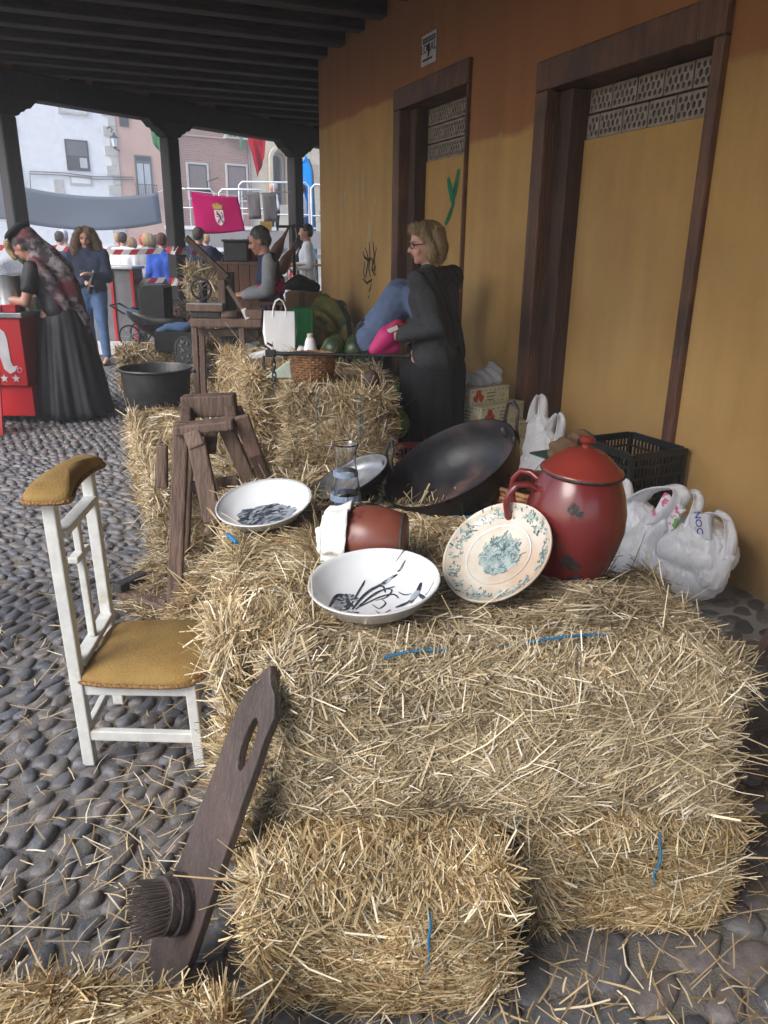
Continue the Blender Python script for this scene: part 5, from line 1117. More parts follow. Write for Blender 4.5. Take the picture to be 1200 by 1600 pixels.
ym = thing('yellow_melon', 'yellow and green gourd beside the bending person', 'gourd', (.09, 4.62, .40)); MB().ell((0, 0, .08), (.06, .07, .085), nu=16, nv=10).build('rind', mat('gourd_skin', (.55, .42, .04), (.05, .15, .03), .35, ns=5, st=(4, 4, .6), lo=.48, hi=.52), ym, True); MB().cap((0, 0, .16), (.01, 0, .19), .010, .008).build('stalk', 'kraft', ym, True)
rd = thing('red_crate', 'red plastic crate behind the basket bale', 'crate', (.10, 4.62, 0), R(5)); crate(rd, .30, .34, .40, 'crate_red')

# ---------------------------------------------------------------- boxes by the wall
def carton(label, c, w_, d_, h_, rz):
    t = thing('fruit_carton', label, 'carton', c, rz, 'cream fruit cartons stacked by the wall')
    MB().b2(-w_/2, w_/2, -d_/2, d_/2, 0, h_).build('body', 'carton_cream', t, bev=.004)
    for sgn, ax in ((-1, 'y'), (-1, 'x')):
        L_ = w_ if ax == 'y' else d_
        M4 = Matrix(((1, 0, 0, 0), (0, 0, -1, -d_/2-.0005), (0, 1, 0, 0), (0, 0, 0, 1))) if ax == 'y' else Matrix(((0, 0, -1, -w_/2-.0005), (-1, 0, 0, 0), (0, 1, 0, 0), (0, 0, 0, 1)))
        d = MB(); n_ = 9
        for k in range(n_):
            x0 = -L_/2+L_*k/n_
            for z_ in (.012, h_-.02): d.prism([(x0+.01, z_), (x0+L_/n_*.7, z_), (x0+L_/n_*.7, z_+.006), (x0+.01, z_+.006)], .0008, M4)
        for k in range(3): d.prism([(-.03, h_*.62-.022*k), (.05-.01*k, h_*.62-.022*k), (.05-.01*k, h_*.62-.022*k+.008), (-.03, h_*.62-.022*k+.008)], .0008, M4)
        d.build('printed_border', 'print_olive', t)
        fx = -L_*.30
        d = MB()
        for a_, b_, r_ in ((0, .02, .024), (-.024, -.012, .022), (.024, -.012, .022)): d.prism(circ(r_, 12, fx+a_, h_/2+b_), .0009, M4)
        d.build('printed_fruit', 'print_red', t)
        MB().prism(circ(.018, 10, L_*.34, h_*.42), .0009, M4).build('printed_flower', 'print_gold', t)
cbx, cby = .66, 5.02
carton('lowest cream fruit carton in the stack beside the doorway', (cbx+.05, cby+.08, 0), .40, .28, .17, R(30)); carton('second lowest cream fruit carton in the stack beside the doorway', (cbx+.06, cby+.06, .172), .40, .28, .13, R(26)); carton('third cream fruit carton up, jutting right above the wok handle', (cbx+.05, cby+.05, .304), .42, .29, .115, R(33)); carton('fourth cream fruit carton up, under the topmost one', (cbx+.02, cby+.04, .421), .40, .28, .125, R(38)); carton('topmost cream fruit carton, with crumpled film on it', (cbx-.05, cby+.05, .548), .34, .24, .105, R(36))
fl = thing('crumpled_film', 'crumpled clear plastic film lying on the topmost fruit carton', 'plastic film', (cbx-.03, cby+.05, .655))
mb = MB(); mb.chain([(-.12, 0, .03), (0, 0, .04), (.08, .02, .06), (.06, .02, .14)], [.045, .055, .06, .018]); blob(mb, 'film', 'film_plastic', fl, .012, 2, .5, folds(.016, (14, 14, 14), 3))
# bags and crate in the doorway
def bag(label, c, rz, bodies, straps, seed, disp=.010):
    """thin film bag: slumped body with pulled-up shoulders, flat looped straps"""
    t = thing('plastic_bag', label, 'bag', c, rz); mb = MB()
    for p_, r_ in bodies: mb.ell(p_, r_, None, 20, 14)
    for pts, wd in straps:
        a_, b_ = Vector(pts[0]), Vector(pts[-1]); base = (a_+b_)/2-Vector((0, 0, .16))
        for e_ in (a_, b_): mb.cap(base.lerp(e_, .1), e_-Vector((0, 0, .01)), .075, .028, 12)
    f1, f2_ = folds(disp*.6, (6, 6, 3), seed), creases(disp*.42, 34, seed+40); f2 = lambda co: f2_(co*np.array([1, 1, .4]))
    blob(mb, 'film', 'bag_plastic', t, .007, 2, .5, lambda co: f1(co)+f2(co))
    for pts, wd in straps:
        P_ = []
        for q in range(len(pts)-1):
            p0, p1_, p2_, p3_ = [Vector(pts[max(0, min(len(pts)-1, q+d_))]) for d_ in (-1, 0, 1, 2)]
            for w_ in range(6): t_ = w_/6; P_.append(.5*((2*p1_)+(p2_-p0)*t_+(2*p0-5*p1_+4*p2_-p3_)*t_*t_+(-p0+3*p1_-3*p2_+p3_)*t_**3))
        P_.append(Vector(pts[-1])); n_ = len(P_)
        def SF(a_, b_):
            x = a_*(n_-1); i_ = min(int(x), n_-2); p = P_[i_].lerp(P_[i_+1], x-i_); w2 = wd*(1+.9*abs(2*a_-1)**2.5)
            return p+Vector((1, 0, 0))*(b_-.5)*w2+Vector((0, .008*math.sin(5*b_+9*a_), .010*math.sin(7*b_+4*a_)))
        MB().grid(SF, 30, 5).build('handle', 'bag_plastic', t, True, solid=.002, ang=180)
    return t
t = bag('tall white plastic bag standing by the near door jamb', W(2.66, 3.98), A, [((0, 0, .16), (.14, .18, .165)), ((0, 0, .30), (.105, .15, .16)), ((0, .04, .42), (.07, .09, .12))], [([(0, .13, .46), (0, .12, .56), (0, .08, .64), (0, .03, .62), (0, .01, .50)], .05), ([(0, -.05, .42), (0, -.10, .52), (0, -.15, .57), (0, -.185, .52), (0, -.18, .36)], .05)], 5)
kc = thing('paper_wrap', 'crumpled brown wrapping paper between the tall bag and the black crate', 'paper', W(2.52, 3.42, .40)); mb = MB(); mb.chain([(-.12, 0, .06), (0, 0, .11), (.12, -.02, .07)], [.05, .06, .05]); blob(mb, 'paper', 'kraft', kc, .010, 1, .5, folds(.016, (12, 12, 12), 8))
gbx = thing('carton_with_label', 'dark green carton with a white label beside the black crate', 'carton', W(2.50, 3.46), A+R(8)); MB().b2(-.15, .15, -.17, .17, 0, .42).build('body', mat('dark_green', (.02, .075, .055), None, .5), gbx, bev=.006); MB().b2(-.1535, -.1505, -.04, .165, .22, .41).build('label', 'poster_paper', gbx)
bcr2 = thing('lower_crate', 'lower black crate under the lattice crate', 'crate', W(2.57, 3.05), A+R(4)); crate(bcr2, .36, .40, .22, 'crate_black', 7, 3)
bcr = thing('black_crate', 'black plastic lattice crate against the bricked doorway', 'crate', W(2.57, 3.05, .222), A+R(4)); crate(bcr, .36, .40, .36, 'crate_black', 7, 6)
t = bag('slumped white plastic bag behind the red jar', W(2.36, 2.74), A, [((0, 0, .16), (.17, .22, .17)), ((0, .02, .28), (.13, .19, .14))], [([(-.02, -.03, .40), (0, -.12, .48), (.03, -.22, .52), (.03, -.26, .48), (0, -.20, .36)], .09), ([(-.03, .12, .36), (-.02, .13, .44), (-.01, .06, .47), (0, .03, .38)], .05)], 15, .012)
t = bag('full white plastic shopping bag at the right, groceries showing through', W(2.50, 2.47), A+R(6), [((0, 0, .13), (.16, .17, .135)), ((0, -.01, .24), (.165, .20, .105)), ((0, -.02, .30), (.14, .17, .09))], [([(-.07, .10, .37), (-.05, .08, .46), (-.03, .02, .50), (-.04, -.02, .46), (-.06, -.02, .36)], .055), ([(-.05, -.07, .37), (-.05, -.10, .44), (-.04, -.16, .44), (-.03, -.20, .36), (-.03, -.21, .28)], .06)], 25, .011)
gx = MB(); gx.box((-.105, .075, .40), (.02, .13, .13), Matrix.Rotation(R(22), 3, 'X')); gx.build('snack_pack', mat('snack_print', (.72, .70, .72), (.6, .1, .25), .4, ns=26, lo=.52, hi=.56, c3=(.15, .35, .1), s3=24, t3=(.6, .63)), t, bev=.004)
MB().box((-.085, -.085, .385), (.02, .10, .11), Matrix.Rotation(R(-15), 3, 'X')).build('milk_pack', 'poster_paper', t, bev=.004)
text('NOC', .045, mat('print_blue', (.03, .04, .28), None, .4), t, Matrix.Translation((-.097, -.08, .40)) @ Matrix(((0, 0, -1, 0), (-1, 0, 0, 0), (0, 1, 0, 0), (0, 0, 0, 1))) @ Matrix.Rotation(R(-70), 4, 'Z'), ext=.001)
sk = thing('stick_leg', 'end of a brown wooden leg at the right picture edge', 'stool', W(2.36, 1.93), A)
MB().bar((0, 0, 0), (.05, -.10, .34), .035, .035).build('leg', 'bench_wood', sk, bev=.006); MB().b2(-.02, .30, -.40, -.06, .34, .375).build('seat', 'bench_wood', sk, bev=.008)
for dx, dy in ((.26, 0), (0, -.34), (.26, -.34)): MB().bar((dx+.0, dy, 0), (dx+.0, dy-.05, .34), .035, .035).build('leg', 'bench_wood', sk)

# ================================================================ FOREGROUND OBJECTS
ZT = .735                                                        # straw top of the front table
# ---- flax breaker (wooden trestle)
fb = thing('flax_breaker', 'worn wooden trestle flax breaker leaning on the hay', 'flax breaker', (-.75, 3.10, 0))
def BR(name, p, q, w_, h_, m_='worn_wood', side=(0, 1, 0), bev=.008):
    o = Vector((-.75, 3.10, 0)); return MB().bar(Vector(p)-o, Vector(q)-o, w_, h_, side).build(name, m_, fb, bev=bev)
BR('leg', (-.885, 2.93, 0), (-.815, 3.02, .83), .035, .062); BR('leg', (-.50, 3.08, .40), (-.655, 3.05, .83), .035, .060); BR('leg', (-.98, 3.45, 0), (-.87, 3.36, .82), .04, .06); BR('leg', (-.50, 3.42, .36), (-.67, 3.37, .82), .04, .06)
BR('head_block', (-.895, 3.36, .825), (-.66, 3.36, .838), .095, .08, side=(0, 0, 1)); BR('ridge', (-.71, 3.02, .72), (-.77, 3.36, .74), .05, .05, side=(0, 0, 1)); BR('side_rail', (-.81, 3.05, .78), (-.875, 3.33, .80), .07, .045, side=(0, 0, 1)); BR('side_rail', (-.62, 3.05, .79), (-.68, 3.33, .80), .07, .045, side=(0, 0, 1))
BR('cross_piece', (-.835, 3.015, .80), (-.60, 3.015, .83), .04, .10, side=(0, 0, 1)); BR('blade', (-.75, 2.97, .78), (-.69, 2.92, .44), .03, .075); BR('blade_cap', (-.765, 2.985, .80), (-.74, 2.965, .74), .05, .07)
BR('peg', (-.70, 2.84, .42), (-.64, 2.96, .49), .035, .035, bev=.012); BR('side_board', (-.905, 2.99, .56), (-.895, 3.0, .74), .03, .045); BR('brace', (-.80, 3.04, .55), (-.60, 3.04, .58), .03, .05); BR('loose_blade', (-.575, 3.02, .86), (-.53, 3.06, .68), .02, .06, 'bench_wood')
hp = thing('carved_plank', 'carved plank lying on the cobbles beside the trestle leg', 'plank', (-.98, 3.05, .03), R(-28)); MB().prism([(-.2, -.07), (.16, -.09), (.18, .08), (-.15, .09)], .03).build('board', 'worn_wood', hp, bev=.006); MB().box((-.16, .0, .05), (.05, .17, .04)).build('batten', 'dark_wood', hp, bev=.006); MB().box((.1, .0, .045), (.04, .17, .03)).build('batten', 'worn_wood', hp, bev=.006)

# ---- kneeling chair
kc_ = thing('prayer_chair', 'white wooden prayer chair with gold velvet seat and arm rest', 'chair', (-.72, 2.13, 0))
def KC(name, p, q, w_, h_, side=(1, 0, 0), m_='chair_white', bev=.004):
    o = Vector((-.72, 2.13, 0)); return MB().bar(Vector(p)-o, Vector(q)-o, w_, h_, side).build(name, m_, kc_, bev=bev)
NB, FBk = Vector((-.885, 1.965, 0)), Vector((-.905, 2.295, 0))
KC('back_post', NB, (-.905, 1.965, .845), .036, .032); KC('back_post', FBk, (-.925, 2.295, .85), .036, .032)
KC('front_leg', (-.548, 1.965, 0), (-.562, 1.97, .30), .032, .032); KC('front_leg', (-.56, 2.29, 0), (-.572, 2.285, .30), .032, .032)
KC('side_rail', (-.875, 1.965, .105), (-.56, 1.965, .10), .024, .034, (0, 1, 0)); KC('side_rail', (-.895, 2.295, .105), (-.57, 2.29, .10), .024, .034, (0, 1, 0)); KC('cross_rail', (-.885, 1.97, .115), (-.905, 2.29, .115), .02, .028)
KC('seat_rail', (-.875, 1.968, .265), (-.57, 1.968, .265), .022, .045, (0, 1, 0)); KC('seat_rail', (-.885, 2.292, .265), (-.58, 2.288, .265), .022, .045, (0, 1, 0))
KC('back_rail', (-.895, 1.98, .74), (-.917, 2.28, .745), .022, .042, (0, 0, 1)); KC('back_rail', (-.89, 1.98, .335), (-.91, 2.28, .34), .022, .042, (0, 0, 1))
KC('cross_upright', (-.90, 2.13, .35), (-.91, 2.13, .73), .022, .024); KC('cross_arm', (-.909, 2.075, .62), (-.913, 2.185, .622), .020, .03, (0, 0, 1))
def pad(name, outline, z0, z1, crown, m_, M4):
    """padded cushion: outline loop, domed top"""
    n_ = len(outline); cx = sum(p[0] for p in outline)/n_; cy = sum(p[1] for p in outline)/n_; rings = []
    for sc_s, zz in ((1, z0), (1.015, z0+(z1-z0)*.35), (1.0, z0+(z1-z0)*.75), (.95, z1), (.8, z1+crown*.55), (.5, z1+crown*.9), (.2, z1+crown)): rings.append([M4 @ Vector((cx+(x-cx)*sc_s, cy+(y-cy)*sc_s, zz)) for x, y in outline])
    mb = MB(); vs = [p for r_ in rings for p in r_]; fs = [tuple(range(n_-1, -1, -1))]
    for i in range(len(rings)-1): fs += [(i*n_+k, i*n_+(k+1) % n_, (i+1)*n_+(k+1) % n_, (i+1)*n_+k) for k in range(n_)]
    fs.append(tuple((len(rings)-1)*n_+k for k in range(n_))); mb.add(vs, fs); o = mb.build(name, m_, kc_, True, ang=70)
    MB().tube([M4 @ Vector((cx+(x-cx)*1.02, cy+(y-cy)*1.02, z0+.006)) for x, y in outline], .007, 6, closed=True).build('braid', 'gold_braid', o, True)
    return o
def smooth_loop(pts, k=6):
    out = []; n_ = len(pts)
    for i in range(n_):
        p0, p1_, p2_, p3_ = [Vector(pts[(i+q) % n_]) for q in (-1, 0, 1, 2)]
        for q in range(k):
            t_ = q/k; v_ = .5*((2*p1_)+(p2_-p0)*t_+(2*p0-5*p1_+4*p2_-p3_)*t_*t_+(-p0+3*p1_-3*p2_+p3_)*t_**3); out.append((v_.x, v_.y))
    return out
pad('seat', smooth_loop([(-.155, -.175), (0, -.195), (.15, -.185), (.20, -.10), (.215, 0), (.19, .12), (.13, .18), (0, .185), (-.15, .165), (-.175, .09), (-.165, 0), (-.18, -.10)]), .285, .315, .022, 'gold_velvet', Matrix.Identity(4))
pad('arm_rest', smooth_loop([(-.085, -.200), (-.02, -.21), (.03, -.185), (.01, -.10), (-.01, 0), (-.012, .10), (.0, .16), (-.03, .19), (-.075, .185), (-.095, .10), (-.10, 0), (-.10, -.10)]), .845, .875, .022, 'gold_velvet', Matrix.Translation((-.15, 0, 0)))

# ---- flax comb on a board
cbm = thing('flax_comb', 'dark wooden flax comb board with round spiked head leaning on the hay', 'flax comb', (-.48, 1.20, 0))
b0, b1 = Vector((-.475, 1.205, .0)), Vector((-.214, 1.30, .735)); axb = (b1-b0).normalized(); Lb = (b1-b0).length
Nb = Vector((-.86, -.62, .12)); Nb = (Nb-axb*Nb.dot(axb)).normalized(); Wb = Nb.cross(axb).normalized()*-1
Wb = axb.cross(Nb).normalized()
MBd = Matrix((Wb, axb, Nb)).transposed().to_4x4(); MBd.translation = b0-Vector((-.48, 1.20, 0))
hwL = [(0, .058), (.08, .074), (.2, .085), (.35, .080), (.5, .074), (.65, .069), (.76, .068), (.84, .064), (.90, .050), (.95, .032), (.985, .014), (1.0, .005)]
lo_ = [(-w_*.92, t_*Lb) for t_, w_ in hwL]; hi_ = [((w_*.90 if t_ < .9 else w_*1.25), (t_ if t_ < .97 else t_-.02)*Lb) for t_, w_ in reversed(hwL)]
slot = [(.014+.018*math.sin(2*math.pi*i/18), (.79+.075*math.cos(2*math.pi*i/18))*Lb) for i in range(18)]
MB().prism([(p[0], p[1]) for p in hi_[::-1]]+[(p[0], p[1]) for p in lo_[::-1]], -.019, MBd, [slot]).build('board', 'comb_wood', cbm, bev=.003, fix=True)
ctr = MBd @ Vector((-.012, .285*Lb, 0)); MH = MBd.to_3x3()
hd_ = MB().prism(circ(.054, 28, 0, 0, .060), .050, Matrix.Translation(ctr) @ MH.to_4x4()).build('comb_head', 'comb_wood', cbm, True, bev=.004, fix=True)
MB().lathe([(.057, .012), (.0615, .014), (.0615, .028), (.057, .030)], 28, ctr, MH).build('iron_band', 'chip_iron', hd_, True)
sp = MB(); k = 0
for i in range(-7, 8):
    for q in range(-7, 8):
        x_, y_ = i*.0078+(q % 2)*.0039, q*.0078
        if x_*x_+y_*y_ < .050**2:
            a_ = ctr+MH @ Vector((x_, y_, .049)); b_ = ctr+MH @ Vector((x_*1.12+rnd.gauss(0, .0012), y_*1.12+rnd.gauss(0, .0012), .049+.050+rnd.gauss(0, .003))); sp.tube([a_, b_], [.0023, .0012], 4)
so_ = sp.build('spikes', mat('spike_iron', (.15, .125, .115), (.08, .065, .06), .6, .2), hd_, kind='stuff')

# ---- crockery
def bowl(name, label, c, rim, dep, foot, tilt, m_='white_glaze', cat='bowl'):
    t = thing(name, label, cat, c); t.rotation_euler = tilt
    ro = [(0, 0), (foot*.9, 0), (foot, .004), (foot+.006, .012), (foot+(rim-foot)*.55, dep*.42), (rim-.006, dep-.006), (rim, dep-.001), (rim-.001, dep+.002), (rim-.005, dep+.002)]
    ri = [(rim-.010, dep-.006), (foot+(rim-foot)*.52, dep*.45), (foot+.004, .018), (foot*.85, .012), (0, .011)]
    MB().lathe(ro+ri, 72).build('body', m_, t, True, ang=60)
    inn = [(rim-.005, dep+.002)]+ri; inn = inn[::-1]
    def S(x, y):
        r_ = math.hypot(x, y)
        for (r0, z0), (r1, z1) in zip(inn, inn[1:]):
            if r_ <= r1: return Vector((x, y, z0+(z1-z0)*((r_-r0)/(r1-r0) if r1 > r0 else 0)+.0012))
        return Vector((x, y, inn[-1][1]+.0012))
    return t, S
def subdiv(pts, k=4):
    out = []
    for a_, b_ in zip(pts, pts[1:]): out += [(a_[0]+(b_[0]-a_[0])*i/k, a_[1]+(b_[1]-a_[1])*i/k) for i in range(k)]
    return out+[pts[-1]]
def curve2(pts, k=6):
    out = []; P_ = [pts[0]]+list(pts)+[pts[-1]]
    for i in range(1, len(P_)-2):
        p0, p1_, p2_, p3_ = [Vector(P_[i+q]) for q in (-1, 0, 1, 2)]
        for q in range(k): t_ = q/k; v_ = .5*((2*p1_)+(p2_-p0)*t_+(2*p0-5*p1_+4*p2_-p3_)*t_*t_+(-p0+3*p1_-3*p2_+p3_)*t_**3); out.append((v_.x, v_.y))
    return out+[tuple(pts[-1])]
t, S = bowl('painted_bowl', 'white bowl painted with black flowers and a bird, nearest the front', (-.016, 1.566, ZT+.004), .147, .066, .085, (R(6), R(-4), 0))
dk_, ws_ = MB(), MB(); Rm = .14
def ST(mb, pts, wd): ribbon(mb, curve2([(x*Rm*1.05+.008, y*Rm*1.35+.022) for x, y in pts], 8), wd*Rm*1.35, S)
for pts, wd in [([(-.40, -.30), (-.20, .05), (.10, .28), (.30, .36)], .05), ([(-.38, -.25), (-.15, .12), (.05, .20), (.10, .05)], .035), ([(-.35, -.3), (-.05, .05), (.25, .18)], .035), ([(-.42, -.2), (-.30, .15), (-.22, .32)], .03), ([(-.30, -.25), (.0, -.05), (.22, .0), (.30, -.10)], .03), ([(-.3, -.2), (.05, .1), (.2, .10), (.12, -.05), (-.05, -.12)], .022),
                ([(.28, .50), (.46, .55)], .022), ([(.30, .40), (.44, .46)], .035), ([(-.75, -.42), (-.66, -.05), (-.52, .0), (-.46, -.25), (-.60, -.35)], .05), ([(-.80, -.4), (-.55, -.42), (-.30, -.40)], .035), ([(.25, -.30), (.42, -.22), (.62, -.10)], .05), ([(.48, -.26), (.60, -.05), (.66, .10)], .06), ([(.62, -.12), (.70, -.30)], .05), ([(.70, -.2), (.85, -.12)], .02), ([(.30, .05), (.38, -.02), (.50, -.04)], .02), ([(.10, -.55), (.25, -.47), (.40, -.52), (.38, -.58), (.14, -.60)], .035), ([(-.1, -.2), (.0, -.3), (.1, -.2), (.05, -.1)], .02), ([(-.05, -.35), (.05, -.42), (.18, -.34)], .02)]: ST(dk_, pts, wd)
for k in range(16): a_ = R(20*k); ST(dk_ if k % 2 else ws_, [(-.48+.03*math.cos(a_), -.10+.03*math.sin(a_)), (-.48+.17*math.cos(a_), -.10+.16*math.sin(a_))], .05)
for k in range(9): a_ = R(40*k); ST(dk_ if k % 2 else ws_, [(-.40+.02*math.cos(a_), -.42+.02*math.sin(a_)), (-.40+.13*math.cos(a_), -.42+.09*math.sin(a_))], .05)
for k in range(14): x_ = -.66+.055*k; ST(ws_ if k % 3 else dk_, [(x_, -.52), (x_+.09, -.72+.02*math.sin(k))], .028)
for pts, wd in [([(-.82, -.45), (-.70, -.62)], .16), ([(.5, -.2), (.60, -.02)], .10), ([(.2, -.52), (.38, -.54)], .09), ([(.02, .22), (.24, .36)], .05), ([(-.62, -.35), (-.60, -.1)], .10)]: ST(ws_, pts, wd)
dk_.build('ink_motif', 'ink_dark', t, kind='stuff'); ws_.build('wash_motif', 'ink_wash', t, kind='stuff')
def field(S, cx, cy, rx, ry, rot, name, m_, t):
    vs = [S(cx, cy)]; fs = []; n_, nr_ = 40, 8
    for r_ in range(1, nr_+1):
        for i in range(n_):
            a_ = 2*math.pi*i/n_; k_ = r_/nr_*(1+.07*math.sin(5*a_+1)+.05*math.sin(11*a_)); x_, y_ = rx*k_*math.cos(a_), ry*k_*math.sin(a_); vs.append(S(cx+x_*math.cos(rot)-y_*math.sin(rot), cy+x_*math.sin(rot)+y_*math.cos(rot))-Vector((0, 0, .0006)))
    for i in range(n_): fs.append((0, 1+i, 1+(i+1) % n_))
    for r_ in range(nr_-1): fs += [(1+r_*n_+i, 1+r_*n_+(i+1) % n_, 1+(r_+1)*n_+(i+1) % n_, 1+(r_+1)*n_+i) for i in range(n_)]
    MB().add(vs, fs).build(name, m_, t, True, ang=180)
t, S = bowl('landscape_bowl', 'white bowl with a dark rim line and grey painted landscape, behind left', (-.343, 2.121, ZT+.012), .140, .055, .082, (R(11), R(-6), 0))
MB().lathe([(.132, .0525), (.1355, .0545), (.1365, .0575), (.1335, .0555)], 72).build('rim_line', 'ink_dark', t, True)
field(S, 0, -.012, .084, .068, 0, 'painted_field', 'ink_field', t)
dk_, ws_ = MB(), MB(); q_ = random.Random(4)
for k in range(130):
    x_, y_ = q_.uniform(-.62, .62), q_.uniform(-.62, .42)
    if (x_/.62)**2+((y_+.10)/.50)**2 > 1: continue
    a_ = R(50+q_.gauss(0, 16)) if x_ < .15 else R(q_.gauss(0, 20)); l_ = q_.uniform(.08, .24); pp = [(x_-l_/2*math.cos(a_), y_-l_/2*math.sin(a_)), (x_, y_+.01), (x_+l_/2*math.cos(a_), y_+l_/2*math.sin(a_))]
    ribbon(dk_ if q_.random() < .55 else ws_, [(u_*.13, v_*.13) for u_, v_ in pp], q_.uniform(.004, .013), S)
dk_.build('ink_motif', 'ink_dark', t, kind='stuff'); ws_.build('wash_motif', 'ink_wash', t, kind='stuff')
t, S = bowl('floral_plate', 'cream plate with teal flower border tilted against the red jar', (0, 0, 0), .138, .034, .078, (0, 0, 0), 'cream_glaze', 'plate')
pn_ = Vector((-.50, -.44, .74)).normalized(); FR = frame(pn_, (1, .2, .2)); t.rotation_euler = FR.to_euler(); pc = Vector((.264, 1.671, ZT+.095)); t.location = pc-FR @ Vector((0, 0, .03))
field(S, 0, 0, .052, .05, 0, 'printed_scene', 'teal_field', t)
dk_, ws_ = MB(), MB(); q_ = random.Random(11)
for k in range(620):
    a_ = q_.uniform(0, 2*math.pi); cl = .5+.5*math.sin(a_*7)+.3*math.sin(a_*13+1); r_ = q_.gauss(.84, .06)
    if q_.random() > .35+.6*cl or not .70 < r_ < .955: continue
    x_, y_ = r_*math.cos(a_), r_*math.sin(a_); b_ = q_.uniform(0, 6.28); l_ = q_.uniform(.03, .085)
    ribbon(dk_ if q_.random() < .5 else ws_, [(u_*.137, v_*.137) for u_, v_ in ((x_, y_), (x_+l_*math.cos(b_)*.6, y_+l_*math.sin(b_)*.6), (x_+l_*math.cos(b_+.5), y_+l_*math.sin(b_+.5)))], q_.uniform(.0018, .0055), S)
for k in range(260):
    x_, y_ = q_.uniform(-.42, .42), q_.uniform(-.42, .42)
    if x_*x_+y_*y_ > .15: continue
    b_ = q_.gauss(.5, .7); l_ = q_.uniform(.04, .15); ribbon(dk_ if q_.random() < .45+.3*math.sin(9*x_+5*y_) else ws_, [(u_*.137, v_*.137) for u_, v_ in ((x_, y_), (x_+l_*math.cos(b_), y_+l_*math.sin(b_)))], q_.uniform(.0018, .006), S)
dk_.build('teal_print', 'teal_ink', t, kind='stuff'); ws_.build('pale_teal_print', 'teal_wash', t, kind='stuff'); MB().lathe([(.0795, .0185), (.083, .0205)], 72).build('well_line', 'white_glaze', t, True); MB().lathe([(.131, .0335), (.1345, .0358)], 72).build('rim_band', 'teal_wash', t, True)

# ---- red enamel jar
jr = thing('enamel_jar', 'dark red enamelled lidded jar with two loop handles and chipped spots', 'jar', (.459, 1.775, ZT-.008)); jr.rotation_euler = (R(2), R(2.5), R(8))
prof = [(0, 0), (.082, 0), (.088, .004), (.094, .03), (.112, .09), (.1215, .14), (.119, .185), (.108, .23), (.094, .262), (.088, .272)]
MB().lathe(prof+[(.082, .272), (.08, .25), (0, .25)], 64).build('body', 'red_enamel', jr, True, ang=50)
lid = MB().lathe([(.080, .272), (.097, .272), (.099, .277), (.096, .283), (.088, .286), (.070, .306), (.045, .324), (.018, .334), (0, .335)], 64).build('lid', 'lid_enamel', jr, True, ang=50)
MB().lathe([(0, .334), (.010, .334), (.010, .342), (.018, .348), (.020, .354), (.014, .360), (0, .361)], 24).build('knob', 'lid_enamel', lid, True); MB().lathe([(.0965, .2715), (.1, .2745), (.0995, .279)], 64).build('worn_rim', 'chip_iron', lid, True)
for q, (ang_, dz) in enumerate(((R(178), 0), (R(138), .004))):
    c_, s_ = math.cos(ang_), math.sin(ang_)
    MB().tube([(r_*c_, r_*s_, z_+dz) for r_, z_ in ((.105, .225), (.128, .238), (.155, .236), (.172, .212), (.175, .185), (.168, .155), (.150, .135), (.118, .132))], .0085, 10).build('handle', 'red_enamel', jr, True)
def chip(a_, z_, r_):
    mb = MB(); q = random.Random(int(a_*100)); pts = []
    def SR(x, y):
        z = z_+y; rr = prof[-1][0]
        for (r0, z0), (r1, z1) in zip(prof, prof[1:]):
            if z0 <= z <= z1 and z1 > z0: rr = r0+(r1-r0)*(z-z0)/(z1-z0)
        th = a_+x/rr; return Vector(((rr+.0012)*math.cos(th), (rr+.0012)*math.sin(th), z))
    n_ = 14; ring = [(r_*(1+.25*q.uniform(-1, 1))*math.cos(2*math.pi*i/n_), r_*1.15*(1+.25*q.uniform(-1, 1))*math.sin(2*math.pi*i/n_)) for i in range(n_)]
    vs = [SR(0, 0)]+[SR(x*.5, y*.5) for x, y in ring]+[SR(x, y) for x, y in ring]; fs = []
    for i in range(n_): k = (i+1) % n_; fs += [(0, 1+i, 1+k), (1+i, 1+n_+i, 1+n_+k, 1+k)]
    mb.add(vs, fs).build('chip', 'chip_iron', jr, True, ang=180)
chip(R(246), .082, .017); chip(R(254), .108-.036, .014); chip(R(243), .215, .012); chip(R(222), .125, .016); chip(R(218), .115, .012); chip(R(258), .028, .016); chip(R(251), .205, .008)

# ---- clay pot with white cloth, carafe
cp_ = thing('clay_pot', 'brown glazed clay pot lying on its side, mouth wrapped in white cloth', 'pot', (-.034, 1.81, ZT+.072)); cp_.rotation_euler = (0, R(-90), R(-8))
MB().lathe([(0, -.092), (.060, -.092), (.066, -.088), (.077, -.05), (.083, -.008), (.079, .03), (.062, .065), (.056, .078), (.063, .086), (.056, .088), (.05, .078), (0, .07)], 48).build('body', 'clay', cp_, True, ang=50)
MB().lathe([(.0665, -.0885), (.0695, -.085), (.0695, -.081), (.067, -.079)], 48).build('base_band', 'chip_iron', cp_, True)
wt = thing('white_cloth', 'white cloth tied over the mouth of the lying clay pot', 'cloth', (-.034-.012, 1.81, ZT+.072)); wt.rotation_euler = (0, R(-90), R(-8))
MB().lathe([(.0, .106), (.035, .108), (.06, .104), (.072, .092), (.071, .075), (.075, .062), (.084, .046), (.088, .036)], 90, wob=lambda a, z: 1+(.10*max(0, .108-z)/.07)*math.sin(7*a+1.2*math.sin(3*a))+.04*math.sin(13*a+z*60)).build('cloth', 'cloth_white', wt, True, solid=.003, ang=180)
mb = MB(); mb.chain([(-.085, .03, .05), (-.065, .035, .085), (-.02, .03, .115)], [.012, .020, .015]); mb.chain([(-.05, -.02, .10), (.02, -.03, .112)], [.016, .012]); blob(mb, 'bunched_fold', 'cloth_white', wt, .006, 2, .5, folds(.003, (30, 30, 30), 3))
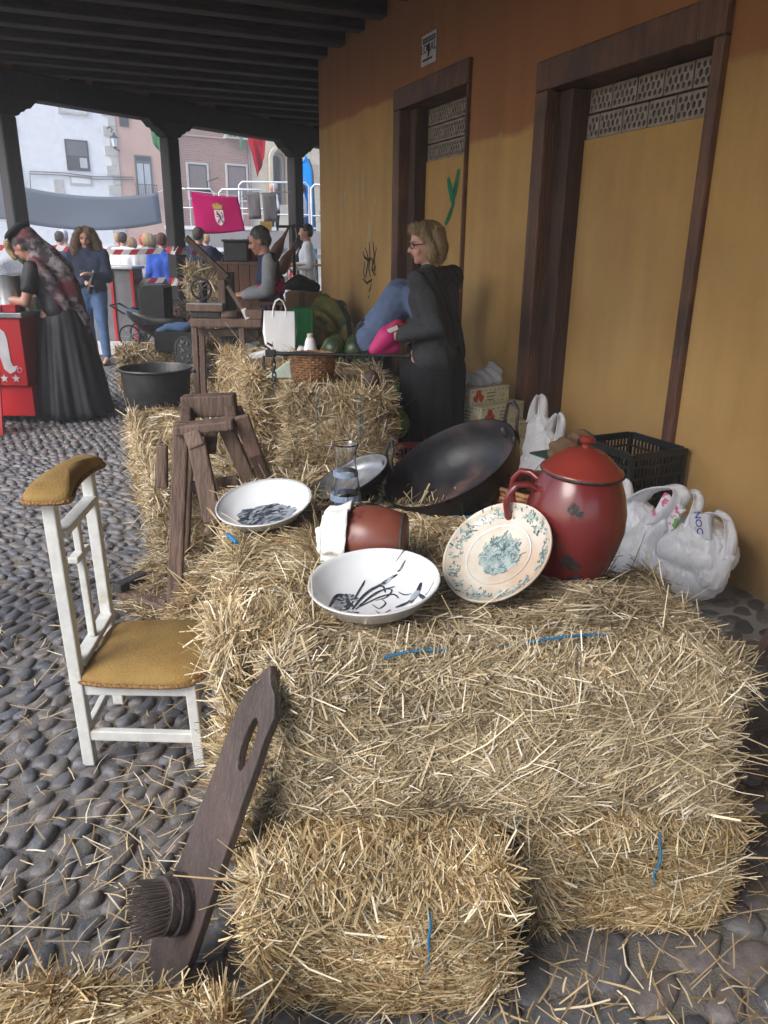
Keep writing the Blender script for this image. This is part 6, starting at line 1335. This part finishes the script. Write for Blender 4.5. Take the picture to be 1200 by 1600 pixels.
cf = thing('glass_carafe', 'clear glass carafe with blue bands of water between bowl and pan', 'carafe', (-.115, 2.181, ZT-.003))
op = [(0, 0), (.050, 0), (.053, .006), (.050, .034), (.042, .095), (.034, .150), (.0305, .172), (.031, .193), (.0345, .212), (.0395, .224)]
MB().lathe(op+[(.0385, .225)]+[(max(0, r_-.0028), z_+.003) for r_, z_ in op[::-1][:-2]]+[(0, .004)], 56).build('glass', 'clear_glass', cf, True, ang=60)
for z0, z1 in ((.130, .146), (.058, .076), (.004, .03)):
    def rr_(z):
        for (r0, a0), (r1, a1) in zip(op, op[1:]):
            if a0 <= z <= a1 and a1 > a0: return r0+(r1-r0)*(z-a0)/(a1-a0)
    MB().lathe([(rr_(z0+(z1-z0)*i/4)+.0006, z0+(z1-z0)*i/4) for i in range(5)], 56).build('blue_band', 'blue_film', cf, True) if 'blue_film' in MATS else (thin_plastic('blue_film', (.50, .64, .90), .6, .15), MB().lathe([(rr_(z0+(z1-z0)*i/4)+.0006, z0+(z1-z0)*i/4) for i in range(5)], 56).build('blue_band', 'blue_film', cf, True))

# ---- big wok and small pan
def panshape(name, label, c, nrm, rad, dep, flat_, minn, mout, hnd, xdir=(1, 0, 0)):
    t = thing(name, label, 'pan', c); FR = frame(nrm, xdir); t.rotation_euler = FR.to_euler()
    # local z = opening normal, rim at z=0
    n_ = 10; outer = [(0, -dep)]+[(flat_+(rad-flat_)*math.sin(math.pi/2*i/n_)**1.0, -dep*math.cos(math.pi/2*i/n_)**.75) for i in range(n_)]+[(rad, 0), (rad+.003, .001), (rad+.003, .004), (rad-.002, .004)]
    outer[-5+1] = outer[-5+1]
    MB().lathe(outer, 72).build('outside', mout, t, True, ang=50)
    inner = [(rad-.002, .004), (rad-.004, 0)]+[(flat_+(rad-.004-flat_)*math.sin(math.pi/2*i/n_), -(dep-.004)*math.cos(math.pi/2*i/n_)**.75) for i in range(n_-1, -1, -1)]+[(0, -dep+.004)]
    MB().lathe(inner, 72).build('inside', minn, t, True, ang=50)
    for a_, out_, up_ in hnd:
        c_, s_ = math.cos(a_), math.sin(a_); tx, ty = -s_, c_
        MB().tube([((rad-.004)*c_+tx*.045, (rad-.004)*s_+ty*.045, -.035), ((rad+.006)*c_+tx*.045, (rad+.006)*s_+ty*.045, .004), ((rad+out_)*c_+tx*.038, (rad+out_)*s_+ty*.038, up_), ((rad+out_*1.25)*c_, (rad+out_*1.25)*s_, up_*1.25), ((rad+out_)*c_-tx*.038, (rad+out_)*s_-ty*.038, up_), ((rad+.006)*c_-tx*.045, (rad+.006)*s_-ty*.045, .004), ((rad-.004)*c_-tx*.045, (rad-.004)*s_-ty*.045, -.035)], .0058, 8).build('handle', 'iron_rim', t, True)
        for q in (-1, 1): MB().ell(((rad-.012)*c_+q*tx*.045, (rad-.012)*s_+q*ty*.045, -.035), (.012, .012, .02), nu=8, nv=6).build('rivet_plate', 'chip_iron', t, True)
    return t
panshape('wok', 'large black iron wok tipped toward the front, rusty inside', (.200, 2.32, .868), (-.46, -.20, .865), .222, .135, .085, 'wok_inner', 'pan_black', [(R(5), .035, .05), (R(190), .045, .012)], (.85, .1, .48))
panshape('small_pan', 'smaller iron pan with grey inside lying left of the wok', (-.112, 2.43, .785), (-.42, -.12, .90), .135, .045, .09, 'pan_gray', 'pan_black', [(R(8), .03, .035), (R(172), .04, .01)], (.9, 0, .38))
wkb = thing('wicker_tray', 'orange wicker basket half hidden behind the wok and jar', 'basket', (.47, 2.20, ZT-.02))
mb = MB()
for r_ in range(9):
    z_ = .008+.014*r_; mb.tube([((.115+.02*r_/8+.003*math.cos(math.pi*k+math.pi*r_))*math.cos(2*math.pi*k/36), (.115+.02*r_/8+.003*math.cos(math.pi*k+math.pi*r_))*math.sin(2*math.pi*k/36), z_) for k in range(36)], .0075, 6, closed=True)
mb.build('weave', 'wicker', wkb, True); MB().lathe([(0, 0), (.115, 0), (.115, .01), (0, .01)], 24).build('bottom', 'wicker', wkb)

# ---- on the basket bale
ZB = .80
bk_ = thing('wicker_basket', 'round woven wicker basket on the bale under the steelyard', 'basket', (-.40, 4.22, ZB-.005))
mb = MB()
for r_ in range(11):
    z_ = .007+.013*r_; R0 = .098+.014*math.sin(math.pi*r_/13)+.004*r_/10
    mb.tube([((R0+.0045*math.cos(math.pi*k+math.pi*r_))*math.cos(2*math.pi*k/40), (R0+.0045*math.cos(math.pi*k+math.pi*r_))*math.sin(2*math.pi*k/40), z_) for k in range(40)], .0072, 6, closed=True)
mb.build('weave', 'wicker', bk_, True); MB().tube([(.108*math.cos(2*math.pi*k/40), .108*math.sin(2*math.pi*k/40), .152+.003*math.sin(10*k)) for k in range(40)], .010, 7, closed=True).build('rim', 'wicker', bk_, True); MB().lathe([(0, 0), (.095, 0), (.095, .008), (0, .008)], 24).build('bottom', 'wicker', bk_)
for k in range(20): a_ = 2*math.pi*k/20; MB().tube([(.098*math.cos(a_), .098*math.sin(a_), 0), (.113*math.cos(a_), .113*math.sin(a_), .075), (.104*math.cos(a_), .104*math.sin(a_), .15)], .004, 5).build('stake', 'wicker', bk_)
sy = thing('steelyard', 'iron steelyard balance beam resting across the wicker basket', 'balance', (-.25, 4.09, .965))
MB().tube([(-.37, 0, .0), (-.12, 0, .0), (.36, 0, -.004)], [.012, .0085, .0075], 8).build('beam', 'cast_iron', sy, True); MB().ell((.37, 0, -.004), (.014, .016, .016), nu=10, nv=7).build('end_knob', 'cast_iron', sy, True); MB().b2(-.385, -.33, -.014, .014, -.018, .02).build('head_block', 'cast_iron', sy, bev=.004)
MB().tube([(-.36, 0, .02), (-.385, -.01, .04), (-.37, -.015, .055), (-.345, -.01, .04)], .006, 6).build('hook', 'cast_iron', sy, True); MB().tube([(-.39, -.02, -.01), (-.395, -.025, -.06), (-.385, -.03, -.085)], .007, 6).build('hook', 'cast_iron', sy, True)
for k in range(6):
    zc = -.025-.028*k; ang_ = k % 2
    MB().tube([(-.34+(.009*math.cos(2*math.pi*i/12) if ang_ else 0), -.02+(0 if ang_ else .009*math.cos(2*math.pi*i/12)), zc+.018*math.sin(2*math.pi*i/12)) for i in range(12)], .0042, 5, closed=True).build('chain_link', 'cast_iron', sy, True)
MB().tube([(.15+.010*math.cos(2*math.pi*i/12), 0, -.012+.02*math.sin(2*math.pi*i/12)) for i in range(12)], .004, 5, closed=True).build('ring', 'cast_iron', sy, True)
wg = thing('counterweight', 'rusty pear-shaped iron weight sitting on the bale edge', 'weight', (-.075, 4.05, ZB)); MB().lathe([(0, 0), (.03, .0), (.042, .02), (.044, .045), (.03, .075), (.014, .09), (0, .092)], 24).build('body', mat('rust_iron', (.07, .04, .035), (.035, .024, .022), .7, ns=20, bump=.4), wg, True); MB().tube([(.012*math.cos(2*math.pi*i/12), 0, .105+.016*math.sin(2*math.pi*i/12)) for i in range(12)], .004, 5, closed=True).build('eye', 'cast_iron', wg, True)
gb = thing('paper_bag', 'white paper carrier bag with twisted handles on the hay', 'bag', (-.735, 5.42, .80), R(8))
mb = MB(); mb.add([(-.095, -.055, 0), (.095, -.055, 0), (.095, .055, 0), (-.095, .055, 0), (-.105, -.03, .28), (.10, -.035, .275), (.10, .03, .275), (-.105, .035, .28), (-.118, .0, .14), (.112, 0, .14)], [(3, 2, 1, 0), (0, 1, 5, 4), (2, 3, 7, 6), (1, 2, 9), (1, 9, 5), (2, 6, 9), (5, 9, 6), (0, 8, 3), (0, 4, 8), (3, 8, 7), (4, 7, 8)])
mb.build('paper', 'paper_white', gb, solid=.002)
for y_ in (-.035, .03): MB().tube([(-.045, y_, .24), (-.042, y_, .30), (-.025, y_, .345), (0, y_, .36), (.025, y_, .345), (.042, y_, .30), (.045, y_, .24)], .0045, 6).build('handle', 'paper_white', gb, True)
ps = thing('paper_sheet', 'white paper sheet lying on the hay beside the paper bag', 'paper', (-.80, 5.10, .815)); MB().grid(lambda a, b: (-.11+.24*a, -.1+.2*b, .03*math.sin(3*a)*b), 8, 6).build('sheet', 'paper_white', ps, True, solid=.002)
ps = thing('paper_sheet', 'white paper sheet lying behind the paper bag on the hay', 'paper', (-.50, 5.35, .815)); MB().grid(lambda a, b: (-.11+.24*a, -.1+.2*b, .04*math.sin(2+2*a)*b), 8, 6).build('sheet', 'paper_white', ps, True, solid=.002)
wbx = thing('pale_green_wedge', 'pale green plastic wedge on the bale left of the wicker basket', 'wedge', (-.585, 4.36, ZB)); MB().prism([(-.09, 0), (.10, 0), (.10, .09), (.05, .10)], .10, Matrix(((1, 0, 0, 0), (0, 0, -1, .05), (0, 1, 0, 0), (0, 0, 0, 1)))).build('body', mat('pale_green', (.50, .58, .50), None, .5), wbx, bev=.006, fix=True)
wcn = thing('white_cone', 'small white cone-shaped bottle behind the steelyard', 'bottle', (-.45, 4.62, ZB)); MB().lathe([(0, 0), (.05, 0), (.05, .06), (.03, .17), (.022, .19), (0, .2)], 20).build('body', 'paper_white', wcn, True); MB().lathe([(0, .2), (.018, .19), (.018, .215), (0, .217)], 14).build('cap', 'carton_cream', wcn, True)

# ================================================================ HAY
def ribbons(P, T, Sd, Bn, Lg, Wd, rs_):
    """P centre, T direction, Sd side, Bn bend vector -> mesh arrays (two quads each)"""
    n = len(P); a = P-T*Lg[:, None]/2; c = P+T*Lg[:, None]/2; b = P+Bn
    s0 = Sd*Wd[:, None]/2; Vt = np.stack([a-s0*.8, a+s0*.8, b-s0, b+s0, c-s0*.7, c+s0*.7], 1).reshape(-1, 3)
    i = np.arange(n)[:, None]*6; Fq = np.concatenate([i+np.array([[0, 1, 3, 2]]), i+np.array([[2, 3, 5, 4]])], 1).reshape(-1, 4)
    return Vt, Fq
def np_mesh(name, Vt, Fq, m, parent, kind='stuff'):
    me = bpy.data.meshes.new(name); me.vertices.add(len(Vt)); me.vertices.foreach_set('co', Vt.astype(np.float32).ravel())
    me.loops.add(Fq.size); me.loops.foreach_set('vertex_index', Fq.astype(np.int32).ravel()); me.polygons.add(len(Fq)); me.polygons.foreach_set('loop_start', np.arange(len(Fq), dtype=np.int32)*4)
    me.update(calc_edges=True); me.materials.append(MATS[m]); o = bpy.data.objects.new(name, me); C.objects.link(o); o.parent = parent; o['kind'] = kind; return o
CAM = np.array([0, 0, EYE])
def nrmz(v): return v/np.maximum(np.linalg.norm(v, axis=-1, keepdims=True), 1e-9)
def bale(label, c, L, Wd_, Hh, rz, dens, m='straw', bias=None, biasamt=.5, lm=.085, wm=.0034, stick=.05, twine=(), seed=0, rough=.026, tilt=(0, 0), skip=()):
    """c: base centre; L along local x, W along local y"""
    t = thing('hay_bale', label, 'hay bale', c, rz, 'hay bales'); t.rotation_euler = (tilt[0], tilt[1], rz)
    q = np.random.RandomState(seed+100); h = np.array([L, Wd_, Hh])/2; rad = .048
    ph = q.uniform(0, 6.28, (4, 3)); kk = q.uniform(5, 17, (4, 3))
    def lump(p): return sum(np.sin(p @ np.diag(kk[i]) @ np.array([1, 1, 1.])+ph[i, 0])*np.sin(p[:, i % 3]*kk[i, 1]+ph[i, 1]) for i in range(4))*rough*.4
    def rnd_box(p):
        inn = h-rad; cc = np.clip(p, -inn, inn); d = nrmz(p-cc); return cc+d*rad, d
    # core: gridded rounded box, a little inside the straw
    mb = MB(); vs, fs = [], []
    n0 = 12
    for ax in range(3):
        for sg in (-1, 1):
            a1, a2 = [(1, 2), (2, 0), (0, 1)][ax]; g1, g2 = np.meshgrid(np.linspace(-1, 1, n0), np.linspace(-1, 1, n0)); p = np.zeros((n0*n0, 3)); p[:, ax] = sg*h[ax]; p[:, a1] = g1.ravel()*h[a1]; p[:, a2] = g2.ravel()*h[a2]
            pp, d = rnd_box(p); pp = pp+d*(lump(pp)-.014)[:, None]; pp[:, 2] += h[2]; o_ = len(vs); vs += [tuple(x) for x in pp]
            for i in range(n0-1):
                for k in range(n0-1):
                    f_ = (o_+i*n0+k, o_+i*n0+k+1, o_+(i+1)*n0+k+1, o_+(i+1)*n0+k); fs.append(f_ if sg > 0 else f_[::-1])
    mb.v = vs; mb.f = fs; mb.build('core', 'bale_core', t, True, ang=180)
    # straw
    Rm_ = np.array(t.rotation_euler.to_matrix()); P_all = []
    Vs, Fs, off = [], [], 0
    for ax, sg in ((0, -1), (0, 1), (1, -1), (1, 1), (2, 1)):
        nl = np.zeros(3); nl[ax] = sg; cw = Rm_ @ (nl*h+np.array([0, 0, h[2]]))+np.array(c); vis = (Rm_ @ nl) @ (CAM-cw); a1, a2 = [(1, 2), (2, 0), (0, 1)][ax]
        if (ax, sg) in skip: k_ = .04
        else: k_ = 1. if vis > .0 else (.35 if vis > -.5 else .10)
        n = int(dens*4*h[a1]*h[a2]*k_)
        if n < 2: continue
        p = np.zeros((n, 3)); p[:, ax] = sg*h[ax]; p[:, a1] = q.uniform(-1.0, 1.0, n)*h[a1]; p[:, a2] = q.uniform(-1.0, 1.0, n)*h[a2]
        P, d = rnd_box(p); P = P+d*(lump(P)-.012+np.abs(q.normal(0, .005, n)))[:, None]
        e1 = np.zeros(3); e1[a1] = 1; e2 = np.zeros(3); e2[a2] = 1
        ang = q.uniform(0, np.pi, n)
        if bias is not None:
            bb = bias.get((ax, sg), bias.get('all')); ang = np.where(q.uniform(size=n) < biasamt, q.normal(bb if bb is not None else 0, .45, n), ang) if bb is not None else ang
        # clumps share a direction
        cl = np.sin(P @ np.array([23., 17, 29])+ph[0, 0])*.5; ang = ang+cl
        sk_ = stick*(.08 if ax == 2 else .24); out = np.abs(q.normal(0, .025 if ax == 2 else .04, n)); w_ = q.uniform(size=n) < sk_; out[w_] += q.uniform(.1, .9, w_.sum()); edge_ = (np.abs(P[:, 2]) > h[2]-.07) & (ax != 2) & (q.uniform(size=n) < .05); out[edge_] += q.uniform(.1, .5, edge_.sum())
        T = nrmz(np.cos(ang)[:, None]*e1+np.sin(ang)[:, None]*e2-(e1*d).sum(-1)[:, None]*0+d*out[:, None])
        T = nrmz(T-d*((T*d).sum(-1)-np.minimum(out, .7))[:, None])
        Lg = np.clip(q.lognormal(np.log(lm), .55, n), lm*.25, lm*2.9); Wd = q.uniform(.55, 1.35, n)*wm*np.where(q.uniform(size=n) < .10, 1.6, 1)
        P = P+T*(Lg*.5*np.clip(out*1.3, 0, .9))[:, None]
        Sd = nrmz(np.cross(T, nrmz(d+q.normal(0, .55, (n, 3))))); Bn = nrmz(q.normal(size=(n, 3)))*(Lg*q.uniform(0, .09, n))[:, None]
        P[:, 2] += h[2]; lowz = .012-c[2]*0
        keep = np.ones(n, bool)
        for k_ in (-.5, -.25, 0, .25, .5):
            pw = (P+T*(Lg*k_)[:, None]) @ Rm_.T+np.array(c)
            for (ex_, ey_, er_, ez_) in EXC: keep &= ~(((pw[:, 0]-ex_)**2+(pw[:, 1]-ey_)**2 < er_**2) & (pw[:, 2] > ez_))
        P, T, Sd, Bn, Lg, Wd = P[keep], T[keep], Sd[keep], Bn[keep], Lg[keep], Wd[keep]
        V_, F_ = ribbons(P, T, Sd, Bn, Lg, Wd, q)
        V_[:, 2] = np.maximum(V_[:, 2], .006) if c[2] < .1 else V_[:, 2]
        Vs.append(V_); Fs.append(F_+off); off += len(V_)
    np_mesh('straw', np.concatenate(Vs), np.concatenate(Fs), m, t)
    for k, (pts, r_) in enumerate(twine):
        MB().tube([Vector(p) for p in pts], r_, 6).build('twine', 'twine_blue', t, True)
    return t
HP = math.pi/2
# hair strands lying on the hair volumes
HC = dict(hair_blond=[(0, (.16, .10, .034)), (.5, (.36, .245, .12)), (1, (.55, .42, .25))], hair_curly=[(0, (.07, .04, .02)), (.5, (.17, .10, .05)), (1, (.36, .23, .12))], hair_gray=[(0, (.03, .03, .03)), (.5, (.10, .10, .10)), (1, (.28, .27, .27))], hair_dark=[(0, (.012, .009, .008)), (1, (.05, .035, .028))], hair_red=[(0, (.05, .02, .01)), (1, (.16, .06, .03))])
for (t_, hob, hm, style, s_) in HAIRY:
    if hm not in HC: continue
    mn = hm+'_strands'
    if mn not in MATS: straw_mat(mn, HC[hm], .4)
    q = np.random.RandomState(len(hob.data.vertices)); nv = len(hob.data.vertices); co = np.empty(nv*3); hob.data.vertices.foreach_get('co', co); no_ = np.empty(nv*3); hob.data.vertices.foreach_get('normal', no_); co = co.reshape(-1, 3); no_ = no_.reshape(-1, 3)
    n = 5200 if style == 'long' else 3600; i_ = q.randint(0, nv, n); P = co[i_]; N_ = no_[i_]; dn = np.array([0, 0, -1.])+q.normal(0, .55 if style == 'long' else .22, (n, 3)); T = nrmz(dn-N_*(dn*N_).sum(-1)[:, None]); T = nrmz(T+N_*np.abs(q.normal(0, .10 if style == 'long' else .05, n))[:, None])
    Lg = q.uniform(.025, .07, n)*s_*(.6 if style == 'short' else 1.1); Bn = nrmz(q.normal(size=(n, 3)))*(Lg*q.uniform(0, .28 if style == 'long' else .06, n))[:, None]; V_, F_ = ribbons(P+N_*.002, T, nrmz(np.cross(T, N_)), Bn, Lg, q.uniform(.0014, .0034, n)*s_, q); np_mesh('hair_strands', V_, F_, mn, hob)
EXC = [(-.016, 1.566, .142, .738), (-.343, 2.121, .136, .742), (.459, 1.775, .088, .73), (.20, 2.32, .20, .772), (-.11, 2.43, .11, .755), (.264, 1.66, .10, .755), (-.03, 1.81, .085, .745), (-.115, 2.181, .053, .737), (-.72, 2.13, .17, .30), (-.40, 4.22, .11, .80)]
D0 = 46000
def tw(L, W_, Hh, y=None, x=None, w_=.0028, face=True):
    """twine loop over top and front, lying on the straw"""
    pts = []
    if y is not None:
        for i in range(13): pts.append((-L/2+L*i/12, y+.006*math.sin(i*1.7), Hh+.004+.008*math.sin(i*2.1)))
    else:
        for i in range(7): pts.append((x+.006*math.sin(i*1.9), -W_/2-.006-.006*math.sin(i), .02+(Hh-.03)*i/6))
    return (pts, w_)
bale('wide top bale at the front carrying the painted bowl and red jar', (.25, 1.585, .355), .95, .53, .38, R(1), D0*1.15, 'straw_gray', {(1, -1): 1.2, 'all': .2}, .35, .064, .0025, .08, [([(-.25+.58*i/14, -.255+.125*i/14+.004*math.sin(i*1.3), .388+.006*math.sin(i*.9)) for i in range(15)], .0028)], 1)
bale('lower left front bale, end on, below the wide top bale', (-.015, 1.63, 0), .94, .53, .365, HP+R(2), D0*1.15, 'straw_gold', {(0, -1): 0., 'all': .0}, .5, .070, .0027, .08, [([(-.47, -.10+.004*math.sin(3*i), .10+.035*i) for i in range(6)], .0028)], 2, .034)
bale('lower right front bale, end on, under the right of the wide top bale', (.535, 1.82, 0), .92, .47, .345, HP+R(5), D0*1.1, 'straw_gold', {(0, -1): .15}, .45, .070, .0026, .07, [([(-.47, -.04+.006*math.sin(2*i), .16+.033*i) for i in range(6)], .0028)], 3, .032)
bale('narrow upper bale at the left carrying the landscape bowl', (-.300, 1.98, .365), 1.05, .25, .37, HP+R(7), D0*1.1, 'straw', {(1, 1): 1.2, (0, -1): 1.3}, .4, .078, .0029, .08, [([(-.05, .10, .382), (-.02, .115, .384), (.02, .13, .38)], .006)], 4)
bale('narrow lower bale at the left behind the flax comb', (-.335, 2.02, 0), .95, .20, .365, HP+R(5), D0*.9, 'straw_gold', {'all': .6}, .4, .08, .0029, .06, (), 5)
bale('upper bale behind the wide one, under clay pot and carafe', (.18, 2.10, .375), .78, .46, .36, 0, D0*.8, 'straw', None, .4, .075, .0029, .05, [([(.02, .02, .38), (.10, .03, .385), (.2, .02, .382), (.3, .0, .38)], .0025)], 6)
bale('back bale under the wok and small pan', (.12, 2.57, .375), .90, .46, .33, 0, D0*.55, 'straw', None, .4, .085, .0038, .05, (), 7)
bale('hidden lower bale under the wok', (.12, 2.56, 0), .90, .45, .375, 0, D0*.12, 'straw', None, .4, .09, .005, .05, (), 8)
bale('low bale cut by the bottom left picture corner', (-.68, .78, 0), .86, .46, .29, R(-4), D0*1.2, 'straw_gold', {'all': .35}, .4, .08, .0030, .08, (), 9)
bale('bale facing the front with the wicker basket and steelyard on it', (-.275, 4.38, .40), .92, .52, .395, HP+R(3), D0*.6, 'straw', {(0, -1): .1}, .5, .10, .0046, .06, [([(-.465, .10, .02+.06*i) for i in range(7)], .003), ([(-.465, -.12, .02+.06*i) for i in range(7)], .003)], 10, .034)
bale('lower bale directly under the basket bale', (-.29, 4.36, 0), .92, .52, .40, HP, D0*.3, 'straw', None, .5, .10, .005, .05, (), 11)
bale('low bale in front of the basket bale, partly hidden by the pan', (-.30, 3.60, 0), .92, .48, .40, R(3), D0*.5, 'straw', None, .5, .09, .0045, .07, (), 12)
bale('upper bale carrying the white paper bag', (-.78, 5.22, .40), 1.0, .50, .395, A+HP, D0*.5, 'straw_gold', None, .4, .10, .005, .07, (), 13, .032)
bale('lower bale under the paper bag bale', (-.80, 5.20, 0), 1.0, .50, .40, A+HP, D0*.3, 'straw', None, .4, .10, .005, .06, (), 14)
bale('near bale of the low left row behind the trestle', (-1.06, 4.02, 0), .92, .46, .40, A+HP, D0*.55, 'straw', {'all': .3}, .4, .09, .0046, .08, (), 15)
bale('far bale of the low left row beside the cauldron', (-1.40, 4.90, 0), .92, .46, .40, A+HP, D0*.5, 'straw', {'all': .3}, .4, .09, .005, .08, (), 16)
bale('low bale carrying the pram', (-2.38, 8.40, 0), .92, .46, .46, R(4), D0*.22, 'straw_gold', None, .4, .11, .008, .05, (), 17)
bale('low bale under the workbench', (-1.55, 7.6, 0), .92, .46, .28, 0, D0*.2, 'straw', None, .4, .11, .008, .05, (), 18)
bale('upright bale right of the pram', (-2.02, 8.75, 0), .40, .42, .92, R(6), D0*.2, 'straw', {'all': 1.5}, .4, .11, .008, .06, (), 19)
bale('upper bale stacked behind the lever post', (-2.0, 9.25, .70), .56, .42, .58, R(3), D0*.2, 'straw', None, .4, .12, .009, .06, (), 20)
bale('lower bale stacked behind the lever post', (-2.0, 9.25, 0), .80, .46, .70, R(3), D0*.15, 'straw', None, .4, .12, .009, .06, (), 21)

# loose straw on the cobbles
q = np.random.RandomState(77)
def scatter(n, cx, cy, sx, sy):
    return np.stack([q.normal(cx, sx, n), q.normal(cy, sy, n)], 1)
XY = np.concatenate([scatter(190, -.85, 1.75, .38, .40), scatter(420, -.55, 1.5, .16, .35), scatter(240, .55, 1.18, .30, .13), scatter(180, 1.0, 1.5, .12, .3), scatter(150, .2, 1.05, .3, .1), scatter(240, -1.25, 3.5, .3, .7), scatter(170, -1.0, 2.7, .3, .5), scatter(200, -1.75, 4.7, .4, .8), scatter(140, -2.4, 7.8, .6, .6), scatter(160, 1.05, 2.1, .25, .5), scatter(120, -1.3, 1.3, .4, .4), np.stack([q.uniform(-3.5, 1.6, 220), q.uniform(1, 7, 220)], 1)])
XY = XY[(XY[:, 0]*cA+XY[:, 1]*sA) < 2.75]
n = len(XY); ang = q.uniform(0, np.pi, n); T = nrmz(np.stack([np.cos(ang), np.sin(ang), q.normal(0, .10, n)], 1)); P = np.concatenate([XY, q.uniform(.016, .036, n)[:, None]], 1)
Lg = np.clip(q.lognormal(np.log(.062), .5, n), .02, .2); Wd = q.uniform(.0018, .0046, n); Sd = nrmz(np.cross(T, nrmz(np.array([0, 0, 1.])+q.normal(0, .3, (n, 3))))); Bn = nrmz(q.normal(size=(n, 3))*np.array([1, 1, .15]))*(Lg*q.uniform(0, .16, n))[:, None]
V_, F_ = ribbons(P, T, Sd, Bn, Lg, Wd, q); V_[:, 2] = np.maximum(V_[:, 2], .004)
ls = np_mesh('loose_straw', V_, F_, 'straw', None); ls['label'] = 'loose straw stalks strewn over the cobbles around the bales'; ls['category'] = 'straw'
# heap of loose straw fallen between the trestle and the bales
def heap(cx, cy, sx, sy, h0, n, label, m='straw'):
    r_ = q.uniform(0, 1, n)**.5; a_ = q.uniform(0, 6.28, n); x = cx+sx*r_*np.cos(a_); y = cy+sy*r_*np.sin(a_); z = h0*(1-r_**2)*q.uniform(.2, 1, n)+.015
    T = nrmz(np.stack([np.cos(a_*3), np.sin(a_*5), q.normal(0, .25, n)], 1)+q.normal(0, .5, (n, 3))*np.array([1, 1, .3])); Lg = np.clip(q.lognormal(np.log(.085), .4, n), .03, .2); Wd = q.uniform(.002, .005, n)
    Sd = nrmz(np.cross(T, q.normal(size=(n, 3)))); Bn = nrmz(q.normal(size=(n, 3)))*(Lg*.08)[:, None]; V_, F_ = ribbons(np.stack([x, y, z], 1), T, Sd, Bn, Lg, Wd, q); V_[:, 2] = np.maximum(V_[:, 2], .004)
    o = np_mesh('straw_heap', V_, F_, m, None); o['label'] = label; o['category'] = 'straw'
heap(-.62, 2.95, .30, .45, .30, 9000, 'heap of loose straw fallen behind the front bales')
heap(.30, 3.2, .45, .35, .18, 5000, 'loose straw heap behind the wok')
heap(-1.0, 3.35, .18, .45, .12, 2600, 'thin straw spill at the foot of the low left row')

# ================================================================ thin volume added to lift the darks like a lens veil
hz = MB().b2(-50, 50, -42, 72, -1.1, 11.6).build('haze', mat('haze_air', (.8, .8, .8)), None, kind='stuff')
nt = MATS['haze_air'].node_tree; nt.nodes.clear(); ho = nt.nodes.new('ShaderNodeOutputMaterial'); pv = nt.nodes.new('ShaderNodeVolumePrincipled')
pv.inputs['Density'].default_value = .0055; pv.inputs['Color'].default_value = (.93, .95, 1, 1); nt.links.new(pv.outputs[0], ho.inputs['Volume'])
